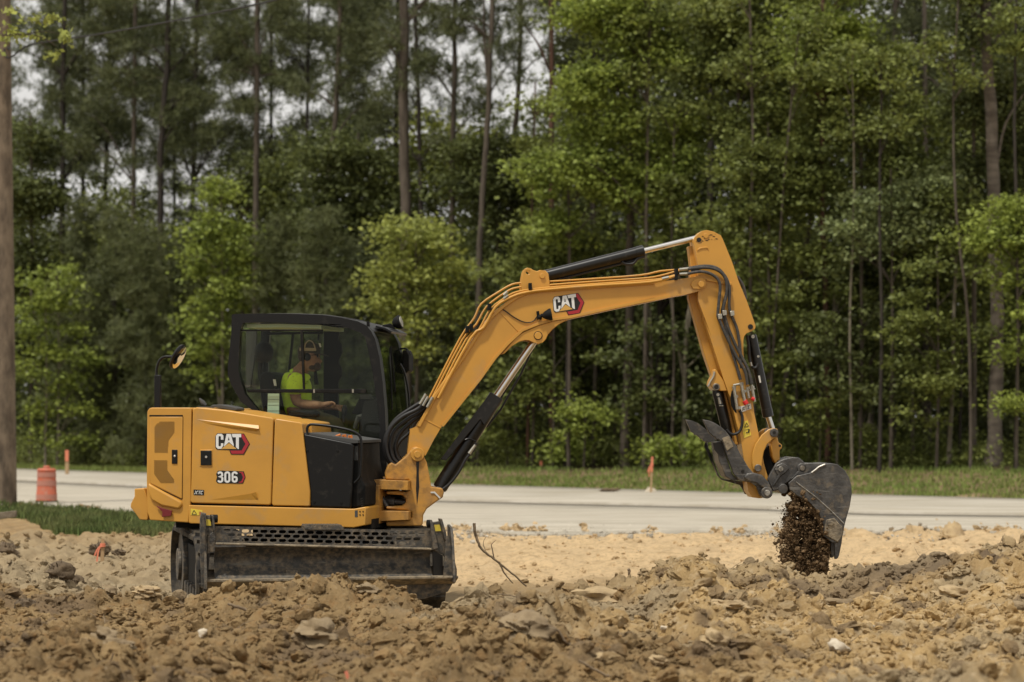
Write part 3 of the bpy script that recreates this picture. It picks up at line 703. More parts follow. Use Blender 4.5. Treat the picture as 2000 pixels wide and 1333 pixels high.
def num306():
    c = CN-.0055; e = .0016; tf = lambda x, y: (240+x/4, 780+y/4)
    three = arc(759, 588, 16, 16, 200, 360, 7)+arc(759, 590, 16, 14, 10, 80, 4)+[(752, 606)]+arc(759, 628, 17, 17, -80, 160, 9)
    three = [(742, 582)]+arc(759, 585, 16, 13, 200, 340, 5)+[(776, 595), (768, 605), (756, 606), (769, 608)]+[(778, 618)]+arc(760, 632, 17, 14, -10, 165, 7)
    zero = [(800, 590)]+arc(816, 586, 16, 14, 180, 360, 6)+[(832, 630)]+arc(816, 632, 16, 14, 0, 180, 6)+[(800, 590)]
    six = [(889, 586)]+arc(873, 585, 16, 13, 340, 180, 6)+[(857, 630)]+arc(873, 631, 16, 14, 180, 0, 6)+[(889, 618)]+arc(873, 618, 16, 10, 0, -150, 4)
    base = part(lambda m: m.prism(H, [tf(*p) for p in [(728, 585), (742, 560), (780, 558), (800, 562), (840, 560), (880, 562), (945, 564), (958, 610), (938, 658), (900, 660), (740, 656), (727, 640), (735, 610)]], c-e, c), 'model_plate', 'black_ink', hd, bev=0)
    part(lambda m: m.prism(H, [tf(*p) for p in [(908, 569), (938, 569), (953, 610), (934, 653), (905, 653), (905, 648), (926, 642), (938, 610), (924, 578), (908, 574)]], c-2*e, c-e), 'plate_chevron', 'red_ink', base, bev=0)
    part(lambda m: [ribbon(m, P, 15, c-2*e, H, tf, c-e) for P in (three, zero, six)], 'lettering', 'white_ink', base, bev=0, smooth=0)
    b2 = part(lambda m: m.prism(H, [tf(*p) for p in [(552, 706), (634, 710), (633, 750), (552, 748)]], c-e, c), 'trim_badge', 'black_ink', hd, bev=0)
    def xtc(m):
        k = lambda x, y: (x+(748-y)*.25-4, y)
        for P in ([(560, 742), (583, 716)], ): ribbon(m, [k(*p) for p in P], 4.5, c-2*e, H, tf, c-e)
        for P in ([(562, 716), (568, 724)], [(574, 733), (581, 742)], [(588, 719), (606, 719)], [(597, 724), (597, 742)], [(624, 719), (613, 719), (610, 724), (610, 737), (613, 741), (624, 741)]): ribbon(m, [k(*p) for p in P], 4.5, c-2*e, H, tf, c-e)
    part(xtc, 'lettering', 'white_ink', b2, bev=0, smooth=0)
num306()

# -- rear mirror on its post
def rm(m):
    m.prism(H, [(301, 733), (313, 733), (313, 798), (301, 798)], -.3, -.26)
mp = part(rm, 'mirror_post', 'black_paint', bev=.004)
part(lambda m: m.tube(smoothpath([H.pw(*q, -.28) for q in [(306, 735), (306, 722), (311, 706), (320, 698), (334, 697), (345, 696)]], 5), .011, 10), 'mirror_arm', 'black_paint', mp, bev=0)
def disc(m, r0=1.0, c0=0.0, c1=.03):
    p0, p1 = H.pw(338, 722, -.28), H.pw(362, 675, -.28); ctr = (p0+p1)/2; ax = (p1-p0)/2
    nrm = Vector((ax.z, 0, -ax.x)).normalized()*1.0+Vector((0, -.28, 0)); nrm.normalize(); sdv = nrm.cross(ax.normalized())
    n = 28; V = []
    for h, rr in ((c0, r0*.93), ((c0+c1)/2, r0), (c1, r0*.86)):
        for k in range(n):
            a = 2*math.pi*k/n; V.append(ctr+ax*math.cos(a)*rr+sdv*ax.length*.8*math.sin(a)*rr+nrm*h)
    fs = [tuple(range(n))[::-1], tuple(range(2*n, 3*n))]
    for j in range(2):
        for k in range(n): a = j*n+k; b = j*n+(k+1) % n; fs.append((a, b, b+n, a+n))
    m.add(V, fs)
mh = part(lambda m: disc(m, 1, -.03, 0), 'mirror_head', 'black_paint', mp, bev=0)
part(lambda m: disc(m, .9, 0.001, .006), 'mirror_glass', 'mirror', mh, bev=0)

# ------------------------------------------------------------------ cab
C0, C1 = 0.0, .96
cabo = z2([(155, 120), (185, 112), (420, 108), (700, 110), (1000, 122), (1180, 148), (1330, 182), (1400, 215), (1450, 270), (1490, 350), (1530, 520), (1560, 760), (1580, 1000), (1590, 1260), (1600, 1640), (1335, 1640), (1335, 1300), (820, 1250), (820, 1100), (350, 1010), (240, 930), (150, 770), (118, 680), (118, 600), (150, 300)])
cabi = z2([(235, 260), (262, 195), (420, 190), (1000, 205), (1200, 232), (1360, 290), (1395, 330), (1430, 480), (1470, 680), (1500, 900), (1525, 1060), (1530, 1290), (860, 1245), (860, 1130), (430, 1045), (280, 860), (240, 740), (218, 640), (222, 480)])
oL = [H.pl(*p, C0) for p in cabo]; iL = [H.pl(*p, C0) for p in cabi]
cab = part(lambda m: m.prism(H, oL, C0, C0+.07, local=True, holes=[iL]), 'cab', 'black_paint', bev=.010, seg=3, smooth=50)
part(lambda m: m.prism(H, iL, C0+.03, C0+.036, local=True), 'side_window', 'cab_glass', cab, bev=0)
# far side: same outline
part(lambda m: m.prism(H, oL, C1-.05, C1, local=True, holes=[iL]), 'door_frame', 'black_paint', cab, bev=.008)
part(lambda m: m.prism(H, iL, C1-.025, C1-.02, local=True), 'door_window', 'far_glass', cab, bev=0)
def L0(L): return [H.pl(*p, C0) for p in z2(L)]
# roof skin
part(lambda m: m.band(H, L0([(160, 118), (420, 106), (700, 108), (1000, 120), (1180, 146), (1330, 180), (1400, 213), (1445, 262)]), .05, C0+.07, C1-.05, inward=1), 'roof', 'black_paint', cab, bev=.004)
part(lambda m: m.band(H, L0([(440, 100), (700, 99), (1000, 112), (1180, 138)]), .02, C0+.15, C1-.15, inward=1), 'roof_panel', 'interior_grey', cab, bev=.004)
# headliner seen through the glass
part(lambda m: m.band(H, L0([(265, 205), (600, 200), (960, 212)]), .03, C0+.1, C1-.07, inward=1), 'headliner', 'paper', cab, bev=0)
# front: windscreen between the pillars, and the panel below
fp = L0([(1400, 215), (1450, 270), (1490, 350), (1530, 520), (1560, 760), (1580, 1000), (1590, 1260)])
part(lambda m: m.band(H, fp[1:], .006, C0+.10, C1-.07), 'windscreen', 'wind_glass', cab, bev=0)
part(lambda m: [m.band(H, fp, .035, C0+.07, C0+.11), m.band(H, fp, .035, C1-.10, C1-.05), m.band(H, fp[:2], .04, C0+.11, C1-.1)], 'windscreen_frame', 'black_paint', cab, bev=.004)
part(lambda m: m.band(H, L0([(1590, 1180), (1598, 1640)]), .04, C0+.07, C1-.05), 'front_panel', 'black_matt', cab, bev=.006)
part(lambda m: m.tube(smoothpath([H.w(x+.045, C1-.25, z) for x, z in L0([(1500, 560), (1540, 640), (1575, 800), (1590, 1000), (1590, 1220)])], 4), .010, 8), 'grab_bar', 'black_paint', cab, bev=0)
def wiper(m):
    P = [H.w(x+.02, c, z) for (x, z), c in zip(L0([(1500, 420), (1520, 560), (1545, 760), (1570, 1000)]), (.42, .36, .30, .22))]
    m.tube(P, .007, 6); m.tube([H.w(L0([(1500, 400)])[0][0]+.022, .44, L0([(1500, 400)])[0][1]), H.w(L0([(1553, 830)])[0][0]+.022, .40, L0([(1553, 830)])[0][1])], .009, 6)
part(wiper, 'wiper', 'black_matt', cab, bev=0)
# rear glass
part(lambda m: m.band(H, L0([(150, 770), (118, 680), (118, 600), (150, 300), (157, 150)]), .006, C0+.07, C1-.05), 'rear_window', 'cab_glass', cab, bev=0)
# lower black body of the cab, below the windows
part(lambda m: m.prism(H, L0([(1340, 1290), (1520, 1290), (1540, 1640), (1330, 1640)]), C0+.02, C1-.05, local=True), 'cab_base', 'black_matt', cab, bev=.004)
part(lambda m: m.prism(H, L0([(300, 1150), (1350, 1290), (1350, 1700), (300, 1700)]), C0+.02, C1-.05, local=True), 'cab_floor', 'black_matt', cab, bev=0)
# bars on the near window
part(lambda m: m.prism(H, L0([(290, 815), (350, 812), (1395, 810), (1403, 820), (1403, 846), (1395, 852), (300, 842)]), C0+.012, C0+.028, local=True), 'window_rail', 'black_matt', cab, bev=.004)
part(lambda m: [m.prism(H, L0([(787, 270), (815, 270), (832, 812), (812, 812)]), C0+.012, C0+.028, local=True), m.prism(H, L0([(225, 256), (1000, 256), (1000, 272), (225, 272)]), C0+.012, C0+.028, local=True)], 'sliding_frame', 'black_matt', cab, bev=.003)
part(lambda m: [m.prism(H, L0([(912, 812), (926, 812), (926, 846), (912, 846)]), C0+.006, C0+.014, local=True), m.prism(H, L0([(1272, 812), (1288, 812), (1288, 846), (1272, 846)]), C0+.006, C0+.014, local=True)], 'rail_clip', 'zinc', cab, bev=0)
# far-side pillar and door window frames (own places, in the door plane)
def D0(L): return [H.pl(*p, C1-.06) for p in z2(L)]
part(lambda m: m.prism(H, D0([(1010, 215), (1150, 215), (1150, 360), (1175, 400), (1180, 470), (1150, 540), (1150, 570), (1175, 620), (1175, 690), (1145, 740), (1145, 1300), (1005, 1300)]), C1-.06, C1-.02, local=True), 'door_pillar', 'interior', cab, bev=.006)
part(lambda m: [m.prism(H, D0(L), C1-.07, C1-.055, local=True) for L in ([(450, 285), (1005, 275), (1005, 298), (450, 308)], [(715, 300), (738, 300), (700, 640), (680, 640)], [(955, 300), (972, 300), (965, 360), (955, 360)], [(920, 640), (945, 640), (965, 770), (925, 770)])], 'door_bars', 'black_matt', cab, bev=.003)
part(lambda m: m.prism(H, D0([(360, 270), (455, 280), (455, 420), (400, 800), (355, 800)]), C1-.3, C1-.27, local=True), 'rear_post', 'interior_grey', cab, bev=.004)
# seat
def seat(m):
    q = lambda x, y, c: H.pw(*z2([(x, y)])[0], c)
    m.ell(q(455, 470, .62), .085, .15, .098, 16, 10)
    m.tube([q(430, 560, .62), q(425, 700, .62)], .012, 8)
    m.tube([q(460, 560, .56), q(450, 700, .56)], .012, 8)
st_ = part(seat, 'headrest', 'interior', cab, bev=0)
def seatb(m):
    m.prism(H, [H.pl(*p, .3) for p in z2([(425, 660), (470, 645), (520, 660), (545, 690), (570, 760), (640, 1150), (900, 1180), (900, 1260), (520, 1260), (470, 1150), (420, 900), (405, 720)])], .3, .74, local=True)
part(seatb, 'seat', 'interior', cab, bev=.03, seg=3)
part(lambda m: m.prism(H, [H.pl(*p, .24) for p in z2([(700, 1010), (960, 1010), (990, 1040), (960, 1075), (720, 1070)])], .16, .24, local=True), 'armrest', 'interior', cab, bev=.015)
part(lambda m: m.prism(H, [H.pl(*p, .2) for p in z2([(512, 720), (536, 720), (546, 780), (524, 780)])], .288, .296, local=True), 'seat_tag', 'label_white', cab, bev=0)
# console and monitor
part(lambda m: m.prism(H, [H.pl(*p, .2) for p in z2([(1230, 1040), (1300, 900), (1320, 870), (1400, 870), (1430, 900), (1440, 930), (1510, 850), (1530, 1290), (1290, 1290), (1300, 1100), (1340, 1070), (1370, 1060), (1240, 1040)])], .35, .75, local=True), 'console', 'interior', cab, bev=.008)
part(lambda m: m.prism(H, [H.pl(*p, .2) for p in z2([(1320, 862), (1412, 858), (1436, 895), (1436, 910), (1330, 905)])], .28, .36, local=True), 'monitor', 'interior_grey', cab, bev=.005)
part(lambda m: m.prism(H, L0([(1370, 920), (1520, 900), (1532, 1290), (1330, 1290), (1345, 1080)]), C0+.045, C0+.06, local=True), 'lower_blind', 'interior', cab, bev=.003)
# joystick
part(lambda m: [m.tube([H.pw(*q, .22) for q in z2([(1195, 1120), (1198, 1050)])], .014, 8), m.ell(H.pw(*z2([(1205, 1010)])[0], .22), .026, .026, .05, 10, 8)], 'joystick', 'interior', cab, bev=0)
part(lambda m: m.tube([H.pw(*q, .3) for q in z2([(1300, 1180), (1330, 1070), (1370, 1060)])], .02, 8), 'pedal_lever', 'interior_grey', cab, bev=0)
# document pouch hung in the rear corner of the window
pp = part(lambda m: m.prism(H, L0([(476, 852), (582, 852), (580, 1066), (472, 1045)]), C0+.05, C0+.058, local=True), 'paper_sheet', 'paper', cab, bev=0)
part(lambda m: [m.prism(H, L0([(476, y), (582, y), (582, y+3), (476, y+3)]), C0+.048, C0+.0495, local=True) for y in (905, 958, 1012)], 'ruled_lines', 'interior_grey', pp, bev=0)
part(lambda m: m.prism(H, L0([(780, 1092), (882, 1096), (886, 1135), (800, 1115)]), C0+.05, C0+.058, local=True), 'paper_sheet', 'paper', cab, bev=0)
# work lamp and antenna stub on the roof front
def lampf(m):
    m.tube([H.pw(*q, .75) for q in z2([(1560, 225), (1620, 215), (1660, 240), (1650, 262)])], .012, 8)
    m.prism(H, [H.pl(*p, .7) for p in z2([(1590, 235), (1625, 200), (1650, 215), (1675, 255), (1650, 270)])], .70, .74, local=True)
lb = part(lampf, 'lamp_bracket', 'black_matt', cab, bev=0)
def lamp_head(m, fr, p0, p1, r0, r1, c):
    a, b = fr.pw(*p0, c), fr.pw(*p1, c); d = (b-a); m.tube([a, a+d*.25, a+d*.8, b, b+d*.001], [r0*.5, r0, r1, r1, r1*.86], 22)
wk = part(lambda m: lamp_head(m, H, *z2([(1655, 205), (1728, 185)]), .045, .062, .72), 'work_lamp', 'black_matt', lb, bev=0)
part(lambda m: lamp_head(m, H, *z2([(1727, 185), (1735, 183)]), .045, .048, .72), 'lamp_glass', 'lens', wk, bev=0)
part(lambda m: m.prism(H, L0([(1402, 180), (1425, 180), (1430, 230), (1405, 222)]), C0+.02, C0+.05, local=True), 'aerial_stub', 'black_matt', cab, bev=.003)
part(lambda m: m.band(H, L0([(1420, 205), (1500, 225), (1570, 262)]), .02, C0+.3, C1-.05), 'visor', 'black_paint', cab, bev=.003)
# right-hand mirror on the far front pillar
mm = part(lambda m: m.tube(smoothpath([H.pw(*q, .9) for q in z2([(1690, 430), (1700, 440), (1770, 435), (1800, 465), (1818, 500)])], 4), .009, 8), 'side_mirror_arm', 'black_paint', cab, bev=0)
part(lambda m: m.prism(H, [H.pl(*p, .9) for p in z2([(1758, 450), (1795, 448), (1818, 500), (1818, 640), (1780, 668), (1765, 660), (1755, 560)])], .84, 1.02, local=True), 'side_mirror', 'black_matt', mm, bev=.01)

# ------------------------------------------------------------------ swing bracket and boom
def bracket(m):
    m.prism(H, z4([(120, 815), (130, 808), (200, 812), (205, 822), (485, 832), (487, 908), (250, 900), (250, 1075), (490, 1080), (490, 1150), (250, 1160), (248, 1185), (208, 1180), (228, 1190), (228, 1210), (135, 1208), (140, 1050), (130, 860)]), -.50, .02)
    m.prism(H, z4([(210, 865), (252, 868), (252, 1180), (210, 1178)]), -.53, .05)
part(bracket, 'swing_mount', 'yellow_dirty', bev=.008)
part(lambda m: [m.pin(B, 795.5, 948, 0, 0, 0)] if False else m.tube([B.pw(795.5, 936, 0), B.pw(795.5, 1028, 0)], .05, 20), 'kingpost_pin', 'worn_pin', bev=.003)
part(lambda m: [m.tube([H.pw(742, 978, -.3), H.pw(772, 980, -.3)], .042, 20), m.tube([H.pw(770, 980, -.3), H.pw(795, 982, -.3)], .024, 16), m.tube([H.pw(742, 966, -.38), H.pw(756, 990, -.38)], .02, 12)], 'swing_cylinder', 'worn_steel', bev=.004)
part(lambda m: m.prism(H, z4([(255, 905), (470, 912), (490, 1065), (255, 1062)]), -.1, -.05), 'swing_recess', 'grease_hole_black', bev=0)  # black sheet standing in for the shade inside the swing opening
post = z4([(300, 770), (305, 820), (440, 830), (490, 822), (512, 850), (506, 900), (470, 925), (400, 912), (312, 918), (312, 940), (440, 948), (470, 975), (470, 1010), (440, 1035), (310, 1040), (310, 1062), (470, 1070), (520, 1085), (520, 1130), (490, 1150), (310, 1160), (312, 1200), (590, 1200), (608, 1185), (612, 1110), (640, 1060), (720, 1000), (772, 965), (778, 920), (765, 892), (676, 880), (668, 820), (640, 680), (620, 640), (600, 610), (590, 575), (560, 552), (525, 560), (495, 600), (470, 632), (385, 700), (352, 680), (330, 700)])
part(lambda m: m.prism(B, post, -.17, .17), 'swing_post', 'yellow_dirty', bev=.012, seg=3)
part(lambda m: m.pin(B, 815.5, 888, 13.5, -.19, .19, 30), 'post_boss', 'yellow', bev=.004)
part(lambda m: m.pin(B, 815.5, 888, 7, -.205, .205, 24), 'pivot_pin', 'yellow', bev=.003)
part(lambda m: m.prism(B, z4([(553, 655), (580, 655), (574, 760), (578, 880), (560, 1030), (552, 900), (556, 760)]), -.1725, -.168), 'grease_run', 'grease_run' if 'grease_run' in MATS else 'grease_hole_black', bev=0)
part(lambda m: m.prism(B, z4([(670, 920), (705, 918), (752, 968), (745, 978), (700, 932), (672, 932)]), -.178, -.172), 'hose_guide', 'label_white', bev=0)
# boom side profile
boom = (z4([(478, 640), (505, 410), (560, 390), (700, 130)])+z5([(100, 1333), (240, 1110), (380, 930), (480, 840), (560, 780), (640, 728), (740, 690), (850, 672), (1400, 632), (1975, 592)])
        + z6([(0, 600), (330, 585), (580, 548), (600, 535), (640, 552), (680, 570), (690, 615), (680, 655), (600, 692), (500, 717), (350, 742), (0, 818)])
        + z5([(1975, 778), (1600, 856), (1150, 955), (1000, 975), (850, 1018), (700, 1078), (560, 1207), (440, 1340)])+z4([(1085, 5), (760, 392), (700, 492), (630, 625)]))
bm_ = part(lambda m: m.prism(B, boom, -.13, .13), 'boom', 'yellow', bev=.010, seg=3)
# flanges standing proud along both edges
topl = z4([(560, 385), (700, 125)])+z5([(100, 1328), (240, 1105), (380, 925), (480, 835), (560, 775), (640, 722), (740, 684), (850, 666), (1400, 626), (1960, 588)])
botl = z4([(775, 392), (1085, 5)])+z5([(440, 1335), (560, 1202), (700, 1073), (850, 1013), (1000, 970), (1150, 950), (1600, 851), (1975, 773)])+z6([(0, 818), (345, 745)])
def flange(m, L, th, s):
    m.band(B, [B.pl(*p, -.13) for p in L], th, -.15, .15, inward=s)
part(lambda m: flange(m, topl, .03, 1), 'top_plate', 'yellow', bm_, bev=.006)
part(lambda m: flange(m, botl, .022, -1), 'bottom_plate', 'yellow', bm_, bev=.005)
lug = z5([(640, 1125), (700, 1085), (850, 1020), (1000, 975), (1160, 958), (1110, 972), (1040, 1010), (985, 1055), (940, 1105), (920, 1150), (890, 1182), (850, 1195), (805, 1185), (755, 1162), (715, 1160), (660, 1175), (590, 1220), (520, 1290), (500, 1290)])
for ca, cb in ((-.14, -.11), (.11, .14)): part(lambda m: m.prism(B, lug, ca, cb, at_plane=-.14), 'cylinder_lug', 'yellow', bm_, bev=.006)
part(lambda m: m.pin(B, 1051, 656, 7.2, -.152, .15, 24), 'pin', 'yellow', bm_, bev=.003)
part(lambda m: m.pin(B, 1051, 656, 8.6, -.143, -.13, 24), 'pin_collar', 'grease_hole_black', bm_, bev=0)
tl = z5([(680, 600), (700, 500), (712, 472), (740, 460), (775, 468), (790, 480), (832, 495), (862, 483), (915, 487), (945, 520), (955, 602), (960, 660), (680, 680)])
for ca, cb in ((-.10, -.075), (.075, .10)): part(lambda m: m.prism(B, tl, ca, cb, at_plane=-.1, holes=[arc(1031.3, 532.5, 4.2, 4.2, 0, 330, 11)]), 'top_lug', 'yellow', bm_, bev=.004)
part(lambda m: m.pin(B, 1059.3, 539.4, 5, -.115, .11, 20), 'pin', 'yellow', bm_, bev=.002)
part(lambda m: [m.prism(B, z6([(540, 620), (560, 585), (600, 565), (640, 560), (675, 575), (690, 610), (680, 645), (640, 668), (560, 665)]), -.146, -.12)], 'end_plate', 'yellow', bm_, bev=.004)
part(lambda m: m.pin(B, *z6([(642, 618)])[0], 6, -.165, .16, 22), 'pin', 'yellow', bm_, bev=.002)
# weld seams
part(lambda m: [m.tube([B.pw(*q, -.131) for q in L], .004, 6) for L in (z5([(470, 885), (660, 1085)]), z4([(612, 328), (750, 400)]))], 'weld_seam', 'yellow', bm_, bev=0)
cat_logo(B, -.1315, lambda x, y: z5([(990+(x-728)*1.11+(y-272)*.10, 748-(x-728)*.185+(y-272)*1.21)])[0], bm_)
# boom lamp
bl = part(lambda m: [m.tube([B.pw(*q, -.16) for q in z5([(840, 880), (850, 960)])], .012, 8), m.tube([B.pw(*q, -.17) for q in z5([(850, 940), (890, 915)])], .014, 8), m.tube([B.pw(*q, -.15) for q in z5([(835, 940), (880, 950)])], .012, 8)], 'boom_lamp', 'black_matt', bev=0)
part(lambda m: lamp_head(m, B, *z5([(885, 925), (972, 910)]), .030, .050, -.19), 'lamp_head', 'black_matt', bl, bev=0)
part(lambda m: m.tube(smoothpath([B.pw(*q, -.137) for q in z5([(385, 865), (440, 838), (490, 855), (545, 890), (600, 930), (680, 975), (745, 990), (800, 975), (835, 930)])], 5), .0045, 6), 'lamp_cable', 'hose_black', bl, bev=0)
# arm cylinder over the boom
def cyl_parts(fr, c, b0, b1, r1, rb, rr, nm, rodmat='chrome'):
    A, B_, R_ = fr.pw(*b0, c), fr.pw(*b1, c), fr.pw(*r1, c); d = (B_-A).normalized()
    o = part(lambda m: m.tube([A, A+d*.02, A+d*.021, B_-d*.07, B_-d*.069, B_-d*.005, B_], [rb*.9, rb, rb, rb, rb*1.06, rb*1.06, rb*.9], 26), nm, 'cyl_paint', bev=0)
    part(lambda m: m.tube([B_-d*.01, R_], rr, 20), 'rod', rodmat, o, bev=0)
    return o
ac = cyl_parts(B, 0, (1066, 539), (1258, 490.5), (1374, 462), .049, .0235, 'arm_cylinder')
part(lambda m: m.tube(smoothpath([B.pw(*q, -.02) for q in z5([(1870, 350), (1800, 378), (1760, 420), (1690, 425), (1650, 405)])], 4), .013, 8), 'hose_port', 'hose_black', ac, bev=0)
part(lambda m: m.tube([B.pw(*q, .0) for q in z5([(950, 600), (1320, 505), (1800, 385)])], .010, 8), 'oil_line', 'hose_black', ac, bev=0)
part(lambda m: m.tube([B.pw(1059, 541, 0), B.pw(1072, 538, 0)], .052, 20), 'cylinder_eye', 'cyl_paint', ac, bev=.003)
# boom cylinder below
bc = cyl_parts(B, 0, (858, 955), (970, 774), (1050, 657), .062, .030, 'boom_cylinder')
part(lambda m: m.pin(B, 856, 962, 11, -.07, .07, 22), 'cylinder_eye', 'worn_steel', bc, bev=.003)
part(lambda m: m.prism(B, [(959, 766), (981, 780), (946, 832), (938, 820), (872, 900), (860, 898)], -.085, -.06), 'cylinder_guard', 'cyl_paint', bc, bev=.005)
part(lambda m: [m.tube([B.pw(*q, .07) for q in ((1048, 664), (1018, 730), (978, 800), (950, 835))], .009, 8), m.tube([B.pw(*q, .03) for q in ((1040, 668), (1008, 730), (974, 785))], .007, 8)], 'oil_line', 'hose_black', bc, bev=0)
part(lambda m: m.tube(smoothpath([B.pw(*q, -.08) for q in z4([(1040, 520), (1020, 580), (960, 650), (900, 760), (830, 850), (760, 905), (705, 930)])], 5), .012, 8), 'hose', 'hose_black', bc, bev=0)
part(lambda m: m.tube([B.pw(*q, -.085) for q in z4([(1035, 540), (985, 610)])], [.012, .017], 8), 'hose_fitting', 'zinc', bc, bev=0)
part(lambda m: m.tube(smoothpath([B.pw(*q, -.075) for q in z4([(905, 530), (940, 500), (990, 490), (1045, 515)])], 4), .006, 6), 'hose_clip', 'cyl_paint', bc, bev=0)
# steel tubes along the boom
tubes = [z4([(690, 130), (640, 160), (660, 110), (700, 40)])+z5([]),]
def ttube(m, L, c, r): m.tube(smoothpath([B.pw(*q, c) for q in L], 3), r, 8)
t1 = [(838, 778), (898, 662), (926, 622), (940, 594), (975, 570), (1000, 556), (1022, 553), (1060, 551), (1150, 545.5), (1250, 538), (1290, 530), (1330, 527)]
t2 = [(843, 780), (903, 664), (930, 634), (950, 600), (985, 573), (1010, 562), (1060, 558), (1150, 551), (1250, 544.5), (1285, 540), (1330, 528)]
t3 = [(850, 780), (910, 664), (935, 645), (957, 605), (990, 580), (1012, 570), (1060, 563), (1150, 556), (1250, 549), (1290, 545), (1325, 536)]
t4 = [(856, 778), (920, 660), (945, 640), (968, 600), (1000, 580), (1030, 571), (1070, 566), (1160, 558.5), (1250, 553), (1290, 548), (1322, 538)]
for k, (t, c) in enumerate(((t1, -.06), (t2, -.09), (t3, -.125), (t4, -.158))):
    part(lambda m: ttube(m, t, c, .0085 if k < 3 else .012), 'steel_tube', 'yellow', bm_, bev=0)
for q in [(913, 644), (921, 640), (1036, 560), (956, 600), (1322, 532), (1321, 541)]:
    def clamps(m):
        m.prism(B, [(q[0]-3, q[1]-7), (q[0]+3, q[1]-7), (q[0]+3, q[1]+6), (q[0]-3, q[1]+6)], -.172, -.05)
    part(clamps, 'tube_clamp', 'black_matt', bm_, bev=.003)
for a, b in (((826, 793), (836, 775)), ((834, 796), (845, 776)), ((820, 790), (832, 770)), ((984, 577), (991, 570)), ((984, 584), (992, 577)), ((1327, 527), (1345, 525)), ((1327, 536), (1345, 535)), ((1293, 545), (1306, 542))):
    part(lambda m: m.tube([B.pw(*a, -.16), B.pw(*b, -.16)], .013, 8), 'tube_fitting', 'zinc', bm_, bev=0)
# black hoses at the boom foot
for k, L in enumerate(([(836, 783), (815, 800), (785, 815), (762, 838), (754, 870), (762, 900), (780, 915)], [(838, 788), (820, 805), (795, 820), (770, 842), (762, 872), (770, 898), (788, 912)],
          [(842, 790), (825, 808), (802, 826), (782, 846), (772, 872), (778, 896), (795, 908)], [(830, 782), (805, 797), (775, 818), (757, 845), (751, 872), (757, 898), (774, 918)], [(846, 792), (832, 806), (812, 825), (800, 845), (782, 862), (775, 880), (785, 900)])):
    part(lambda m: m.tube(smoothpath([B.pw(*q, -.13+.035*k) for q in L], 5), .017 if k < 4 else .013, 10), 'hose', 'hose_black', bm_, bev=0)

# ------------------------------------------------------------------ stick
stk = (z6([(565, 200), (575, 170), (640, 108), (690, 97), (760, 112), (830, 150), (850, 190), (940, 410), (1000, 590), (1080, 780), (1165, 1020), (1160, 1050), (1130, 1072), (1080, 1092), (1055, 1120), (1047, 1160), (1046, 1260)])
       + z7([(742, 480), (770, 640), (830, 860), (850, 1030), (905, 1300)])+z8([(655, 400), (690, 520), (705, 600), (675, 655), (620, 662), (570, 655), (540, 610), (480, 200)])+z7([(660, 1160), (600, 900), (520, 680), (430, 400), (300, 0)])+z6([(720, 1080), (610, 770), (612, 440)]))
sk = part(lambda m: m.prism(B, stk, -.115, .115), 'stick', 'yellow', bev=.010, seg=3)
part(lambda m: m.prism(B, [(1349, 479), (1362, 478), (1368, 519), (1366, 586), (1388, 649), (1402, 700), (1424, 770), (1436, 820), (1448, 870), (1436, 868), (1424, 820), (1404, 762), (1380, 691), (1350, 581), (1354, 519)], .02, .14, at_plane=-.115), 'stick_inner_plate', 'yellow', sk, bev=.006)
rib_l = z6([(620, 740), (720, 1060), (800, 1333)])+z7([(430, 330), (520, 620), (600, 850), (660, 1120)])
part(lambda m: m.prism(B, z6([(600, 300), (605, 285), (625, 268), (690, 255), (708, 268), (712, 300), (700, 272), (640, 278), (610, 292)]), -.122, -.11), 'stick_step', 'yellow', sk, bev=.002)
part(lambda m: m.prism(B, z6([(690, 568), (700, 560), (935, 606), (935, 630), (920, 630), (690, 585)]), -.135, -.11), 'hose_shelf', 'yellow', sk, bev=.003)
part(lambda m: [m.pin(B, *z6([(618, 192)])[0], 4.6, -.121, -.1, 18), m.pin(B, *z6([(1115, 1030)])[0], 5, -.122, .12, 18)], 'pin_hole', 'grease_hole_black', sk, bev=0)
part(lambda m: m.pin(B, *z6([(686, 152)])[0], 5, -.124, .12, 18), 'pin', 'yellow', sk, bev=.002)
def smear(m):
    r = random.Random(3)
    for k in range(26):
        x = 590+r.random()*210; y = 150+60*r.random()+(10 if x < 700 else -10)-(x-590)*.05; s_ = 2+5*r.random()
        m.prism(B, z6([(x-s_*1.6, y), (x, y-s_*.6), (x+s_*1.8, y-s_*.2), (x+s_*.4, y+s_*.7)]), -.117, -.1148-.0004*(k % 4))
part(smear, 'paint_chips', 'grease_hole_black', sk, bev=0, smooth=0)
# hoses over the pivot
hz = [[(1343, 525), (1375, 520), (1400, 524), (1415, 540), (1420, 565), (1412, 600), (1411, 612), (1418, 640), (1428, 680), (1440, 720), (1446, 742)],
      [(1343, 526), (1380, 523), (1405, 530), (1418, 548), (1419, 575), (1413, 600), (1414, 612), (1422, 640), (1437, 675), (1450, 700), (1462, 725), (1468, 750)],
      [(1343, 535), (1370, 531), (1393, 538), (1406, 555), (1404, 590), (1402, 615), (1405, 625), (1420, 660), (1440, 700), (1455, 725), (1460, 752)],
      [(1350, 530), (1385, 521), (1412, 535), (1424, 560), (1424, 590), (1425, 605), (1430, 620), (1440, 645), (1445, 680), (1448, 720)]]
for k, L in enumerate(hz):
    part(lambda m: m.tube(smoothpath([B.pw(*q, -.15-.012*(k % 3)) for q in L], 5), .013, 10), 'hose', 'hose', sk, bev=0)
part(lambda m: m.tube(smoothpath([B.pw(*q, .10) for q in ((1440, 540), (1452, 560), (1457, 585))], 5), .012, 8), 'hose', 'hose', sk, bev=0)
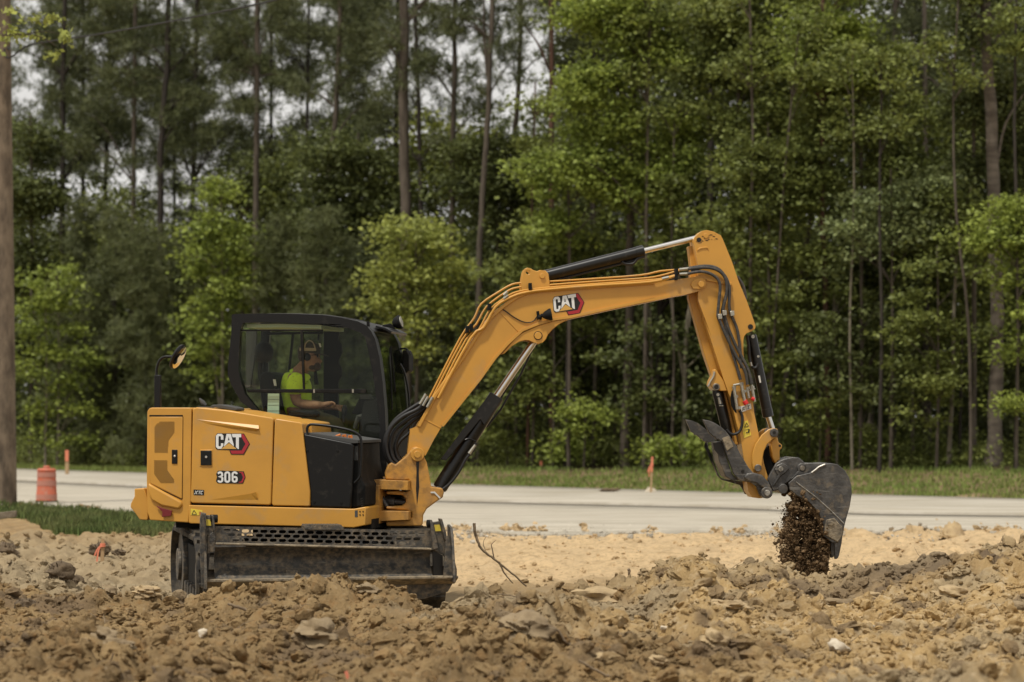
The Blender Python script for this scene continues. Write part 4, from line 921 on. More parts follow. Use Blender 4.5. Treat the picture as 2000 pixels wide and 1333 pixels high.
for x, y in ((1406, 619), (1415, 612), (1430, 613)): part(lambda m: m.prism(B, [(x-4, y-5), (x+4, y-6), (x+5, y+4), (x-3, y+5)], -.19, -.11), 'hose_clamp', 'zinc', sk, bev=.003)
def manifold(m):
    for (a, b, r) in (((1433, 755), (1440, 800), .014), ((1447, 748), (1455, 785), .015), ((1459, 757), (1463, 778), .012), ((1468, 752), (1474, 785), .012), ((1432, 753), (1448, 750), .010), ((1448, 767), (1475, 760), .006)):
        m.tube([B.pw(*a, -.145), B.pw(*b, -.145)], r, 10)
    for (x, y, r) in ((1433, 757, .018), (1447, 750, .020), (1452, 765, .021), (1437, 775, .018), (1442, 797, .020), (1469, 757, .017), (1462, 758, .016)):
        m.tube([B.pw(x, y-2.5, -.145), B.pw(x+1, y+2.5, -.145)], r, 6)
part(manifold, 'couplers', 'zinc', sk, bev=0)
part(lambda m: [m.tube([B.pw(1454, 783, -.15), B.pw(1458, 790, -.15)], .022, 14), m.tube([B.pw(1468, 778, -.16), B.pw(1473, 781, -.16)], .016, 12)], 'coupler_cap', 'red_cap', sk, bev=.002)
part(lambda m: [m.prism(B, z7([(605, 800), (630, 785), (660, 1040), (640, 1030), (600, 960), (590, 870)]), -.1165, -.11)], 'oval_recess', 'black_matt', sk, bev=0)
part(lambda m: [m.prism(B, z7([(700, 970), (752, 955), (765, 1015), (715, 1028)]), -.1205, -.11), m.prism(B, z7([(758, 950), (812, 935), (822, 992), (770, 1008)]), -.1205, -.11)], 'label', 'label_white', sk, bev=0)
part(lambda m: [m.tube([B.pw(*a, -.122), B.pw(*b, -.122)], .0022, 5) for a, b in [(z7([p])[0], z7([q])[0]) for p, q in (((718, 985), (745, 978)), ((722, 1005), (748, 998)), ((722, 1015), (735, 975)), ((775, 965), (800, 958)), ((782, 990), (805, 984)), ((780, 998), (795, 955)))]], 'label_print', 'black_ink', sk, bev=0)
wl2 = part(lambda m: m.prism(B, z7([(735, 1130), (780, 1120), (818, 1280), (742, 1312), (735, 1290), (725, 1220)]), -.118, -.11), 'warning_label', 'label_yellow', sk, bev=0)
part(lambda m: [m.tube([B.pw(*z7([a])[0], -.1195), B.pw(*z7([b])[0], -.1195)], r, 5) for a, b, r in (((745, 1195), (768, 1145), .0025), ((768, 1145), (788, 1182), .0025), ((788, 1182), (745, 1195), .0025), ((765, 1255), (775, 1245), .005), ((788, 1255), (795, 1215), .006), ((750, 1225), (795, 1210), .0015))], 'label_print', 'black_ink', wl2, bev=0)
part(lambda m: m.tube(smoothpath([B.pw(*q, -.135) for q in z7([(690, 1010), (712, 1050), (722, 1100), (715, 1180), (690, 1240), (640, 1268), (590, 1262), (550, 1220)])], 5), .012, 8), 'hose', 'hose_black', sk, bev=0)
part(lambda m: m.prism(B, z7([(370, 735), (380, 690), (405, 640), (415, 570), (430, 560), (520, 690), (560, 800), (490, 800), (470, 790), (400, 775)]), -.10, .10), 'thumb_lug', 'yellow', sk, bev=.006)
part(lambda m: m.tube(smoothpath([B.pw(*q, -.105) for q in z7([(420, 590), (410, 640), (375, 700), (350, 755)])], 4), .008, 8), 'guard_wire', 'zinc', sk, bev=0)
part(lambda m: [m.pin(B, *z7([(440, 756)])[0], 7, -.125, .12, 22)], 'pin', 'worn_pin', sk, bev=.003)
part(lambda m: [m.pin(B, *z7([(440, 756)])[0], 4.5, -.13, .12, 18)], 'pin_core', 'grease_hole_black', sk, bev=.001)
# bucket cylinder and thumb cylinder
kc = cyl_parts(B, 0, (1467.5, 655), (1500.5, 815), (1510, 843), .044, .024, 'bucket_cylinder')
part(lambda m: m.tube(smoothpath([B.pw(*q, -.04) for q in z7([(775, 200), (790, 300), (800, 450), (830, 540), (870, 545), (895, 500)])], 4), .014, 8), 'hose', 'hose_black', kc, bev=0)
part(lambda m: m.prism(B, z7([(893, 635), (912, 632), (926, 708), (910, 713)]), -.05, -.044), 'label', 'label_white', kc, bev=0)
part(lambda m: [m.tube([B.pw(*q, -.055) for q in z7([(810, 490), (820, 530)])], .012, 8), m.pin(B, *z7([(838, 210)])[0], 3.5, -.056, -.03, 12), m.pin(B, *z7([(895, 425)])[0], 2.5, -.05, -.03, 12)], 'fitting', 'zinc', kc, bev=0)
tc_ = part(lambda m: m.tube([B.pw(1399, 757, 0), B.pw(1402, 768, 0), B.pw(1419, 838, 0), B.pw(1424, 858, 0)], [.035, .048, .045, .03], 22), 'thumb_cylinder', 'cyl_paint', bev=0)
part(lambda m: [m.tube([B.pw(*q, -.055) for q in z7([(465, 870), (485, 940)])], [.010, .016], 10), m.tube([B.pw(*q, -.055) for q in z7([(470, 960), (515, 962)])], .006, 8), m.pin(B, *z7([(457, 840)])[0], 3, -.056, -.03, 10)], 'fitting', 'zinc', tc_, bev=0)
# linkage
lnk = z8([(728, 138), (755, 145), (765, 175), (755, 200), (735, 212), (715, 228), (680, 260), (655, 315), (645, 370), (640, 430), (632, 460), (600, 468), (575, 445), (568, 400), (570, 330), (592, 260), (640, 190), (690, 148)])
for ca, cb in ((-.155, -.125), (.125, .155)): part(lambda m: m.prism(B, lnk, ca, cb, at_plane=-.155), 'side_link', 'yellow', bev=.006)
lk2 = z8([(705, 245), (735, 215), (755, 205), (765, 245), (790, 265), (790, 288), (772, 305), (775, 385), (738, 402), (715, 350)])
part(lambda m: m.prism(B, lk2, -.07, .07), 'bucket_link', 'yellow', bev=.008)
part(lambda m: [m.pin(B, *z8([(774, 270)])[0], 2.6, -.073, -.06, 14)], 'eye', 'grease_hole_black', bev=0)
part(lambda m: [m.pin(B, *z8([(732, 174)])[0], 8.4, -.172, .16, 26)], 'pin', 'worn_steel', bev=.004)
part(lambda m: [m.pin(B, *z8([(733, 172)])[0], 3.4, -.18, -.16, 6)], 'bolt', 'grease_hole_black', bev=.001)
part(lambda m: [m.pin(B, *z8([(612, 436)])[0], 7, -.172, .16, 22)], 'pin', 'worn_steel', bev=.004)
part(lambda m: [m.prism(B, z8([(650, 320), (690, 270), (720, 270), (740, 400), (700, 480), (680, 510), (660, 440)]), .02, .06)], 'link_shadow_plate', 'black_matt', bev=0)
# thumb: two toothed blades on a carrier
th1 = z8([(200, 75), (245, 82), (290, 100), (340, 132), (375, 165), (402, 200), (450, 270), (480, 330), (540, 430), (575, 470), (640, 485), (690, 540), (715, 600), (700, 650), (650, 658), (620, 630), (600, 575), (560, 545), (470, 530), (430, 480), (380, 345), (345, 235), (330, 238), (316, 222), (300, 225), (290, 205), (276, 205), (262, 185), (250, 182)])
TH = part(lambda m: m.prism(B, th1, -.20, -.155), 'thumb', 'worn_steel', bev=.008)
th2 = z8([(110, 75), (160, 85), (205, 105), (250, 140), (340, 215), (350, 232), (280, 252), (270, 240), (262, 262), (275, 245), (290, 330), (370, 510), (400, 525), (560, 545), (600, 575), (615, 640), (560, 640), (540, 600), (520, 570), (380, 530), (350, 500), (262, 245), (242, 236), (236, 222), (220, 222), (212, 208), (190, 192), (176, 190), (170, 178), (150, 168)])
part(lambda m: m.prism(B, th2, .14, .18, at_plane=-.15), 'thumb_blade', 'worn_steel', TH, bev=.006)
part(lambda m: m.prism(B, z8([(300, 240), (350, 240), (365, 320), (420, 480), (470, 530), (410, 525), (370, 500), (320, 380)]), -.15, .14), 'thumb_web', 'worn_steel', TH, bev=.006)
part(lambda m: m.prism(B, z8([(275, 250), (345, 245), (352, 350), (310, 330), (285, 300)]), -.158, -.150), 'thumb_opening', 'grease_hole_black', TH, bev=0)
part(lambda m: m.prism(B, z8([(510, 500), (530, 475), (570, 470), (640, 487), (692, 540), (712, 590), (705, 610), (640, 580), (600, 550), (540, 535), (515, 520)]), -.235, -.195), 'thumb_knuckle', 'worn_steel', TH, bev=.012, seg=3)
part(lambda m: m.pin(B, *z8([(678, 620)])[0], 11.5, -.24, .2, 28), 'thumb_pin', 'worn_steel', TH, bev=.006)
part(lambda m: m.pin(B, *z8([(681, 622)])[0], 6, -.255, -.23, 24), 'pin_head', 'worn_lit_edge', TH, bev=.004)
part(lambda m: m.pin(B, *z8([(498, 462)])[0], 3.4, -.203, -.19, 12), 'hole', 'grease_hole_black', TH, bev=0)
part(lambda m: m.prism(B, z8([(345, 215), (395, 195), (430, 275), (380, 310)]), -.206, -.19), 'thumb_wear_plate', 'blade_dusty', TH, bev=.004)
# coupler
cp = z8([(680, 520), (700, 480), (728, 430), (745, 400), (785, 375), (870, 354), (915, 358), (945, 382), (968, 410), (975, 450), (950, 475), (900, 500), (860, 525), (810, 560), (760, 600), (722, 612), (715, 590)])
CP = part(lambda m: m.prism(B, cp, -.165, -.135), 'coupler', 'worn_steel', bev=.008)
part(lambda m: m.prism(B, cp, .135, .165, at_plane=-.165), 'coupler_plate', 'worn_steel', CP, bev=.008)
part(lambda m: m.prism(B, z8([(760, 380), (870, 362), (940, 395), (955, 450), (820, 560), (740, 600), (730, 560), (800, 480)]), -.13, .13), 'coupler_body', 'worn_steel', CP, bev=.01)
part(lambda m: m.prism(B, z8([(735, 450), (750, 415), (790, 398), (825, 410), (845, 440), (820, 470), (780, 500), (740, 560), (728, 580), (722, 560), (760, 490)]), -.182, -.163), 'coupler_cheek', 'worn_steel', CP, bev=.008)
part(lambda m: [m.pin(B, *z8([(782, 444)])[0], 5.2, -.20, .17, 20)], 'pin', 'worn_lit_edge', CP, bev=.003)
part(lambda m: [m.pin(B, *z8([(940, 436)])[0], 9.5, -.19, .17, 24)], 'pin_boss', 'worn_steel', CP, bev=.005)
part(lambda m: [m.pin(B, *z8([(800, 592)])[0], 9.5, -.20, .17, 24)], 'pin_boss', 'worn_steel', CP, bev=.005)
part(lambda m: [m.pin(B, *z8([(942, 438)])[0], 5, -.196, -.18, 20)], 'pin', 'worn_pin', CP, bev=.002)
# bucket
bp_ = [(1540, 944), (1556, 930), (1585, 923), (1596, 914), (1614, 906), (1626, 905.5), (1637, 908), (1651, 920), (1659, 934), (1663.5, 950), (1664, 965), (1660, 990), (1652, 1018), (1649, 1030), (1647, 1044), (1638, 1060), (1626, 1061), (1609, 1047), (1609, 1026), (1598, 1000), (1580, 981), (1556, 968), (1543, 957)]
BW = .27
BK = part(lambda m: m.prism(B, bp_, -BW, -BW+.022), 'bucket', 'worn_steel', bev=.006, seg=3)
part(lambda m: m.prism(B, [B.pl(*q, -BW) for q in bp_], BW-.022, BW, local=True), 'bucket_side', 'worn_steel', BK, bev=.005)
bpath = [B.pl(*q, -BW) for q in bp_[3:16]]
part(lambda m: m.band(B, bpath, .02, -BW+.0225, BW-.0225, inward=1), 'bucket_shell', 'worn_steel', BK, bev=0)
part(lambda m: m.prism(B, [(1545, 936), (1572, 905), (1612, 906), (1600, 914), (1588, 924), (1556, 934)], -.19, .19), 'bucket_ears', 'worn_steel', BK, bev=.006)
part(lambda m: m.tube([B.pw(*q, -BW-.001) for q in z8([(893, 540), (1050, 660), (1160, 760), (1250, 850)])], .006, 6), 'weld_bead', 'worn_lit_edge', BK, bev=0)
part(lambda m: m.tube(smoothpath([B.pw(*q, -BW-.002) for q in z8([(1010, 472), (1040, 450), (1065, 430), (1110, 410)])], 4), .009, 6), 'edge_highlight', 'worn_lit_edge', BK, bev=0)  # bead painted bright for the light along the bucket's upper edge
part(lambda m: m.prism(B, z8([(1120, 820), (1180, 808), (1215, 850), (1240, 870), (1245, 935), (1205, 990), (1110, 935), (1108, 870)]), -BW-.014, -BW), 'side_cutter', 'blade_dusty', BK, bev=.008)
part(lambda m: m.prism(B, z8([(1125, 835), (1170, 830), (1182, 850), (1160, 868), (1130, 864)]), -BW-.024, -BW-.012), 'cutter_boss', 'blade_dusty', BK, bev=.008, seg=3)
for c, dx in ((-BW+.02, 0), (-BW+.19, -16), (BW-.12, -2), (BW-.03, -10)):
    part(lambda m: m.prism(B, [(1629+dx*.0, 1040), (1649, 1030), (1645, 1062), (1640, 1086), (1637, 1092), (1632, 1093), (1631, 1064)], c, c+.05, at_plane=-BW), 'tooth', 'worn_steel', BK, bev=.006)
part(lambda m: m.prism(B, [(1604, 1030), (1632, 1040), (1622, 1064), (1616, 1088), (1610, 1090), (1607, 1080), (1604, 1060)], BW-.1, BW-.05), 'tooth', 'worn_steel', BK, bev=.006)
# ------------------------------------------------------------------ blade and tracks
BD = -1.6
def Uc(L, c=BD): return [U.pl(*p, c) for p in L]
bl_ = EX
pl_out = zb([(335, 160), (920, 172), (1740, 190), (1742, 305), (335, 268)])
holes = []
for r, (y, n, x0) in enumerate(((189, 22, 411), (217, 21, 441), (246, 20, 471))):
    for k in range(n):
        x = x0+k*60.3; yy = y+(x-411)*.0215
        if x > 1700: continue
        w2, h2_ = 24, 10.5
        holes.append(zb([(x-w2+h2_*(1-math.cos(a)) if math.cos(a) > 0 else x-w2, 0) for a in ()]) if False else
                     zb([(x-w2+h2_+h2_*math.cos(math.radians(a)), yy+h2_*math.sin(math.radians(a))) for a in (90, 135, 180, 225, 270)] +
                        [(x+w2-h2_+h2_*math.cos(math.radians(a)), yy+h2_*math.sin(math.radians(a))) for a in (270, 315, 360, 405, 450)]))
DZ = part(lambda m: m.prism(U, pl_out, BD, BD+.012, holes=holes), 'dozer_blade', 'blade_steel', bev=0, smooth=0)
def mold(m):
    prof = [(1.064, 0), (1.074, 0)]
    # moldboard: concave section swept along x, from the ledge to the cutting edge
    x0, x1 = Uc(zb([(335, 280)]))[0][0], Uc(zb([(1748, 300)]))[0][0]
    zt = Uc(zb([(1000, 290)]))[0][1]; zb_ = Uc(zb([(1000, 492)]))[0][1]
    n = 9; V = []; th = .02
    for i in range(n+1):
        t = i/n; z = zt+(zb_-zt)*t; c = BD+.012+.14*math.sin(math.pi*(.12+.80*t))-.05
        V += [U.w(x0, c, z), U.w(x1, c, z), U.w(x0, c+th, z), U.w(x1, c+th, z)]
    f = []
    for i in range(n): a = i*4; f += [(a, a+1, a+5, a+4), (a+2, a+6, a+7, a+3), (a, a+4, a+6, a+2), (a+1, a+3, a+7, a+5)]
    f += [(0, 2, 3, 1), (4*n, 4*n+1, 4*n+3, 4*n+2)]; m.add(V, f)
part(mold, 'moldboard', 'blade_steel', DZ, bev=0, smooth=60)
part(lambda m: m.prism(U, zb([(338, 268), (1742, 303), (1745, 317), (338, 282)]), BD-.05, BD+.03), 'blade_ledge', 'blade_ledge' if 'blade_ledge' in MATS else 'blade_dusty', DZ, bev=.006)
part(lambda m: m.prism(U, zb([(920, 160), (1170, 163), (1172, 187), (920, 184)]), BD-.02, BD+.2), 'tread_plate', 'blade_steel', DZ, bev=.003)
part(lambda m: [m.prism(U, zb([(925+k*20, 152), (937+k*20, 152), (940+k*20, 163), (922+k*20, 163)]), BD-.02, BD+.2) for k in range(12)], 'tread_teeth', 'blade_steel', DZ, bev=0)
def edge(m):
    xa, za = Uc(zb([(262, 487)]))[0]; xb, zb2 = Uc(zb([(1900, 516)]))[0]; z = (za+zb2)/2
    # cutting edge leans back underneath
    V = [U.w(xa, BD-.10, z+.012), U.w(xb, BD-.10, z+.012), U.w(xb, BD-.10, z-.006), U.w(xa, BD-.10, z-.006), U.w(xa, BD+.06, z+.012), U.w(xb, BD+.06, z+.012), U.w(xb, BD+.05, z-.06), U.w(xa, BD+.05, z-.06)]
    m.add(V, [(0, 1, 5, 4), (0, 3, 2, 1), (3, 7, 6, 2), (4, 5, 6, 7), (0, 4, 7, 3), (1, 2, 6, 5)])
part(edge, 'cutting_edge', 'blade_dusty', DZ, bev=.003)
part(lambda m: m.prism(U, zb([(262, 500), (1895, 530), (1860, 590), (1700, 640), (262, 590)]), BD+.062, BD+.10, at_plane=BD), 'blade_shade_plate', 'blade_steel', DZ, bev=.003)  # lower plate, coloured dark in place of the shadow under the blade
# end plates (standing across the blade)
def endplate(m, xl, P):
    V = []; pts = P; n = len(pts)
    for dx in (0, .02): V += [U.w(xl+dx, c, z) for c, z in pts]
    m.add(V, [tuple(range(n)), tuple(range(n, 2*n))[::-1]]+[((i+1) % n, i, i+n, (i+1) % n+n) for i in range(n)])
zt = Uc(zb([(240, 75)]))[0][1]; zl = Uc(zb([(240, 565)]))[0][1]; zm = Uc(zb([(240, 300)]))[0][1]
part(lambda m: endplate(m, -.995, [(BD+.10, zt+.0), (BD-.04, zt), (BD-.06, zm), (BD-.13, zl+.10), (BD-.13, zl), (BD+.10, zl)]), 'end_plate', 'blade_steel', DZ, bev=.004)
zt2 = Uc(zb([(1820, 120)]))[0][1]; zl2 = Uc(zb([(1890, 520)]))[0][1]
part(lambda m: endplate(m, .955, [(BD+.12, zt2-.04), (BD, zt2-.06), (BD-.05, zt2-.15), (BD-.13, zl2+.05), (BD-.13, zl2), (BD+.12, zl2)]), 'end_plate', 'blade_steel', DZ, bev=.004)
part(lambda m: m.prism(U, zb([(1838, 222), (1850, 225), (1880, 330), (1908, 440), (1908, 505), (1895, 518), (1820, 512), (1830, 380)]), BD-.06, BD-.03), 'end_wing', 'blade_steel', DZ, bev=.004)
def hanger(m, s):
    if s < 0:
        m.prism(U, zb([(245, 68), (262, 82), (270, 200), (270, 560), (246, 566), (236, 300), (236, 110)]), BD-.07, BD-.04)
        m.prism(U, zb([(262, 88), (310, 92), (330, 120), (330, 200), (283, 225), (275, 300), (262, 300)]), BD-.02, BD+.06)
        m.prism(U, zb([(312, 88), (326, 92), (336, 190), (322, 200)]), BD-.06, BD+.02)
        m.prism(U, zb([(283, 225), (330, 190), (336, 330), (300, 330), (290, 460), (278, 460)]), BD-.03, BD+.0)
    else:
        m.prism(U, zb([(1735, 118), (1748, 122), (1790, 305), (1752, 315), (1742, 200)]), BD-.05, BD+.0)
        m.prism(U, zb([(1798, 112), (1812, 112), (1842, 215), (1838, 260), (1825, 240)]), BD-.05, BD+.04)
        m.prism(U, zb([(1748, 135), (1800, 128), (1832, 250), (1835, 370), (1818, 345), (1760, 320), (1752, 250)]), BD-.01, BD+.03)
part(lambda m: hanger(m, -1), 'hanger', 'blade_steel', DZ, bev=.005)
part(lambda m: hanger(m, 1), 'hanger', 'blade_steel', DZ, bev=.005)
part(lambda m: m.prism(U, zb([(1752, 322), (1816, 350), (1816, 512), (1756, 505)]), BD+.0, BD+.03), 'hanger_recess', 'grease_hole_black', DZ, bev=0)
part(lambda m: m.prism(U, zb([(283, 340), (300, 335), (290, 455), (280, 470)]), BD-.038, BD-.02), 'hanger_recess', 'grease_hole_black', DZ, bev=0)
part(lambda m: m.prism(U, zb([(270, 115), (304, 118), (308, 158), (275, 156)]), BD-.024, BD-.018), 'label', 'label_yellow', DZ, bev=0)
part(lambda m: m.prism(U, zb([(1760, 152), (1795, 150), (1806, 192), (1768, 193)]), BD-.014, BD-.008), 'label', 'label_yellow', DZ, bev=0)
for a, b, y in ((300, 350, 112), (1712, 1745, 145)): part(lambda m: m.tube([U.pw(*zb([(a, y)])[0], BD+.0), U.pw(*zb([(b, y)])[0], BD+.0)], .032, 16), 'hanger_pin', 'black_matt', DZ, bev=.003)
# push arms back to the frame
part(lambda m: [m.prism(U, [(x, .30), (x+.10, .30), (x+.10, .46), (x, .46)], BD+.03, -.3, local=True) for x in (-.35, .25)], 'push_arm', 'blade_steel', DZ, bev=.008)
# tracks
def track_profile(r=.30, L=.92):
    P = []
    for a in range(-90, 91, 15): P.append((L+r*math.cos(math.radians(a))*1.0, r*math.sin(math.radians(a))))
    for a in range(90, 271, 15): P.append((-L+r*math.cos(math.radians(a)), r*math.sin(math.radians(a))))
    return P
zc = .36
def sideprism(m, P, x0, x1, dz=zc):
    n = len(P); V = [U.w(x0, -y, z+dz) for y, z in P]+[U.w(x1, -y, z+dz) for y, z in P]
    m.add(V, [tuple(range(n)), tuple(range(n, 2*n))[::-1]]+[((i+1) % n, i, i+n, (i+1) % n+n) for i in range(n)])
def trackbelt(m, x0):
    r0, r1 = .30, .345; L = .90; N = 44
    per = []
    tot = 4*L+2*math.pi*r1; 
    def pt(s, r):
        s = s % tot
        if s < 2*L: return (-L+s, r)
        s -= 2*L
        if s < math.pi*r1: a = math.pi/2-s/r1; return (L+r*math.cos(a), r*math.sin(a))
        s -= math.pi*r1
        if s < 2*L: return (L-s, -r)
        s -= 2*L; a = -math.pi/2-s/r1; return (-L+r*math.cos(a), r*math.sin(a))
    n = N*2; V = []; f = []
    for i in range(n):
        s = i*tot/n; lugr = r1 if i % 2 == 0 else r1
        for (r, x) in ((r0, x0), (r1-.012, x0), (r1, x0+.02), (r1, x0+.38), (r1-.012, x0+.40), (r0, x0+.40)):
            y, z = pt(s, r); V.append(U.w(x, -y, z+zc))
    for i in range(n):
        j = (i+1) % n
        for k in range(6): f.append((i*6+k, i*6+(k+1) % 6, j*6+(k+1) % 6, j*6+k))
    m.add(V, f)
    for i in range(N):
        s = i*tot/N; q = [pt(s+ds, r) for ds, r in ((0, r1-.003), (.035, r1-.003), (.030, r1+.028), (.006, r1+.028))]
        W = [U.w(x, -y, z+zc) for x in (x0+.015, x0+.385) for y, z in q]
        m.add(W, [(0, 1, 2, 3), (7, 6, 5, 4), (0, 4, 5, 1), (1, 5, 6, 2), (2, 6, 7, 3), (3, 7, 4, 0)])
for x0 in (-1.01, .60):
    T = part(lambda m: trackbelt(m, x0), 'track', 'rubber', bev=0, smooth=30)
    part(lambda m: sideprism(m, track_profile(.20, .80), x0+.10, x0+.30), 'track_frame', 'black_matt', T, bev=.01)
    for y in (-.90, .90):
        part(lambda m: [m.cyl(U.w(x0+.06, y, zc), U.w(x0+.34, y, zc), .285, 30), m.cyl(U.w(x0+.03, y, zc), U.w(x0+.06, y, zc), .14, 24)], 'sprocket' if y > 0 else 'idler', 'blade_steel', T, bev=.006)
    for y in (-.5, -.25, 0, .25, .5):
        part(lambda m: m.cyl(U.w(x0+.06, y, .16), U.w(x0+.34, y, .16), .085, 18), 'roller', 'blade_steel', T, bev=.005)
part(lambda m: m.prism(U, [(-.6, .26), (.6, .26), (.5, .62), (-.5, .62)], -.55, .55, local=True), 'car_body', 'black_matt', bev=.02)
# dust-coloured soil lying on the blade
# ------------------------------------------------------------------ falling soil
def falling():
    r = np.random.default_rng(3); pos = []; rad = []
    L = [(960, 1549, 1602), (985, 1545, 1604), (1010, 1534, 1612), (1040, 1528, 1618), (1070, 1526, 1620), (1095, 1532, 1618), (1118, 1536, 1616), (1142, 1540, 1612)]
    ya = [q[0] for q in L]; xa = [q[1] for q in L]; xb = [q[2] for q in L]
    n = 26000; y = r.uniform(958, 1140, n); a, b = np.interp(y, ya, xa), np.interp(y, ya, xb)
    u = r.random(n); wob = 9*(fbm(y/16, y*0, 5, 3)-.5)*2; px = a+(b-a)*u+wob*(1-u); px += np.where(r.random(n) < .3, -r.exponential(3.5, n), 0); c = r.normal(0, .11, n)
    kp = fbm(px/9, y/22, 8, 3) > .26; y, px, c, u = y[kp], px[kp], c[kp], u[kp]
    for P, Y_, cc in zip(px, y, c):
        pos.append(B.pw(P, Y_, cc)[:]); rad.append(.0022+.0085*r.random()**2.2+.020*r.random()**18)
    n = 1100; y = r.uniform(980, 1130, n); a = np.interp(y, ya, xa); px = a+6-r.exponential(6.5, n)
    for P, Y_ in zip(px, y): pos.append(B.pw(P, Y_, r.normal(0, .1))[:]); rad.append(.0025+.005*r.random()**3)
    n = 420; px = 1603+r.exponential(13, n); y = r.uniform(1060, 1135, n)
    for P, Y_ in zip(px, y): pos.append(B.pw(P, Y_, r.normal(0, .1))[:]); rad.append(.002+.004*r.random()**3)
    o = scatter('falling_soil', np.array(pos), np.array(rad), mats='wet_soil', zones=False, sub_big=.012, off=0)
falling()
# soil still packed in the bucket mouth
def packed(m):
    m.prism(B, [(1556, 968), (1575, 960), (1610, 985), (1622, 1020), (1622, 1050), (1606, 1046), (1600, 1020), (1580, 990)], -.22, .22)
part(packed, 'packed_soil', 'wet_soil', BK, bev=.02)

# ------------------------------------------------------------------ the driver
def skinned(name, joints, edges, m, parent=None, loc=None, sub=2, root=0):
    org = wloc(parent) if parent is not None else Vector(loc)
    me = bpy.data.meshes.new(name); me.from_pydata([tuple(Vector(j[0])-org) for j in joints], edges, []); me.update()
    o = mesh_obj(name, me, m, parent, (0, 0, 0) if parent is not None else org)
    sk_ = o.modifiers.new('skin', 'SKIN'); sk_.use_smooth_shade = True; sk_.branch_smoothing = .4
    for i, j in enumerate(joints):
        r = j[1]; d = me.skin_vertices[0].data[i]; d.radius = (r, r) if not isinstance(r, tuple) else r; d.use_root = (i == root)
    s = o.modifiers.new('subsurf', 'SUBSURF'); s.levels = sub; s.render_levels = sub
    return o
def q7(x, y, c): return H.pw(520+x/6.667, 640+y/6.667, c)
PC = .52
PE = thing('person', q7(420, 1200, PC), 'driver in lime green shirt and brown cap seated in the cab, hands on the controls', 'person')
J = []; E = []
def j(p, r, par=None):
    J.append((p, r)); k = len(J)-1
    if par is not None: E.append((par, k))
    return k
pel = j(q7(380, 1170, PC), (.13, .15)); sp = j(q7(370, 1000, PC), (.115, .14), pel); ch = j(q7(400, 760, PC), (.12, .16), sp); sh = j(q7(440, 600, PC), (.09, .11), ch)
nk = j(q7(490, 520, PC), .058, sh); nk2 = j(q7(520, 440, PC), .062, nk)
for s, c in ((-1, PC-.20), (1, PC+.20)):
    s0 = j(q7(370, 640, c), .068, ch); e0 = j(q7(385 if s < 0 else 480, 985, c-.03*s), .050, s0)
    wx, wy, hx, hy, hc = (740, 1010, 800, 1000, .24) if s < 0 else (900, 1040, 950, 1050, .5)
    f0 = j(q7((385+wx)/2+40, 1015, (c+hc)/2), .044, e0); w0 = j(q7(wx, wy, hc), .028, f0); p0 = j(q7(hx, hy, hc), (.022, .038), w0)
    for k in range(4):
        dc = (k-1.5)*.021; a = j(q7(hx+55, hy-28+k*6, hc+dc), .0105, p0); b_ = j(q7(hx+95+4*(k % 2), hy-8+k*8, hc+dc), .0095, a); j(q7(hx+92, hy+24+k*6, hc+dc), .008, b_)
    t = j(q7(hx+10, hy+30, hc-.03*s), .011, p0); j(q7(hx+50, hy+42, hc-.035*s), .009, t)
for s in (-1, 1):
    h = j(q7(450, 1215, PC+.10*s), .085, pel); kn = j(q7(900, 1245, PC+.14*s), .065, h); an = j(q7(980, 1560, PC+.14*s), .048, kn); j(q7(1080, 1600, PC+.14*s), .04, an)
body = skinned('body', J, E, 'skin', PE)
def head(m):
    """rings from chin to crown in head coordinates: x forward, y side, z up; about 0.23 m tall"""
    rings = [(-.118, .052, -.030, .030), (-.105, .070, -.045, .045), (-.085, .078, -.060, .056), (-.060, .082, -.075, .062), (-.040, .086, -.082, .066), (-.020, .086, -.088, .070), (0, .080, -.092, .073), (.020, .084, -.095, .075), (.045, .088, -.097, .075), (.075, .078, -.090, .068), (.100, .052, -.065, .050), (.113, .018, -.025, .02)]
    n = 20; V = []; f = []
    o = q7(565, 385, PC)
    for z, fr_, bk, wd in rings:
        for k in range(n):
            a = 2*math.pi*k/n; ca, sa = math.cos(a), math.sin(a); x = (fr_ if ca > 0 else -bk)*abs(ca)**.9*(1 if ca > 0 else -1); y = wd*sa
            if k == 0: x += {-.040: .018, -.020: .030, 0: .016, -.060: .004, -.085: .006, -.105: .006}.get(z, 0)
            if k in (1, n-1) and z in (0, -.0): x -= .008
            dx = Vector((H.c, -H.s, 0)); dy = Vector((H.s, H.c, 0)); V.append(o+dx*(x+z*.10)+dy*y+Vector((0, 0, z-.004-x*.12)))
    for i in range(len(rings)-1):
        for k in range(n): f.append((i*n+k, i*n+(k+1) % n, (i+1)*n+(k+1) % n, (i+1)*n+k))
    f += [tuple(range(n))[::-1], tuple(range((len(rings)-1)*n, len(rings)*n))]; m.add(V, f)
hdm = part(head, 'head', 'skin', PE, bev=0, smooth=70)
hv = lambda x, y, z: q7(565, 385, PC)+Vector((H.c, -H.s, 0))*x+Vector((H.s, H.c, 0))*y+Vector((0, 0, z))
part(lambda m: [m.ell(hv(-.012, s*.076, -.012), .018, .009, .030, 10, 8) for s in (-1, 1)], 'ears', 'skin', hdm, bev=0)
part(lambda m: [m.ell(hv(.062, 0, -.082), .038, .052, .042, 14, 10), m.ell(hv(.02, 0, -.085), .05, .060, .036, 14, 10)], 'beard', 'beard', hdm, bev=0)
part(lambda m: m.ell(hv(-.03, 0, .01), .074, .079, .075, 16, 10), 'hair', 'beard', hdm, bev=0)
part(lambda m: [m.ell(hv(.080, s*.032, .012), .010, .026, .018, 12, 8) for s in (-1, 1)]+[m.tube([hv(.078, s*.056, .018), hv(-.01, s*.078, .010)], .004, 6) for s in (-1, 1)], 'sunglasses', 'black_paint', hdm, bev=0)
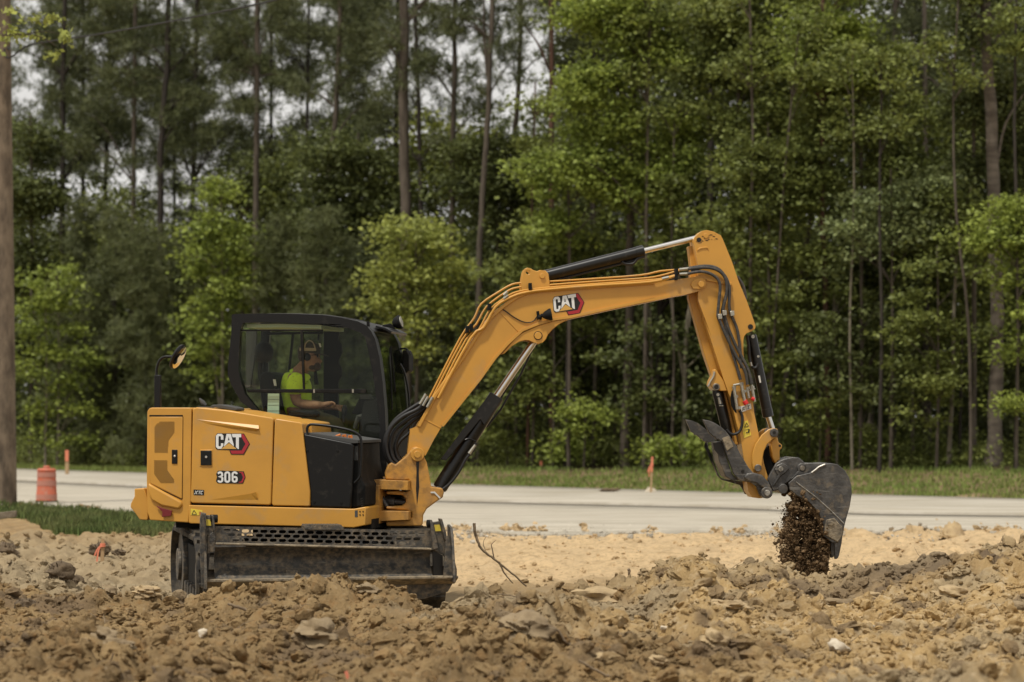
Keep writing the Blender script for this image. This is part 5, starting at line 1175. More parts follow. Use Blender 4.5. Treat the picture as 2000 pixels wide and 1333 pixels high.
part(lambda m: [m.ell(hv(.0, s*.083, -.002), .032, .012, .034, 14, 10) for s in (-1,)], 'ear_muff', 'interior', hdm, bev=0)
part(lambda m: m.ell(hv(.091, 0, -.062), .006, .022, .005, 10, 6), 'mouth', 'darkred_ink', hdm, bev=0)
def capf(m):
    n = 22; V = []; f = []; rings = [(.030, 1.0), (.060, 1.02), (.090, .92), (.112, .70), (.124, .40), (.128, .05)]
    for z, s in rings:
        for k in range(n):
            a = 2*math.pi*k/n; V.append(hv((.094 if math.cos(a) > 0 else .106)*math.cos(a)*s, .084*math.sin(a)*s, z+math.cos(a)*.004))
    for i in range(len(rings)-1):
        for k in range(n): f.append((i*n+k, i*n+(k+1) % n, (i+1)*n+(k+1) % n, (i+1)*n+k))
    f.append(tuple(range((len(rings)-1)*n, len(rings)*n))); m.add(V, f)
CPp = part(capf, 'cap', 'cap_dark', PE, bev=0, smooth=60)
def visor(m):
    n = 12; V = []; f = []
    for h_ in (0, -.006):
        for k in range(n+1):
            a = math.pi*(k/n-.5); V.append(hv(.088*math.cos(a), .080*math.sin(a), .036+h_))
        for k in range(n+1):
            a = math.pi*(k/n-.5); V.append(hv(.07+.105*math.cos(a), .070*math.sin(a), .036-.028*math.cos(a)+h_))
    w_ = n+1
    for k in range(n): f += [(k, k+1, w_+k+1, w_+k), (2*w_+k+1, 2*w_+k, 3*w_+k, 3*w_+k+1), (w_+k, w_+k+1, 3*w_+k+1, 3*w_+k)]
    m.add(V, f)
part(visor, 'peak', 'cap_dark', CPp, bev=0)
part(lambda m: [m.prism(H, [H.pl(520+x/6.667, 640+y/6.667, PC-.095) for x, y in ((430, 262), (645, 268), (648, 305), (430, 305))], PC-.092, PC-.086, local=True),
                m.tube(smoothpath([q7(x, y, PC-.088) for x, y in ((500, 262), (515, 205), (560, 170), (610, 200), (635, 265))], 4), .006, 6)], 'cap_band', 'cap_tan', CPp, bev=0)
part(lambda m: m.prism(H, [H.pl(520+x/6.667, 640+y/6.667, PC-.07) for x, y in ((682, 208), (705, 206), (718, 255), (700, 258))], PC-.074, PC-.070, local=True), 'cap_badge', 'label_white', CPp, bev=0)
# shirt: torso and short sleeves
J = []; E = []
a0 = j(q7(395, 1175, PC), (.150, .17)); a1 = j(q7(375, 1000, PC), (.135, .165), a0); a2 = j(q7(405, 770, PC), (.142, .185), a1); a3 = j(q7(440, 630, PC), (.10, .15), a2); a4 = j(q7(475, 555, PC), (.07, .085), a3)
for s, c in ((-1, PC-.20), (1, PC+.20)):
    s0 = j(q7(385, 650, c), .092, a2); s1 = j(q7(370, 790, c-.01*s), .084, s0); j(q7(368 if s < 0 else 420, 880, c-.02*s), .078, s1)
skinned('shirt', J, E, 'hivis', PE)
J = []; E = []
a0 = j(q7(420, 1235, PC), (.145, .17))
for s in (-1, 1):
    h = j(q7(560, 1225, PC+.11*s), .105, a0); kn = j(q7(910, 1250, PC+.14*s), .082, h); j(q7(985, 1540, PC+.14*s), .068, kn)
skinned('trousers', J, E, 'trouser', PE)
part(lambda m: m.tube(smoothpath([q7(x, y, PC-.17) for x, y in ((380, 1190), (480, 1175), (585, 1185))], 4), .02, 8), 'hip_belt', 'orange_fabric', PE, bev=0)
# ------------------------------------------------------------------ the wood
mat('bark_grey', (0.105, 0.085, 0.065), .95, col2=(0.058, 0.045, 0.034), scale=3.5, stretch=(2.5, 2.5, .5), bump=.5, bscale=8)
mat('bark_red', (0.116, 0.058, 0.037), .95, col2=(0.061, 0.037, 0.026), scale=3.5, stretch=(2.5, 2.5, .5), bump=.5, bscale=8)
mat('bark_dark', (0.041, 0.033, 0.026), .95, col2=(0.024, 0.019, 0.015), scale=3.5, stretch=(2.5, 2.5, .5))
mat('bark_pale', (0.204, 0.177, 0.129), .9, col2=(0.136, 0.116, 0.082), scale=4, stretch=(2, 2, .8), bump=.3, bscale=10)
mat('bark_banded', (0.136, 0.112, 0.088), .95, col2=(0.061, 0.048, 0.037), scale=2.6, stretch=(.6, .6, 2.4), bump=.5, bscale=8)
def leafm(n, c, c2, tr=.35): mat(n, c, .55, spec=.25, col2=c2, scale=.75, island=.5, transl=tr, detail=2)
leafm('leaf_bright', (.285, .335, .070), (.205, .255, .056), .45)
leafm('leaf_mid', (.205, .232, .060), (.140, .165, .048))
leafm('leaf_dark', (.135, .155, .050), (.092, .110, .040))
leafm('leaf_yellow', (.34, .365, .09), (.26, .29, .075), .4)
leafm('leaf_silver', (.26, .295, .12), (.18, .215, .09))
leafm('needle', (.115, .128, .052), (.082, .096, .040), .15)
leafm('needle_young', (.150, .165, .066), (.105, .122, .048), .2)
frng = np.random.default_rng(11)
def orient(n, flat):
    """random leaf axes; flat -> leaf planes near horizontal"""
    N = frng.normal(size=(n, 3)); N[:, 2] = np.abs(N[:, 2])+flat; N /= np.linalg.norm(N, axis=1, keepdims=True)
    a = frng.normal(size=(n, 3)); a -= N*(a*N).sum(1, keepdims=True); a /= np.linalg.norm(a, axis=1, keepdims=True)
    return a, np.cross(N, a)
def leaves(C, L, Wd, flat=.6):
    n = len(C); a, b = orient(n, flat); s = frng.uniform(.6, 1.25, (n, 1))
    V = np.stack([C-a*L*s*.5, C+b*Wd*s*.5, C+a*L*s*.5, C-b*Wd*s*.5], 1).reshape(-1, 3)
    i = np.arange(n)*4; return V, np.stack([i, i+1, i+2, i+3], 1)
def needles(C, L, Wd, up=.5):
    n = len(C); d = frng.normal(size=(n, 3)); d[:, 2] += up; d /= np.linalg.norm(d, axis=1, keepdims=True)
    b = np.cross(d, frng.normal(size=(n, 3))); b /= np.linalg.norm(b, axis=1, keepdims=True)
    V = np.stack([C-b*Wd*.5, C+b*Wd*.5, C+d*L+b*Wd*.3, C+d*L-b*Wd*.3], 1).reshape(-1, 3)
    i = np.arange(n)*4; return V, np.stack([i, i+1, i+2, i+3], 1)
def cluster_pts(centres, rad, k, sq=.45):
    n = len(centres); c = np.repeat(centres, k, 0); r = np.repeat(rad, k)[:, None]
    p = frng.normal(size=(n*k, 3))*.5; p[:, 2] *= sq
    return c+p*r
def in_ell(n, c, r, shell=.55):
    d = frng.normal(size=(n, 3)); d /= np.linalg.norm(d, axis=1, keepdims=True)
    return c+d*(frng.random((n, 1))**shell)*r*np.where(frng.random((n, 1)) < .42, frng.uniform(1.0, 1.7, (n, 1)), 1.0)
def wp(px, py, Y): return np.array(at(px, py, Y)[:])
def trunk_path(pts, Y, top=None):
    """pts: pixels from the top down to the foot; foot is put on the ground"""
    P = [Vector(at(x, y, Y)) for x, y in pts]
    x = P[-1].x; g_ = gz(x, Y)
    if P[-1].z > g_+.02:
        d = (P[-2]-P[-1]); k = (P[-1].z-g_)/max(.3, d.z); P.append(Vector((P[-1].x-d.x*min(k, 1.5)*.5, Y, g_-.1)))
    else: P[-1].z = g_-.1
    return P[::-1]
TREES = 0
GAPS = [(60, 160, 42, 65), (205, 300, 16, 26), (292, 245, 24, 60), (352, 310, 18, 45), (445, 185, 30, 26), (470, 235, 30, 16), (592, 212, 75, 26), (640, 165, 38, 30), (742, 160, 24, 60), (868, 120, 22, 62), (912, 90, 26, 34), (985, 165, 32, 52), (1008, 215, 26, 20), (1052, 95, 22, 36), (400, 390, 12, 20), (150, 350, 18, 22), (1500, 40, 26, 18), (1640, 195, 20, 34), (1770, 90, 26, 50), (1700, 20, 30, 26), (1205, 130, 20, 24), (1290, 60, 18, 16)]
def opened(C, seed=0, keepf=.10):
    r = np.random.default_rng(seed+900); px = 1000+F*C[:, 0]/C[:, 1]; py = HOR-F*(C[:, 2]-CH)/C[:, 1]; k = np.ones(len(C), bool)
    for gx, gy, rx, ry in GAPS: rx *= .88; ry *= .88; k &= ~((((px-gx)/rx)**2+((py-gy)/ry)**2 < 1) & (r.random(len(C)) > keepf))
    return k
def tree(name, label, cat, Y, pts, wpx, crown, bark='bark_grey', leaf='leaf_mid', extra_top=0.0, r_top=.55, nb=14, group=None, kind='leaf', lsz=None, dens=1.0, flare=1.25, branches=None):
    global TREES; TREES += 1
    P = trunk_path(pts, Y)
    if extra_top:
        d = (P[-1]-P[-2]).normalized(); P.append(P[-1]+Vector((d.x*extra_top, 0, extra_top)))
    foot = Vector((P[0].x, P[0].y, P[0].z+.1)); root = thing(name, foot, label, cat, group)
    r0 = wpx*Y/F/2; L_ = sum((P[i+1]-P[i]).length for i in range(len(P)-1)); SP = smoothpath(P, 5); acc = 0; rr = []
    for i, p in enumerate(SP):
        if i: acc += (SP[i]-SP[i-1]).length
        t = acc/L_; rr.append(r0*(1-t*(1-r_top))*(1+(flare-1)*math.exp(-acc/.35))*(1+.04*math.sin(i*2.1)))
    mb = MB(); wob = random.Random(TREES)
    SP = [p+Vector((wob.uniform(-1, 1), wob.uniform(-1, 1), 0))*r0*.18 for p in SP]
    mb.tube(SP, rr, 10)
    centres = []; rads = []; 
    for (bx, by, rx, ry) in crown:
        c = wp(bx, by, Y); s = Y/F; R_ = np.array([rx*s, min(rx*s, 2.2)*.9+.2, ry*s])
        vol = rx*ry/1000.0
        n = max(4, int((6.5 if kind == 'leaf' else 7.5)*vol*dens)); centres.append(in_ell(n, c, R_)); rads.append(np.full(n, (.42 if kind == 'leaf' else .34)*Y/60)*frng.uniform(.7, 1.35, n))
    if centres:
        Cn = np.concatenate(centres); Rd = np.concatenate(rads); kg = opened(Cn, TREES, .12 if kind == 'pine' else .5); Cn, Rd = Cn[kg], Rd[kg]
        rnd = np.random.default_rng(TREES); pick = rnd.permutation(len(Cn))[:nb]
        for k in pick:
            e = Vector(Cn[k]); zt_ = e.z-abs(e.x-SP[0].x)*.55-.3
            q = min(SP, key=lambda p: abs(p.z-max(zt_, SP[0].z+1.2)))
            if (e-q).length < .3 or (e-q).length > 6: continue
            mid = q.lerp(e, .5)+Vector((0, 0, .12*(e-q).length)); rb = max(.012, min(.05, r0*.35))
            mb.tube(smoothpath([q, mid, e], 4), list(np.linspace(rb, .008, 9)), 5, cap=False)
    for br in (branches or []):
        Pb = [Vector(at(x, y, Y)) for x, y in br[0]]; mb.tube(smoothpath(Pb, 4), list(np.linspace(br[1]*Y/F/2, .006, 4*(len(Pb)-1)+1)), 6, cap=False)
    build(mb, 'trunk', bark, root, smooth=60)
    if centres:
        s = Y/60
        if kind == 'leaf':
            pts_ = cluster_pts(Cn, Rd*1.22, 56, .38); ls = (lsz or .14)*s
            V, Q = leaves(pts_, ls, ls*.66)
        else:
            tc2 = cluster_pts(Cn, Rd*1.25, 9, .5); V, Q = needles(np.repeat(tc2, 14, 0), .19*s, .015*s)
        np_mesh('crown', V, Q, leaf, root)
    return root
R_ = random.Random(5)
def blobs(x0, y0, x1, y1, n, rx, ry, seed=None):
    r = random.Random(seed if seed is not None else int(x0*7+y0)); return [(r.uniform(x0, x1), r.uniform(y0, y1), rx*r.uniform(.6, 1.3), ry*r.uniform(.6, 1.3)) for _ in range(n)]
def pineblobs(x, ya, yb, w, n, seed):
    r = random.Random(seed); out = []
    for k in range(n):
        y = ya+(yb-ya)*k/max(1, n-1)+r.uniform(-12, 12); sd_ = r.choice((-1, 1)); out.append((x+sd_*r.uniform(.15, 1)*w, y, r.uniform(18, 34), r.uniform(9, 17)))
    return out
TOPC = lambda x, w=95, n=10, s=1: pineblobs(x, -430, -30, w, n, s)    # unseen crown above the picture, added to shade the wood
def pine(label, x_top, x_bot, wpx, off, seed, vis=None, py_bot=905, bark='bark_grey', mid=None, top=True, grp=None, **k):
    base_px = x_bot; Y = float(TY(base_px))+off; 
    pts = [(x_top+(x_top-x_bot)*.25, -200), (x_top, 0)]+(mid or [])+[(x_bot, py_bot)]
    cr = (TOPC(x_top, 110, 13, seed) if top else [])
    if vis: cr += pineblobs((x_top+x_bot)/2 if not isinstance(vis[0], tuple) else 0, vis[0], vis[1], vis[2], vis[3], seed+50)
    return tree('pine_tree', label, 'tree', Y, pts, wpx, cr, bark, 'needle', extra_top=5.0, kind='pine', r_top=.55, nb=22, group=grp, **k)
G = 'tall pines of the wood'
pine('tall dark pine far left with bare straight stem beside the utility pole', 126, 116, 13, 8, 1, (40, 330, 95, 15), bark='bark_dark', grp=G)
pine('thin dark pine just right of the first pine beyond the utility pole', 163, 160, 9, 14, 2, (60, 300, 70, 12), bark='bark_dark', grp=G)
pine('slender pine leaning slightly, third stem from the utility pole', 217, 192, 10, 10, 3, (0, 330, 90, 15), bark='bark_dark', grp=G)
pine('grey pine stem above the young feathery pine thicket', 264, 254, 11, 6, 4, (0, 300, 95, 16), grp=G)
pine('strong black pine stem with bent top, above the rear mirror', 330, 313, 15, 4, 5, (10, 330, 120, 20), bark='bark_dark', mid=[(327, 120), (316, 260), (313, 420)], grp=G)
pine('dark pine stem close to the bent black one, forked high up', 386, 364, 12, 9, 6, (60, 420, 90, 18), bark='bark_dark', grp=G, branches=[([(372, 110), (392, 62), (400, 0)], 9)])
pine('very thin pine stem standing between two dark pines', 341, 341, 7, 16, 7, (150, 420, 40, 8), bark='bark_dark', grp=G)
pine('brown pine stem rising straight behind the rear edge of the cab', 503, 500, 15, 1, 8, (0, 250, 95, 14), grp=G)
pine('thin dark pine close to the right of the brown pine behind the cab', 530, 527, 8, 12, 9, (60, 330, 70, 13), bark='bark_dark', grp=G)
pine('slim pine against the open sky above the middle of the cab', 604, 588, 8, 10, 10, (20, 200, 70, 10), bark='bark_dark', grp=G)
pine('pine with curved stem against the sky above the cab front', 665, 636, 13, 3, 11, (0, 200, 80, 11), mid=[(658, 180), (645, 330), (638, 430)], grp=G)
pine('dark pine half hidden by the thickest trunk', 777, 767, 11, 7, 12, (0, 260, 85, 12), bark='bark_dark', grp=G)
pine('thickest reddish grey pine trunk left of the boom', 788, 792, 25, 0, 13, (30, 160, 70, 5), mid=[(789, 250), (792, 480)], grp=G)
pine('dark pine stem just right of the thickest trunk', 811, 824, 11, 5, 14, (20, 260, 80, 12), bark='bark_dark', mid=[(816, 180), (822, 380)], grp=G)
pine('pine with forked crown between the thickest trunk and the leaning fork', 889, 879, 13, 3, 15, (0, 210, 60, 9), mid=[(887, 160), (883, 380)], grp=G, branches=[([(888, 70), (876, 25), (872, -10)], 8), ([(890, 60), (915, 20), (920, -10)], 7)])
pine('twin stemmed pine joining into one leaning trunk above the boom', 961, 926, 14, 1, 16, (0, 170, 60, 7), mid=[(957, 130), (950, 280), (938, 480)], grp=G, branches=[([(954, 150), (946, 70), (945, -40)], 11)])
pine('grey pine against the brightest gap of sky', 1018, 1000, 12, 5, 17, (-20, 100, 60, 6), mid=[(1016, 100), (1008, 230), (1003, 330)], grp=G)
pine('reddish barked straight pine over the logo of the boom', 1077, 1078, 13, 2, 18, (-30, 60, 60, 4), bark='bark_red', grp=G)
pine('dark pine behind the bright green maple leaves', 1163, 1152, 14, 6, 19, (-20, 130, 80, 9), bark='bark_dark', grp=G)
pine('dark pine above the arm cylinder, showing only at the top', 1389, 1384, 16, 6, 20, (-30, 50, 60, 4), bark='bark_dark', grp=G)
pine('pine stem seen at the top edge above the stick', 1600, 1606, 12, 6, 21, (-40, 20, 50, 3), grp=G)
pine('straight grey pine right of the leafy tree at the top edge', 1748, 1742, 15, 5, 22, (-30, 160, 100, 10), grp=G)
pine('pair of close pines, the paler front one', 1806, 1812, 13, 4, 23, (20, 200, 90, 10), grp=G)
pine('pair of close pines, the darker back one', 1796, 1796, 11, 10, 24, (0, 160, 60, 6), bark='bark_dark', grp=G)
# right hand trunks
tree('pine_tree', 'big patchy barked pine with flared foot at the right edge of the wood', 'tree', float(TY(1940))-.5, [(1915, -250), (1924, 0), (1937, 250), (1942, 480), (1948, 700), (1938, 918)], 29, TOPC(1920, 120, 12, 31)+blobs(1880, -30, 2000, 160, 7, 40, 26, 4), 'bark_banded', 'leaf_dark', extra_top=5, r_top=.55, flare=1.6, branches=[([(1945, 330), (1965, 240), (2010, 170)], 8), ([(1925, 60), (1880, -10), (1860, -60)], 10)])
G2 = 'bare stems along the front of the wood'
def stem(label, Yo, pts, w, crown, bark, leaf='leaf_mid', name='broadleaf_tree', **k):
    x = pts[-1][0]; return tree(name, label, 'tree', float(TY(x))+Yo, pts, w, crown, bark, leaf, group=G2, **k)
stem('pale brown trunk behind the gap under the boom, standing at the grass edge', 0, [(1240, -100), (1236, 250), (1230, 500), (1228, 650), (1220, 915)], 19, blobs(1130, -60, 1340, 120, 12, 50, 32), 'bark_grey', 'leaf_mid', extra_top=3)
stem('pale grey forked tree left of the thumb, with curved limbs', -.3, [(1352, 560), (1342, 640), (1336, 760), (1338, 910)], 13, blobs(1290, 380, 1420, 520, 7, 38, 24), 'bark_pale', branches=[([(1336, 740), (1322, 660), (1308, 570), (1305, 500)], 8), ([(1345, 640), (1356, 560), (1368, 480)], 7), ([(1338, 820), (1290, 770), (1255, 740), (1225, 700)], 5), ([(1340, 720), (1370, 690), (1385, 660)], 4)])
stem('leaning brown trunk between the stick and the pale straight one', .5, [(1640, 80), (1605, 300), (1575, 480), (1548, 640), (1523, 860)], 11, blobs(1540, 60, 1680, 260, 9, 46, 30), 'bark_grey')
stem('straight tan trunk directly behind the bucket', 0, [(1608, -50), (1606, 200), (1606, 400), (1613, 600), (1617, 905)], 12, blobs(1520, -60, 1700, 160, 12, 52, 34), 'bark_red', 'leaf_bright', extra_top=2)
stem('thin winding sapling right of the trunk behind the bucket', 0, [(1628, 600), (1630, 650), (1640, 760), (1634, 900)], 5, blobs(1600, 560, 1660, 700, 3, 26, 14), 'bark_pale')
stem('thin pale straight trunk left of the big patchy pine', -.5, [(1868, 500), (1862, 650), (1858, 800), (1853, 922)], 10, blobs(1800, 380, 1930, 520, 8, 42, 26), 'bark_pale')
stem('dark thin stem just right of the thin pale trunk', 1.5, [(1880, 600), (1877, 740), (1874, 915)], 7, blobs(1860, 560, 1900, 640, 2, 26, 18), 'bark_dark')
stem('dark trunk in shade left of the thin pale trunk', 3, [(1810, 500), (1808, 700), (1808, 915)], 17, blobs(1760, 440, 1860, 520, 4, 40, 26), 'bark_dark')
stem('slim grey stem in shade beside the dark trunk', 2, [(1784, 640), (1782, 760), (1781, 910)], 9, blobs(1760, 600, 1800, 640, 2, 26, 18), 'bark_grey')
stem('dark stem in deep shade right of the bucket', 3, [(1748, 560), (1745, 720), (1743, 905)], 12, blobs(1700, 480, 1790, 560, 4, 40, 26), 'bark_dark')
stem('broad black trunk under the middle of the boom', 3, [(1142, 560), (1138, 700), (1130, 905)], 24, blobs(1080, 520, 1180, 600, 3, 40, 26), 'bark_dark')
stem('narrow black trunk left of the broad black one', 4, [(1080, 560), (1077, 700), (1072, 905)], 14, blobs(1040, 560, 1100, 620, 3, 36, 24), 'bark_dark')
stem('broad dark trunk right of the pale brown trunk', 3, [(1292, 560), (1290, 720), (1284, 905)], 22, blobs(1250, 500, 1330, 560, 3, 40, 26), 'bark_dark')
stem('dark stem between the forked tree and the broad dark trunk', 4, [(1312, 600), (1308, 760), (1304, 905)], 9, blobs(1290, 560, 1330, 600, 2, 30, 20), 'bark_dark')
stem('thin grey stem right of the boom cylinder', 2, [(1002, 640), (1006, 760), (1008, 905)], 8, blobs(980, 620, 1030, 680, 3, 30, 20), 'bark_grey')
stem('pair of thin stems behind the boom foot, the thicker', 2, [(915, 700), (918, 800), (914, 910)], 9, blobs(880, 640, 940, 740, 3, 34, 24), 'bark_grey')
stem('pair of thin stems behind the boom foot, the thinner', 1, [(932, 760), (934, 840), (932, 910)], 5, blobs(920, 740, 960, 800, 2, 24, 16), 'bark_pale')
stem('thin stem beside the stick seen through the hydraulic hoses', 1, [(1395, 560), (1391, 700), (1388, 910)], 6, blobs(1370, 480, 1450, 560, 4, 36, 24), 'bark_pale')
stem('slight stem with sparse leaves right of the stick', 1, [(1575, 520), (1578, 700), (1580, 905)], 6, blobs(1540, 560, 1610, 680, 4, 32, 18), 'bark_grey')
stem('very thin stem nearest to the bucket cylinder', 2, [(1548, 560), (1554, 700), (1560, 905)], 5, blobs(1520, 540, 1570, 640, 3, 30, 18), 'bark_grey')
stem('small twin sapling in the shade right of the bucket', 1, [(1700, 790), (1694, 850), (1690, 915)], 4, blobs(1670, 830, 1720, 860, 3, 22, 12), 'bark_pale')
for lab, yo, pts, w_, bk in [
    ('slim grey stem rising through the maple left of the stick head', -1.6, [(1272, -60), (1266, 200), (1262, 480), (1258, 905)], 7, 'bark_grey'),
    ('slim brown stem rising through the leaves just right of the stick head', -1.8, [(1462, -60), (1470, 240), (1466, 520), (1474, 905)], 8, 'bark_grey'),
    ('slim dark stem behind the lower end of the arm cylinder', -1.2, [(1118, 120), (1112, 350), (1110, 600), (1104, 905)], 7, 'bark_dark'),
    ('slim leaning stem crossing the olive tree right of the stick', -1.7, [(1560, 60), (1536, 300), (1520, 520), (1498, 905)], 6, 'bark_grey'),
    ('slim pale stem halfway between the tan trunk and the silvery tree', -1.6, [(1664, 120), (1668, 380), (1660, 640), (1664, 905)], 6, 'bark_pale'),
    ('slim dark stem in front of the silvery tree', -1.8, [(1722, 160), (1718, 420), (1722, 660), (1718, 905)], 8, 'bark_dark'),
    ('slim curved stem between the close pines and the patchy pine', -1.5, [(1872, 0), (1862, 200), (1868, 420), (1892, 640), (1896, 905)], 7, 'bark_grey'),
    ('slim dark stem at the far right edge beyond the patchy pine', -1.5, [(1986, -60), (1982, 240), (1988, 560), (1984, 905)], 9, 'bark_dark'),
    ('slim reddish stem between the leaning fork and the brightest sky gap', -1.0, [(1046, 160), (1040, 380), (1036, 600), (1030, 905)], 7, 'bark_red'),
    ('slim grey stem left of the pale grey forked tree', -1.0, [(1318, 240), (1312, 460), (1316, 700), (1312, 905)], 6, 'bark_grey')]:
    stem(lab, yo, pts, w_, blobs(pts[0][0]-40, max(-40, pts[0][1]-40), pts[0][0]+40, max(-40, pts[0][1])+200, 5, 34, 20), bk, 'leaf_mid', nb=10, r_top=.5)
# leafy trees, front to back
G3 = 'leafy trees of the wood'
def leafy(label, x, Yo, y_top, w, crown, leaf, bark='bark_grey', **k):
    pts = [(x+k.pop('lean', 0), y_top), (x+3, (y_top+905)/2), (x, 912)]
    return tree('broadleaf_tree', label, 'tree', float(TY(x))+Yo, pts, w, crown, bark, leaf, group=G3, r_top=.35, **k)
leafy('bright pale stemmed young tree between the rear mirror and the cab', 432, -3, 400, 9, [(430, 380, 32, 34), (405, 440, 45, 32), (450, 470, 50, 34), (400, 520, 48, 32), (455, 560, 50, 32), (415, 600, 50, 30), (385, 490, 30, 20), (470, 510, 36, 24), (380, 640, 32, 22), (470, 650, 40, 24), (395, 690, 36, 24), (410, 730, 30, 18)], 'leaf_bright', 'bark_pale', branches=[([(430, 800), (420, 720), (414, 650)], 6)], dens=1.25)
leafy('bright young tree near the orange barrel, left of its twin', 88, -3, 560, 5, [(75, 560, 32, 18), (62, 600, 30, 20), (95, 590, 26, 16), (60, 650, 30, 18), (88, 680, 34, 18), (60, 720, 26, 16), (100, 760, 30, 16), (75, 800, 26, 12), (85, 850, 34, 14)], 'leaf_bright', 'bark_pale')
leafy('slightly taller young tree near the orange barrel, right of its twin', 112, -2.5, 530, 5, [(118, 535, 26, 20), (140, 570, 30, 18), (112, 600, 36, 22), (138, 640, 30, 16), (118, 690, 36, 18), (140, 740, 30, 14), (160, 800, 32, 14), (140, 860, 36, 14), (170, 700, 20, 10)], 'leaf_bright', 'bark_pale')
leafy('yellow green bushy tree low behind the cab roof and boom', 812, -3, 440, 9, [(812, 440, 48, 30), (780, 480, 50, 34), (850, 480, 46, 32), (760, 540, 56, 34), (830, 550, 64, 36), (890, 530, 40, 28), (740, 590, 40, 24), (800, 620, 60, 30), (870, 610, 50, 30), (820, 680, 50, 26)], 'leaf_yellow', dens=1.3)
leafy('tall bright maple rising above the right half of the boom', 1260, -1, -40, 14, blobs(1120, 0, 1340, 330, 26, 52, 36, 77)+blobs(1170, 330, 1330, 420, 7, 46, 28, 78), 'leaf_bright', extra_top=2, dens=1.2)
leafy('bright low branching tree just above the boom logo', 1110, -2, 300, 9, blobs(1040, 320, 1210, 460, 12, 46, 28, 79)+[(1130, 330, 40, 26)], 'leaf_bright', dens=1.2)
leafy('dense light green tree crowning above the stick head', 1440, 1, -60, 14, blobs(1350, -30, 1600, 260, 26, 56, 38, 80), 'leaf_mid', extra_top=2, dens=1.25)
leafy('olive green tree filling the space right of the stick head', 1500, -1, 240, 10, blobs(1390, 260, 1620, 520, 24, 52, 32, 81), 'leaf_mid', dens=1.2)
leafy('mid green tree behind the arm cylinder', 1160, 1, 380, 10, blobs(1040, 420, 1330, 560, 16, 50, 30, 82), 'leaf_mid', dens=1.1)
leafy('silvery leaved tree at the right, below the pair of close pines', 1740, -1, 330, 9, blobs(1650, 360, 1830, 500, 14, 46, 28, 83), 'leaf_silver', dens=1.1)
leafy('deep green tree reaching over the right corner of the wood', 1900, 1, -20, 12, blobs(1830, 120, 2040, 420, 22, 58, 38, 84), 'leaf_dark', extra_top=2, dens=1.2)
leafy('bright sprays low at the right edge above the patchy trunk', 1985, -2, 380, 7, blobs(1900, 400, 2060, 520, 10, 46, 24, 85)+blobs(1960, 520, 2060, 860, 8, 36, 26, 86), 'leaf_bright')
leafy('mid green tree between leaning trunk and the pale close pine', 1680, 1, 60, 10, blobs(1600, 80, 1780, 360, 20, 54, 36, 87), 'leaf_mid', extra_top=1, dens=1.15)
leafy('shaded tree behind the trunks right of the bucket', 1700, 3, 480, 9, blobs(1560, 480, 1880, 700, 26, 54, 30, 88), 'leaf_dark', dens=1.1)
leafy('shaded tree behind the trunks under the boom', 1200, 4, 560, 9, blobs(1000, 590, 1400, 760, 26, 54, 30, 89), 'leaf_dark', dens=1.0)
leafy('dark round topped tree behind the boom elbow', 970, 3, 260, 10, blobs(880, 280, 1060, 520, 20, 52, 34, 90), 'leaf_dark', dens=1.2)
leafy('low light green tree in the gap right of the boom elbow', 1040, -1, 480, 7, blobs(960, 500, 1090, 620, 8, 40, 26, 91), 'leaf_mid')
leafy('round dark green tree behind the cab front', 700, 3, 260, 11, blobs(620, 290, 780, 560, 20, 56, 38, 92), 'leaf_dark', dens=1.2)
leafy('pale green crown showing above the boom elbow against the sky', 850, 8, 240, 10, blobs(800, 250, 930, 400, 12, 48, 34, 93), 'leaf_yellow', dens=1.1)
leafy('dark bushy tree left of the brown pine behind the cab', 470, 5, 330, 10, blobs(420, 340, 580, 560, 16, 52, 36, 94), 'leaf_dark', dens=1.2)
leafy('dark leafy tree close behind the utility pole', 60, 4, 220, 10, blobs(10, 230, 110, 560, 16, 44, 36, 95), 'leaf_dark', dens=1.2)
leafy('shaded tree behind the young trees near the barrel', 60, 3, 560, 9, blobs(10, 560, 240, 800, 18, 52, 32, 96), 'leaf_dark')
leafy('small bright sapling low in the gap under the boom', 1140, -2, 780, 4, [(1150, 800, 40, 12), (1110, 810, 36, 12), (1180, 815, 26, 10), (1140, 840, 30, 12)], 'leaf_bright', nb=5)
leafy('small bright sapling at the foot of the pale forked tree', 1310, -2, 850, 4, [(1300, 866, 44, 12), (1350, 870, 40, 12), (1270, 880, 30, 10), (1330, 890, 40, 10)], 'leaf_bright', nb=5)
leafy('small leafy sapling in the dark under the boom curve', 1110, -1, 850, 4, [(1100, 860, 34, 12), (1080, 880, 26, 10), (1120, 885, 26, 10)], 'leaf_bright', nb=5)
leafy('small leafy sapling behind the boom cylinder foot', 990, -1, 800, 4, [(960, 780, 30, 14), (985, 820, 30, 12), (950, 850, 34, 12), (1000, 870, 30, 10)], 'leaf_mid', nb=5)
leafy('low hanging green spray beside the straight tan trunk', 1600, -1, 740, 4, [(1590, 800, 36, 12), (1640, 790, 30, 10), (1560, 820, 26, 10), (1630, 830, 34, 10)], 'leaf_mid', nb=5)
leafy('sparse green tree whose low sprays hang between stick and tan trunk', 1500, -1.5, 500, 6, blobs(1420, 520, 1600, 800, 15, 44, 20, 101), 'leaf_mid', dens=.75, nb=8)
leafy('sparse dark tree with low sprays right of the tan trunk', 1680, -1, 480, 7, blobs(1600, 500, 1780, 800, 20, 46, 22, 102), 'leaf_dark', dens=.8, nb=8)
leafy('sparse mid green tree with low sprays left of the patchy pine', 1830, -1.2, 480, 7, blobs(1760, 500, 1910, 820, 18, 46, 22, 103), 'leaf_mid', dens=.7, nb=8)
leafy('sparse mid green tree hanging low right of the boom cylinder', 1080, -1, 600, 6, blobs(960, 640, 1180, 820, 13, 42, 18, 104), 'leaf_mid', dens=.7, nb=8)
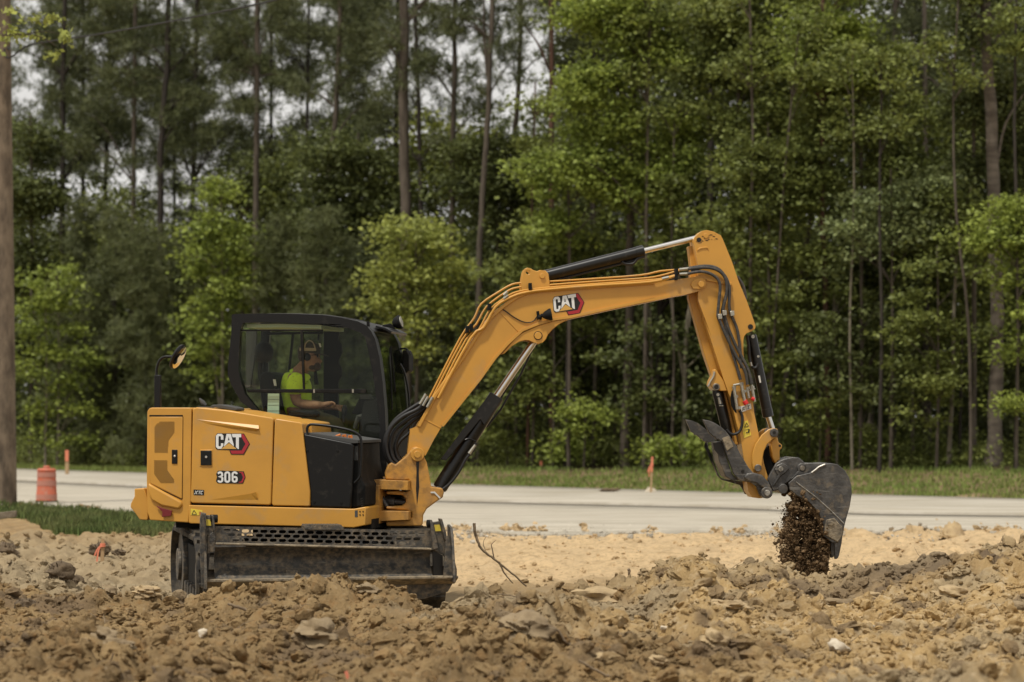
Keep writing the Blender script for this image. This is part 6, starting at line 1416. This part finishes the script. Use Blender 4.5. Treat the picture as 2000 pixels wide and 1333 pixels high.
leafy('sparse dark tree with sprays between the pale brown trunk and the stick', 1270, -1, 600, 6, blobs(1200, 620, 1370, 820, 13, 42, 18, 105), 'leaf_dark', dens=.8, nb=8)
# young pines, feathery
def ypine(label, x, Yo, y_top, hw, leaf='needle_young', w=7):
    r = random.Random(int(x)); cr = []; n = 26
    for k in range(n):
        t = (k+.5)/n; y = y_top+(880-y_top)*t; ww = hw*min(1, .12+t*1.5); cr.append((x+r.uniform(-1, 1)*ww*.75, y, max(10, ww*.42), 20))
    return tree('young_pine', label, 'tree', float(TY(x))+Yo, [(x, y_top-10), (x, 600), (x, 910)], w, cr, 'bark_dark', leaf, kind='pine', r_top=.15, nb=26, group='young pines', dens=1.5)
ypine('feathery young pine behind the rear mirror, tallest of the thicket', 285, -1.5, 450, 80)
ypine('dull green young pine left of the tallest one in the thicket', 225, 1, 420, 78)
ypine('young pine whose tip shows between the pale sapling and the cab', 345, 1.5, 470, 70)
ypine('broad young pine behind the cab rear pillar', 540, -1, 440, 75)
ypine('young pine behind the cab roof, right of the broad one', 625, -1.5, 420, 80)
ypine('dark young pine in the left thicket near the pole', 165, 3, 400, 80, 'needle')
ypine('dark young pine behind the cab front corner', 700, 1, 470, 75, 'needle')
ypine('young pine right behind the swing post of the excavator', 860, 2, 600, 60, 'needle')
ypine('grey green young pine low behind the boom cylinder', 985, 3, 560, 60, 'needle')

# deeper wood: an uncountable mass of leaves, behind the trees one can tell apart
def mass(name, n, skyline, y_bot, Ya, Yb, m, k=30, rad=.75, ls=.17, thin=1.0, seed=1):
    n = int(n*1.4); r = np.random.default_rng(seed); px = r.uniform(-650, 2600, n); Yo = r.uniform(Ya, Yb, n); Y = TY(px)+Yo
    top = np.interp(px, [s[0] for s in skyline], [s[1] for s in skyline])+60*(fbm(px/90, px*0+seed, 3, 3)-.5)
    py = top+(y_bot-top)*r.random(n)**.9
    keep = fbm(px/70, py/50+seed*7, 13, 3) > (.40 if thin < 1 else .30)
    px, py, Y = px[keep], py[keep], Y[keep]
    C = np.stack([(px-1000)*Y/F, Y, CH-(py-HOR)*Y/F], 1)
    C = C[opened(C, seed, .15)]; P = cluster_pts(C, rad*r.uniform(.6, 1.4, len(C)), k, .5); V, Q = leaves(P, ls, ls*.7)
    return setp(np_mesh(name, V, Q, m), kind='stuff')
sky1 = [(-200, 260), (0, 240), (60, 330), (100, 440), (150, 380), (200, 320), (260, 330), (330, 430), (380, 400), (430, 330), (520, 260), (600, 260), (680, 215), (760, 240), (860, 280), (960, 240), (1040, 235), (1100, 140), (1200, 60), (1400, 20), (1550, 60), (1640, 200), (1700, 130), (1760, 190), (1830, 170), (1900, 60), (2000, 20), (2200, 20)]
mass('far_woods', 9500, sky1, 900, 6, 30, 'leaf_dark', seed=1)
mass('far_foliage', 4200, [(x, y+40) for x, y in sky1], 760, 3, 14, 'leaf_mid', seed=2, thin=.5)
def canopy(n, x0, x1, y0, y1, seed, m):
    r = np.random.default_rng(seed); px = r.uniform(x0, x1, n); py = r.uniform(y0, y1, n); Y = TY(px)+r.uniform(8, 26, n)
    C = np.stack([(px-1000)*Y/F, Y, CH-(py-HOR)*Y/F], 1); C = C[opened(C, seed, .3)]; P = cluster_pts(C, .9*r.uniform(.6, 1.4, len(C)), 34, .5); V, Q = leaves(P, .19, .13); return setp(np_mesh('far_canopy', V, Q, m), kind='stuff')
canopy(3400, 1080, 2600, -90, 420, 41, 'leaf_dark')
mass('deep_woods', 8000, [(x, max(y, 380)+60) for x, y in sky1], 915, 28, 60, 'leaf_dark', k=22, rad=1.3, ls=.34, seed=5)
# pine foliage thinly drawn across the upper left sky
def pmass(n, seed):
    r = np.random.default_rng(seed); px = np.concatenate([r.uniform(-600, 760, int(n*.85)), r.uniform(760, 2300, n-int(n*.85))]); py = r.uniform(-60, 330, n); Y = TY(px)+r.uniform(10, 35, n)
    keep = fbm(px/60, py/38, 19, 3) > .455
    px, py, Y = px[keep], py[keep], Y[keep]; C = np.stack([(px-1000)*Y/F, Y, CH-(py-HOR)*Y/F], 1)
    C = C[opened(C, 3, .05)]; T = cluster_pts(C, np.full(len(C), .75), 10, .5); V, Q = needles(np.repeat(T, 12, 0),   .26, .024); return setp(np_mesh('pine_foliage', V, Q, 'needle'), kind='stuff')
pmass(5400, 9)
# undergrowth along the edge
def under(n, seed):
    r = np.random.default_rng(seed); px = r.uniform(-600, 2500, n); Y = TY(px)+r.uniform(-1.2, 7, n); X = (px-1000)*Y/F
    h = r.uniform(0, 1, n)**1.6*1.5*np.clip(fbm(px/60, px*0, 31, 3)*2-.3, .1, 1.2); C = np.stack([X, Y, ground_h(X, Y, False)+h], 1)
    P = cluster_pts(C, np.full(n, .4), 26, .6); V, Q = leaves(P, .10, .06); return setp(np_mesh('undergrowth', V, Q, 'leaf_mid'), kind='stuff')
under(4200, 21)

# ------------------------------------------------------------------ utility pole, wire and the sprig beside it
up = thing('utility_pole', (-9.47, 44, 0), 'weathered wooden utility pole standing at the left edge of the grass patch', 'utility pole')
part(lambda m: m.tube([Vector((-9.50+.035*k*.5, 44, -.1)) if False else Vector((-9.47-.008*z, 44, z)) for k, z in enumerate((-.2, .3, 2, 4, 6, 8, 10, 12))], [.222, .218, .208, .20, .19, .18, .172, .165], 24), 'shaft', 'pole_wood', up, bev=0)
part(lambda m: [m.tube([Vector((-9.38, 43.9, 8.52)), Vector((-9.36, 43.85, 8.52))], .03, 10)], 'insulator', 'interior_grey', up, bev=0)
wr = MB(); wr.tube(smoothpath([at(8, 96, 43.85), at(14, 113, 43.8), at(28, 108, 43.7), at(50, 92, 43.4), at(80, 84, 43), at(200, 66, 41), at(360, 37, 38.5), at(540, 0, 36), at(760, -60, 33)], 6), .016, 6)
wo = build(wr, 'overhead_wire', 'hose_black', None, loc=at(14, 113, 43.8)); setp(wo, 'black overhead cable running up from the wooden pole', 'cable')
def sprig():
    Y = 36.0; rt = thing('oak_tree', (-13.2, 38, 0), 'oak just outside the left edge whose bright leaves hang beside the pole', 'tree')
    mb = MB(); mb.tube([Vector((-13.2, 38, -.1)), Vector((-13.0, 38, 3)), Vector((-12.6, 38, 6)), Vector((-12.4, 38, 9))], [.24, .2, .16, .1], 12)
    tw = [[(-12.5, 37.8, 7.2), at(-300, 60, 37), at(-60, 70, Y), at(60, 68, Y), at(110, 90, Y)], [at(-60, 70, Y), at(40, 40, Y), at(100, 38, Y)], [at(40, 68, Y), at(90, 62, Y), at(128, 70, Y)], [at(60, 68, Y), at(100, 100, Y)]]
    for L in tw: mb.tube(smoothpath([Vector(p) for p in L], 5), list(np.linspace(.028 if len(L) > 4 else .008, .004, 5*(len(L)-1)+1)), 6, cap=False)
    build(mb, 'trunk', 'bark_grey', rt, smooth=60)
    C = []; r = np.random.default_rng(4)
    for (x, y, rx, ry, n) in ((30, 65, 22, 18, 60), (60, 38, 26, 10, 40), (100, 38, 18, 8, 40), (128, 72, 12, 14, 50), (105, 105, 12, 9, 30), (20, 20, 14, 8, 16), (70, 72, 30, 8, 26), (-40, 60, 40, 30, 60)):
        q = r.normal(size=(n, 2))*.6
        C += [at(x+a*rx, y+b*ry, Y+r.normal()*.15)[:] for a, b in q]
    V, Q = leaves(np.array(C), .115, .07, .2); np_mesh('crown', V, Q, 'leaf_yellow', rt)
sprig()

# ------------------------------------------------------------------ barrel, stakes, sticks, rocks
def bpos(px, py): Y = CH*F/(py-HOR); return Vector(at(px, py, Y))
p = bpos(91, 981); bb = thing('traffic_barrel', p, 'orange and white traffic barrel standing on the gravel road shoulder', 'traffic barrel')
s = p.y/F
def ringz(m, prof): m.tube([p+Vector((0, 0, z*s)) for z, r in prof], [r*s for z, r in prof], 28)
part(lambda m: ringz(m, [(0, 21), (4, 21), (5, 20), (17, 20), (18, 19.5), (60, 17.5), (61, 18.5), (63, 18.5), (64, 17), (66, 16)]), 'barrel_body', 'barrel_orange', bb, bev=0)
part(lambda m: ringz(m, [(-.5, 22), (3, 22), (3.2, 21)]), 'rubber_ring', 'rubber', bb, bev=0)
part(lambda m: ringz(m, [(64.5, 7), (70, 6.5), (71, 5)]), 'handle', 'barrel_orange', bb, bev=0)
for z0, z1, r0, r1 in ((6, 15, 20.5, 20.2), (32, 42, 19.3, 18.9), (49, 58, 18.7, 18.2)):
    part(lambda m: ringz(m, [(z0, r0-.6), (z0, r0), (z1, r1), (z1, r1-.6)]), 'reflective_band', 'barrel_white', bb, bev=0)
def stake(px, py0, py1, Y, wpx, label, tape, painted=None, lean=0):
    b = Vector(at(px, py0, Y)); b.z = min(b.z, gz(b.x, Y)); t_ = Vector(at(px+lean, py1, Y)); rt = thing('stake', b, label, 'stake'); w_ = wpx*Y/F/2
    def f(m):
        d = t_-b; V = []
        for q, k in ((b, 1), (b+d*.94, 1), (t_, .45)):
            for sx, sy in ((-1, -.4), (1, -.4), (1, .4), (-1, .4)): V.append(q+Vector((sx*w_*k, sy*w_, 0)))
        F_ = [(3, 2, 1, 0), (8, 9, 10, 11)]
        for j_ in (0, 4):
            for k in range(4): F_.append((j_+k, j_+(k+1) % 4, j_+(k+1) % 4+4, j_+k+4))
        m.add(V, F_)
    part(f, 'shaft', 'stake_wood', rt, bev=0, smooth=0)
    if painted:
        part(lambda m: m.tube([b+(t_-b)*painted, b+(t_-b)*1.005], w_*1.25, 4), 'painted_top', 'pink_tape', rt, bev=0, smooth=0)
    if tape:
        a = b+(t_-b)*tape[0]
        part(lambda m: m.tube([a-Vector((0, 0, w_)), a+Vector((0, 0, w_))], w_*1.5, 8), 'tape_knot', 'pink_tape', rt, bev=0)
        def tail(m, dx, L_):
            P = [a+Vector((-w_, -w_, 0)), a+Vector((-w_*2+dx*.4, -w_*1.3, -L_*.4)), a+Vector((-w_*2+dx, -w_*1.3, -L_))]; n = len(P); V = []
            for q in P: V += [q+Vector((-w_*.45, 0, 0)), q+Vector((w_*.45, 0, 0)), q+Vector((-w_*.45, .004, 0)), q+Vector((w_*.45, .004, 0))]
            f_ = []
            for k in range(n-1): c = 4*k; f_ += [(c, c+1, c+5, c+4), (c+3, c+2, c+6, c+7), (c, c+4, c+6, c+2), (c+1, c+3, c+7, c+5)]
            m.add(V, f_)
        part(lambda m: tail(m, -w_*1.0, tape[1]), 'tape_tail', 'pink_tape', rt, bev=0)
        part(lambda m: tail(m, -w_*2.4, tape[1]*.65), 'tape_tail', 'pink_tape', rt, bev=0)
stake(199, 1118, 1052, 24.6, 7, 'bare wooden stake with a pink ribbon in the dirt behind the excavator', (.80, .17), lean=2)
stake(131, 918, 880, 66, 7, 'orange topped stake across the road beyond the barrel', None, .6)
stake(1271, 948, 893, 50, 4, 'stake with orange ribbon on its little heap of soil by the far road edge', (.8, .25), .62, lean=3)
stake(1057, 912, 901, 62, 5, 'short red topped peg in the grass under the boom', None, .55)
stake(694, 1345, 1312, 11.9, 7, 'short stake with pink paint poking into the bottom edge', None, .5, lean=-18)
def rock(name, px, py, Y, rx, ry, m, label, cat='rock', seed=0, rough=.5, up_=.35, sq=1.0, group=None, sub=3):
    v, f = (lump(4, seed+60, .8, 1.9) if m != 'white_rock' else crag(3, seed+60, 10, .3)); b = Vector(at(px, py+ry*.22, Y)); s = Y/F
    V = v*np.array([rx*s, min(rx, ry*1.6)*s*sq, ry*s]); V = V+np.array([b.x, Y, b.z])
    o = np_mesh(name, V, f, m, smooth=True, loc=tuple(b)); o.data.set_sharp_from_angle(angle=math.radians(50)); return setp(o, label, cat, group)
def bed(px, py, lift=0.0):
    """distance at which the sight line through a pixel meets the ground"""
    Ys = np.arange(11.0, 60, .02); X = (px-1000)*Ys/F; Z = CH-(py-HOR)*Ys/F; g_ = ground_h(X, Ys); k = np.argmax(Z <= g_+lift); return float(Ys[k]) if k else 18.0
for (px, py, rx, ry, m, lab, sd_) in [
    (400, 1234, 13, 9, 'white_rock', 'small pale pinkish stone lying on the brown dirt at the lower left', 1),
    (1300, 1227, 9, 7, 'white_rock', 'round white stone among dark soil near the middle', 2),
    (1706, 1225, 16, 5, 'white_rock', 'flat white stone on the right-hand dirt slope', 3),
    (1637, 1262, 21, 15, 'white_rock', 'pale bone-like stone with a tapering tail of soil', 4),
    (205, 1240, 22, 17, 'brown_rock', 'smooth brown boulder, upper one of a pair at the lower left', 5),
    (232, 1258, 27, 14, 'brown_rock', 'smooth brown boulder, lower one of a pair at the lower left', 6),
    (285, 1153, 26, 13, 'tan_rock', 'orange tinted clod left of the track', 7),
    (382, 1160, 27, 10, 'brown_rock', 'mossy dark clod lying directly below the left end of the blade', 8),
    (212, 1156, 18, 11, 'brown_rock', 'grey brown clod left of the orange tinted one', 9),
    (1163, 1168, 48, 22, 'tan_rock', 'big flat slab of pale sandy clay in the middle of the spoil', 10),
    (1020, 1222, 44, 30, 'brown_rock', 'large smooth brown clod below the leaning root', 11),
    (1186, 1285, 24, 14, 'tan_rock', 'sandy angular rock below the curved root', 12),
    (1285, 1290, 18, 11, 'tan_rock', 'small sandy rock right of the angular one', 13),
    (1395, 1250, 22, 22, 'tan_rock', 'upright yellow clay block on the right-hand slope', 14),
    (1420, 1182, 42, 16, 'tan_rock', 'overhanging clay shelf above a dark hollow', 15),
    (1630, 1180, 40, 14, 'brown_rock', 'grey crumbling clod in the dug slope below the bucket', 16),
    (1865, 1160, 36, 18, 'tan_rock', 'yellow clod on the far right heap', 17),
    (1712, 1165, 18, 11, 'tan_rock', 'orange clod between grey clods on the right slope', 18),
    (1644, 1122, 11, 8, 'brown_rock', 'single clod standing right of the falling soil', 19),
    (725, 1150, 26, 14, 'brown_rock', 'angular clod leaning against the middle of the blade', 20),
    (1990, 1190, 26, 16, 'brown_rock', 'dark clod at the right edge of the picture', 21),
    (620, 1235, 40, 26, 'brown_rock', 'broad rounded clod in the lower middle of the brown dirt', 22)]:
    Y = bed(px, py+ry*.5); rock('rock' if 'stone' in lab or 'rock' in lab or 'boulder' in lab else 'clod', px, py, Y, rx, ry, m, lab, 'stone' if 'stone' in lab or 'rock' in lab or 'boulder' in lab else 'clod', sd_)
# two small heaps beyond
def heap(name, px, py, Y, rx, h, m, lab, seed):
    v, f = ico(4); d = v/np.linalg.norm(v, axis=1, keepdims=True); s = Y/F; x, y, z = d[:, 0], d[:, 1], d[:, 2]
    r = np.sqrt(x*x+y*y); zz = np.where(z > 0, np.cos(np.clip(r, 0, 1)*1.57)**1.1, -.15); n = 1.3*(n3(d*5, seed)-.5)+1.1*(n3(d*11, seed+3)-.5)
    b = Vector(at(px, py, Y)); g_ = gz(b.x, Y); V = np.stack([b.x+x*rx*s*(1+n*.35), Y+y*rx*s, g_+zz*h*s*(1+n*.5)], 1)
    o = np_mesh(name, V, f, m, smooth=True, loc=tuple((b.x, Y, g_))); o.data.set_sharp_from_angle(angle=math.radians(45)); setp(o, lab, 'dirt heap')
heap('dirt_heap', 1861, 1038, bed(1861, 1046), 25, 27, 'tan_rock', 'pointed little heap of sandy soil by the near road edge', 31)
heap('dirt_heap', 1270, 958, 50.5, 18, 14, 'white_rock', 'pale little heap around the ribboned stake by the far road edge', 32)
rock('dark_debris', 1190, 957, 50.5, 18, 3, 'dark_root', 'dark flat debris lying at the far road edge', 'debris', 33)
def root(name, P, w0, w1, lab, m='root', cat='root', Yb=None, lift=.01):
    pts = []
    for q in P:
        Y = q[2] if len(q) > 2 else Yb; pts.append(at(q[0], q[1], Y))
    mb = MB(); SPt = smoothpath(pts, 6); n = len(SPt); rr = list(np.linspace(w0, w1, n)*pts[0].y/F/2); r = random.Random(int(P[0][0])); SPt = [q+Vector((r.uniform(-1, 1), r.uniform(-1, 1), r.uniform(-1, 1)))*rr[i]*.35 for i, q in enumerate(SPt)]
    mb.tube(SPt, rr, 8); return mb, pts[-1], lab, m, cat, name
def put(*parts_, lab, name='root', cat='root', m='root'):
    mb = MB(); loc = None
    for a in parts_: 
        mb.add(a[0].v, a[0].f); loc = loc or a[1]
    o = build(mb, name, m, None, loc=loc, smooth=60); setp(o, lab, cat)
put(root('r', [(926, 1023), (930, 1050), (942, 1074), (965, 1092), (1000, 1120), (1028, 1146)], 6, 3, '', Yb=20.5), root('r', [(965, 1092), (962, 1075), (960, 1064), (968, 1056)], 3, 1, '', Yb=20.5), root('r', [(975, 1098), (985, 1120), (1002, 1140)], 4, 2, '', Yb=20.5), root('r', [(948, 1076), (944, 1060), (950, 1048)], 1.5, .8, '', Yb=20.5),
    lab='forked bare root sticking up beside the blade', name='root')
put(root('r', [(1228, 1112), (1230, 1125), (1233, 1142)], 6, 4, '', Yb=20), root('r', [(1236, 1126), (1233, 1136)], 3, 3, '', Yb=20), lab='short dark snag poking out of the soil in the middle', name='snag', cat='snag')
put(root('r', [(1040, 1224), (1065, 1220), (1090, 1232), (1102, 1250), (1120, 1264), (1128, 1274)], 4, 6, '', Yb=bed(1090, 1236)-.06), lab='pale curved root arching over a hollow', name='root')
put(root('r', [(970, 1160), (1000, 1164), (1020, 1172), (1040, 1182)], 2, 3, '', Yb=bed(1010, 1170)-.05), lab='thin pale root lying below the forked one', name='root')
put(root('r', [(445, 1180), (470, 1188), (500, 1198), (505, 1204)], 5, 8, '', Yb=bed(480, 1195)-.06), lab='grey splintered stick lying below the blade', name='stick', cat='stick')
put(root('r', [(222, 1276), (212, 1300), (196, 1340)], 3, 4, '', Yb=bed(210, 1300)-.05), lab='thin pale twig standing at the lower left', name='twig', cat='twig')
put(root('r', [(298, 1302), (305, 1318), (318, 1340)], 7, 9, '', Yb=bed(306, 1322)-.05), lab='pale stub of wood at the bottom edge on the left', name='stick', cat='stick')
put(root('r', [(1130, 1290), (1165, 1310), (1190, 1322)], 5, 6, '', Yb=bed(1160, 1308)-.05), lab='brown stick lying on the spoil at the lower middle', name='stick', cat='stick')
put(root('r', [(200, 1052), (212, 1064), (222, 1080), (240, 1092), (256, 1100), (266, 1116)], 2, 2, '', Yb=26), lab='wiry root trailing from the clump by the ribboned stake', name='root')
put(root('r', [(1825, 1106), (1828, 1098), (1829, 1086)], 2, 3, '', Yb=19.5), lab='thin upright twig on the right-hand heap', name='twig', cat='twig')
rock('old_board', 14, 1006, 33, 17, 6, 'old_wood', 'weathered grey board lying in the grass at the left edge', 'board', 41, .15) if False else None
def board(m):
    a, b = at(-10, 1009, 32), at(31, 1004, 32); d = (b-a); up2 = Vector((0, 0, .045)); sdv = Vector((0, .08, 0)); V = [a-up2, a+up2, b+up2, b-up2, a-up2+sdv, a+up2+sdv, b+up2+sdv, b-up2+sdv]
    m.add(V, [(0, 1, 2, 3), (7, 6, 5, 4), (0, 4, 5, 1), (1, 5, 6, 2), (2, 6, 7, 3), (3, 7, 4, 0)])
mb = MB(); board(mb); o = build(mb, 'old_board', 'old_wood', None, loc=at(14, 1009, 32), bev=.006); setp(o, 'weathered grey board lying in the grass at the left edge', 'board')
# matted root clumps
def clump(px, py, Y, rx, ry, lab, seed):
    r = random.Random(seed); c = at(px, py, Y); s = Y/F; mb = MB()
    v, f = lump(3, seed, .7, 2.2); n0 = v*np.array([rx*s, rx*s*.7, ry*s])+np.array(c[:]); mb.add(n0, [tuple(t) for t in f])
    for k in range(70):
        d = Vector((r.uniform(-1, 1), r.uniform(-1, .4), r.uniform(-.5, 1))).normalized(); a = c+Vector((d.x*rx*s*.7, d.y*rx*s*.5, d.z*ry*s*.7)); L_ = r.uniform(.12, .42)*rx*s
        e = a+Vector((d.x+r.uniform(-.6, .6), d.y, d.z+r.uniform(-.6, .6)))*L_; mid = a.lerp(e, .5)+Vector((r.uniform(-1, 1), 0, r.uniform(-1, 1)))*L_*.25
        mb.tube([a, mid, e], [.006*Y/18, .004*Y/18, .002*Y/18], 4, cap=False)
    o = build(mb, 'root_clump', 'dark_root', None, loc=c, smooth=60); setp(o, lab, 'root clump')
clump(118, 1117, bed(118, 1125), 26, 16, 'dark matted clump of roots and soil on the left slope', 7)
clump(148, 1138, bed(148, 1142), 16, 12, 'smaller dark clump trailing down from the matted one', 8)
clump(196, 1074, 26.3, 22, 13, 'round grassy root clump behind the ribboned stake', 9)
clump(232, 1080, 26.6, 12, 6, 'flat scrap of roots right of the round clump', 10)
clump(10, 1076, bed(10, 1080), 26, 14, 'dark crumbly clump on the upper left rim of the spoil', 11)
clump(50, 1182, bed(50, 1186), 20, 12, 'dark soil clump under the left slope', 12)
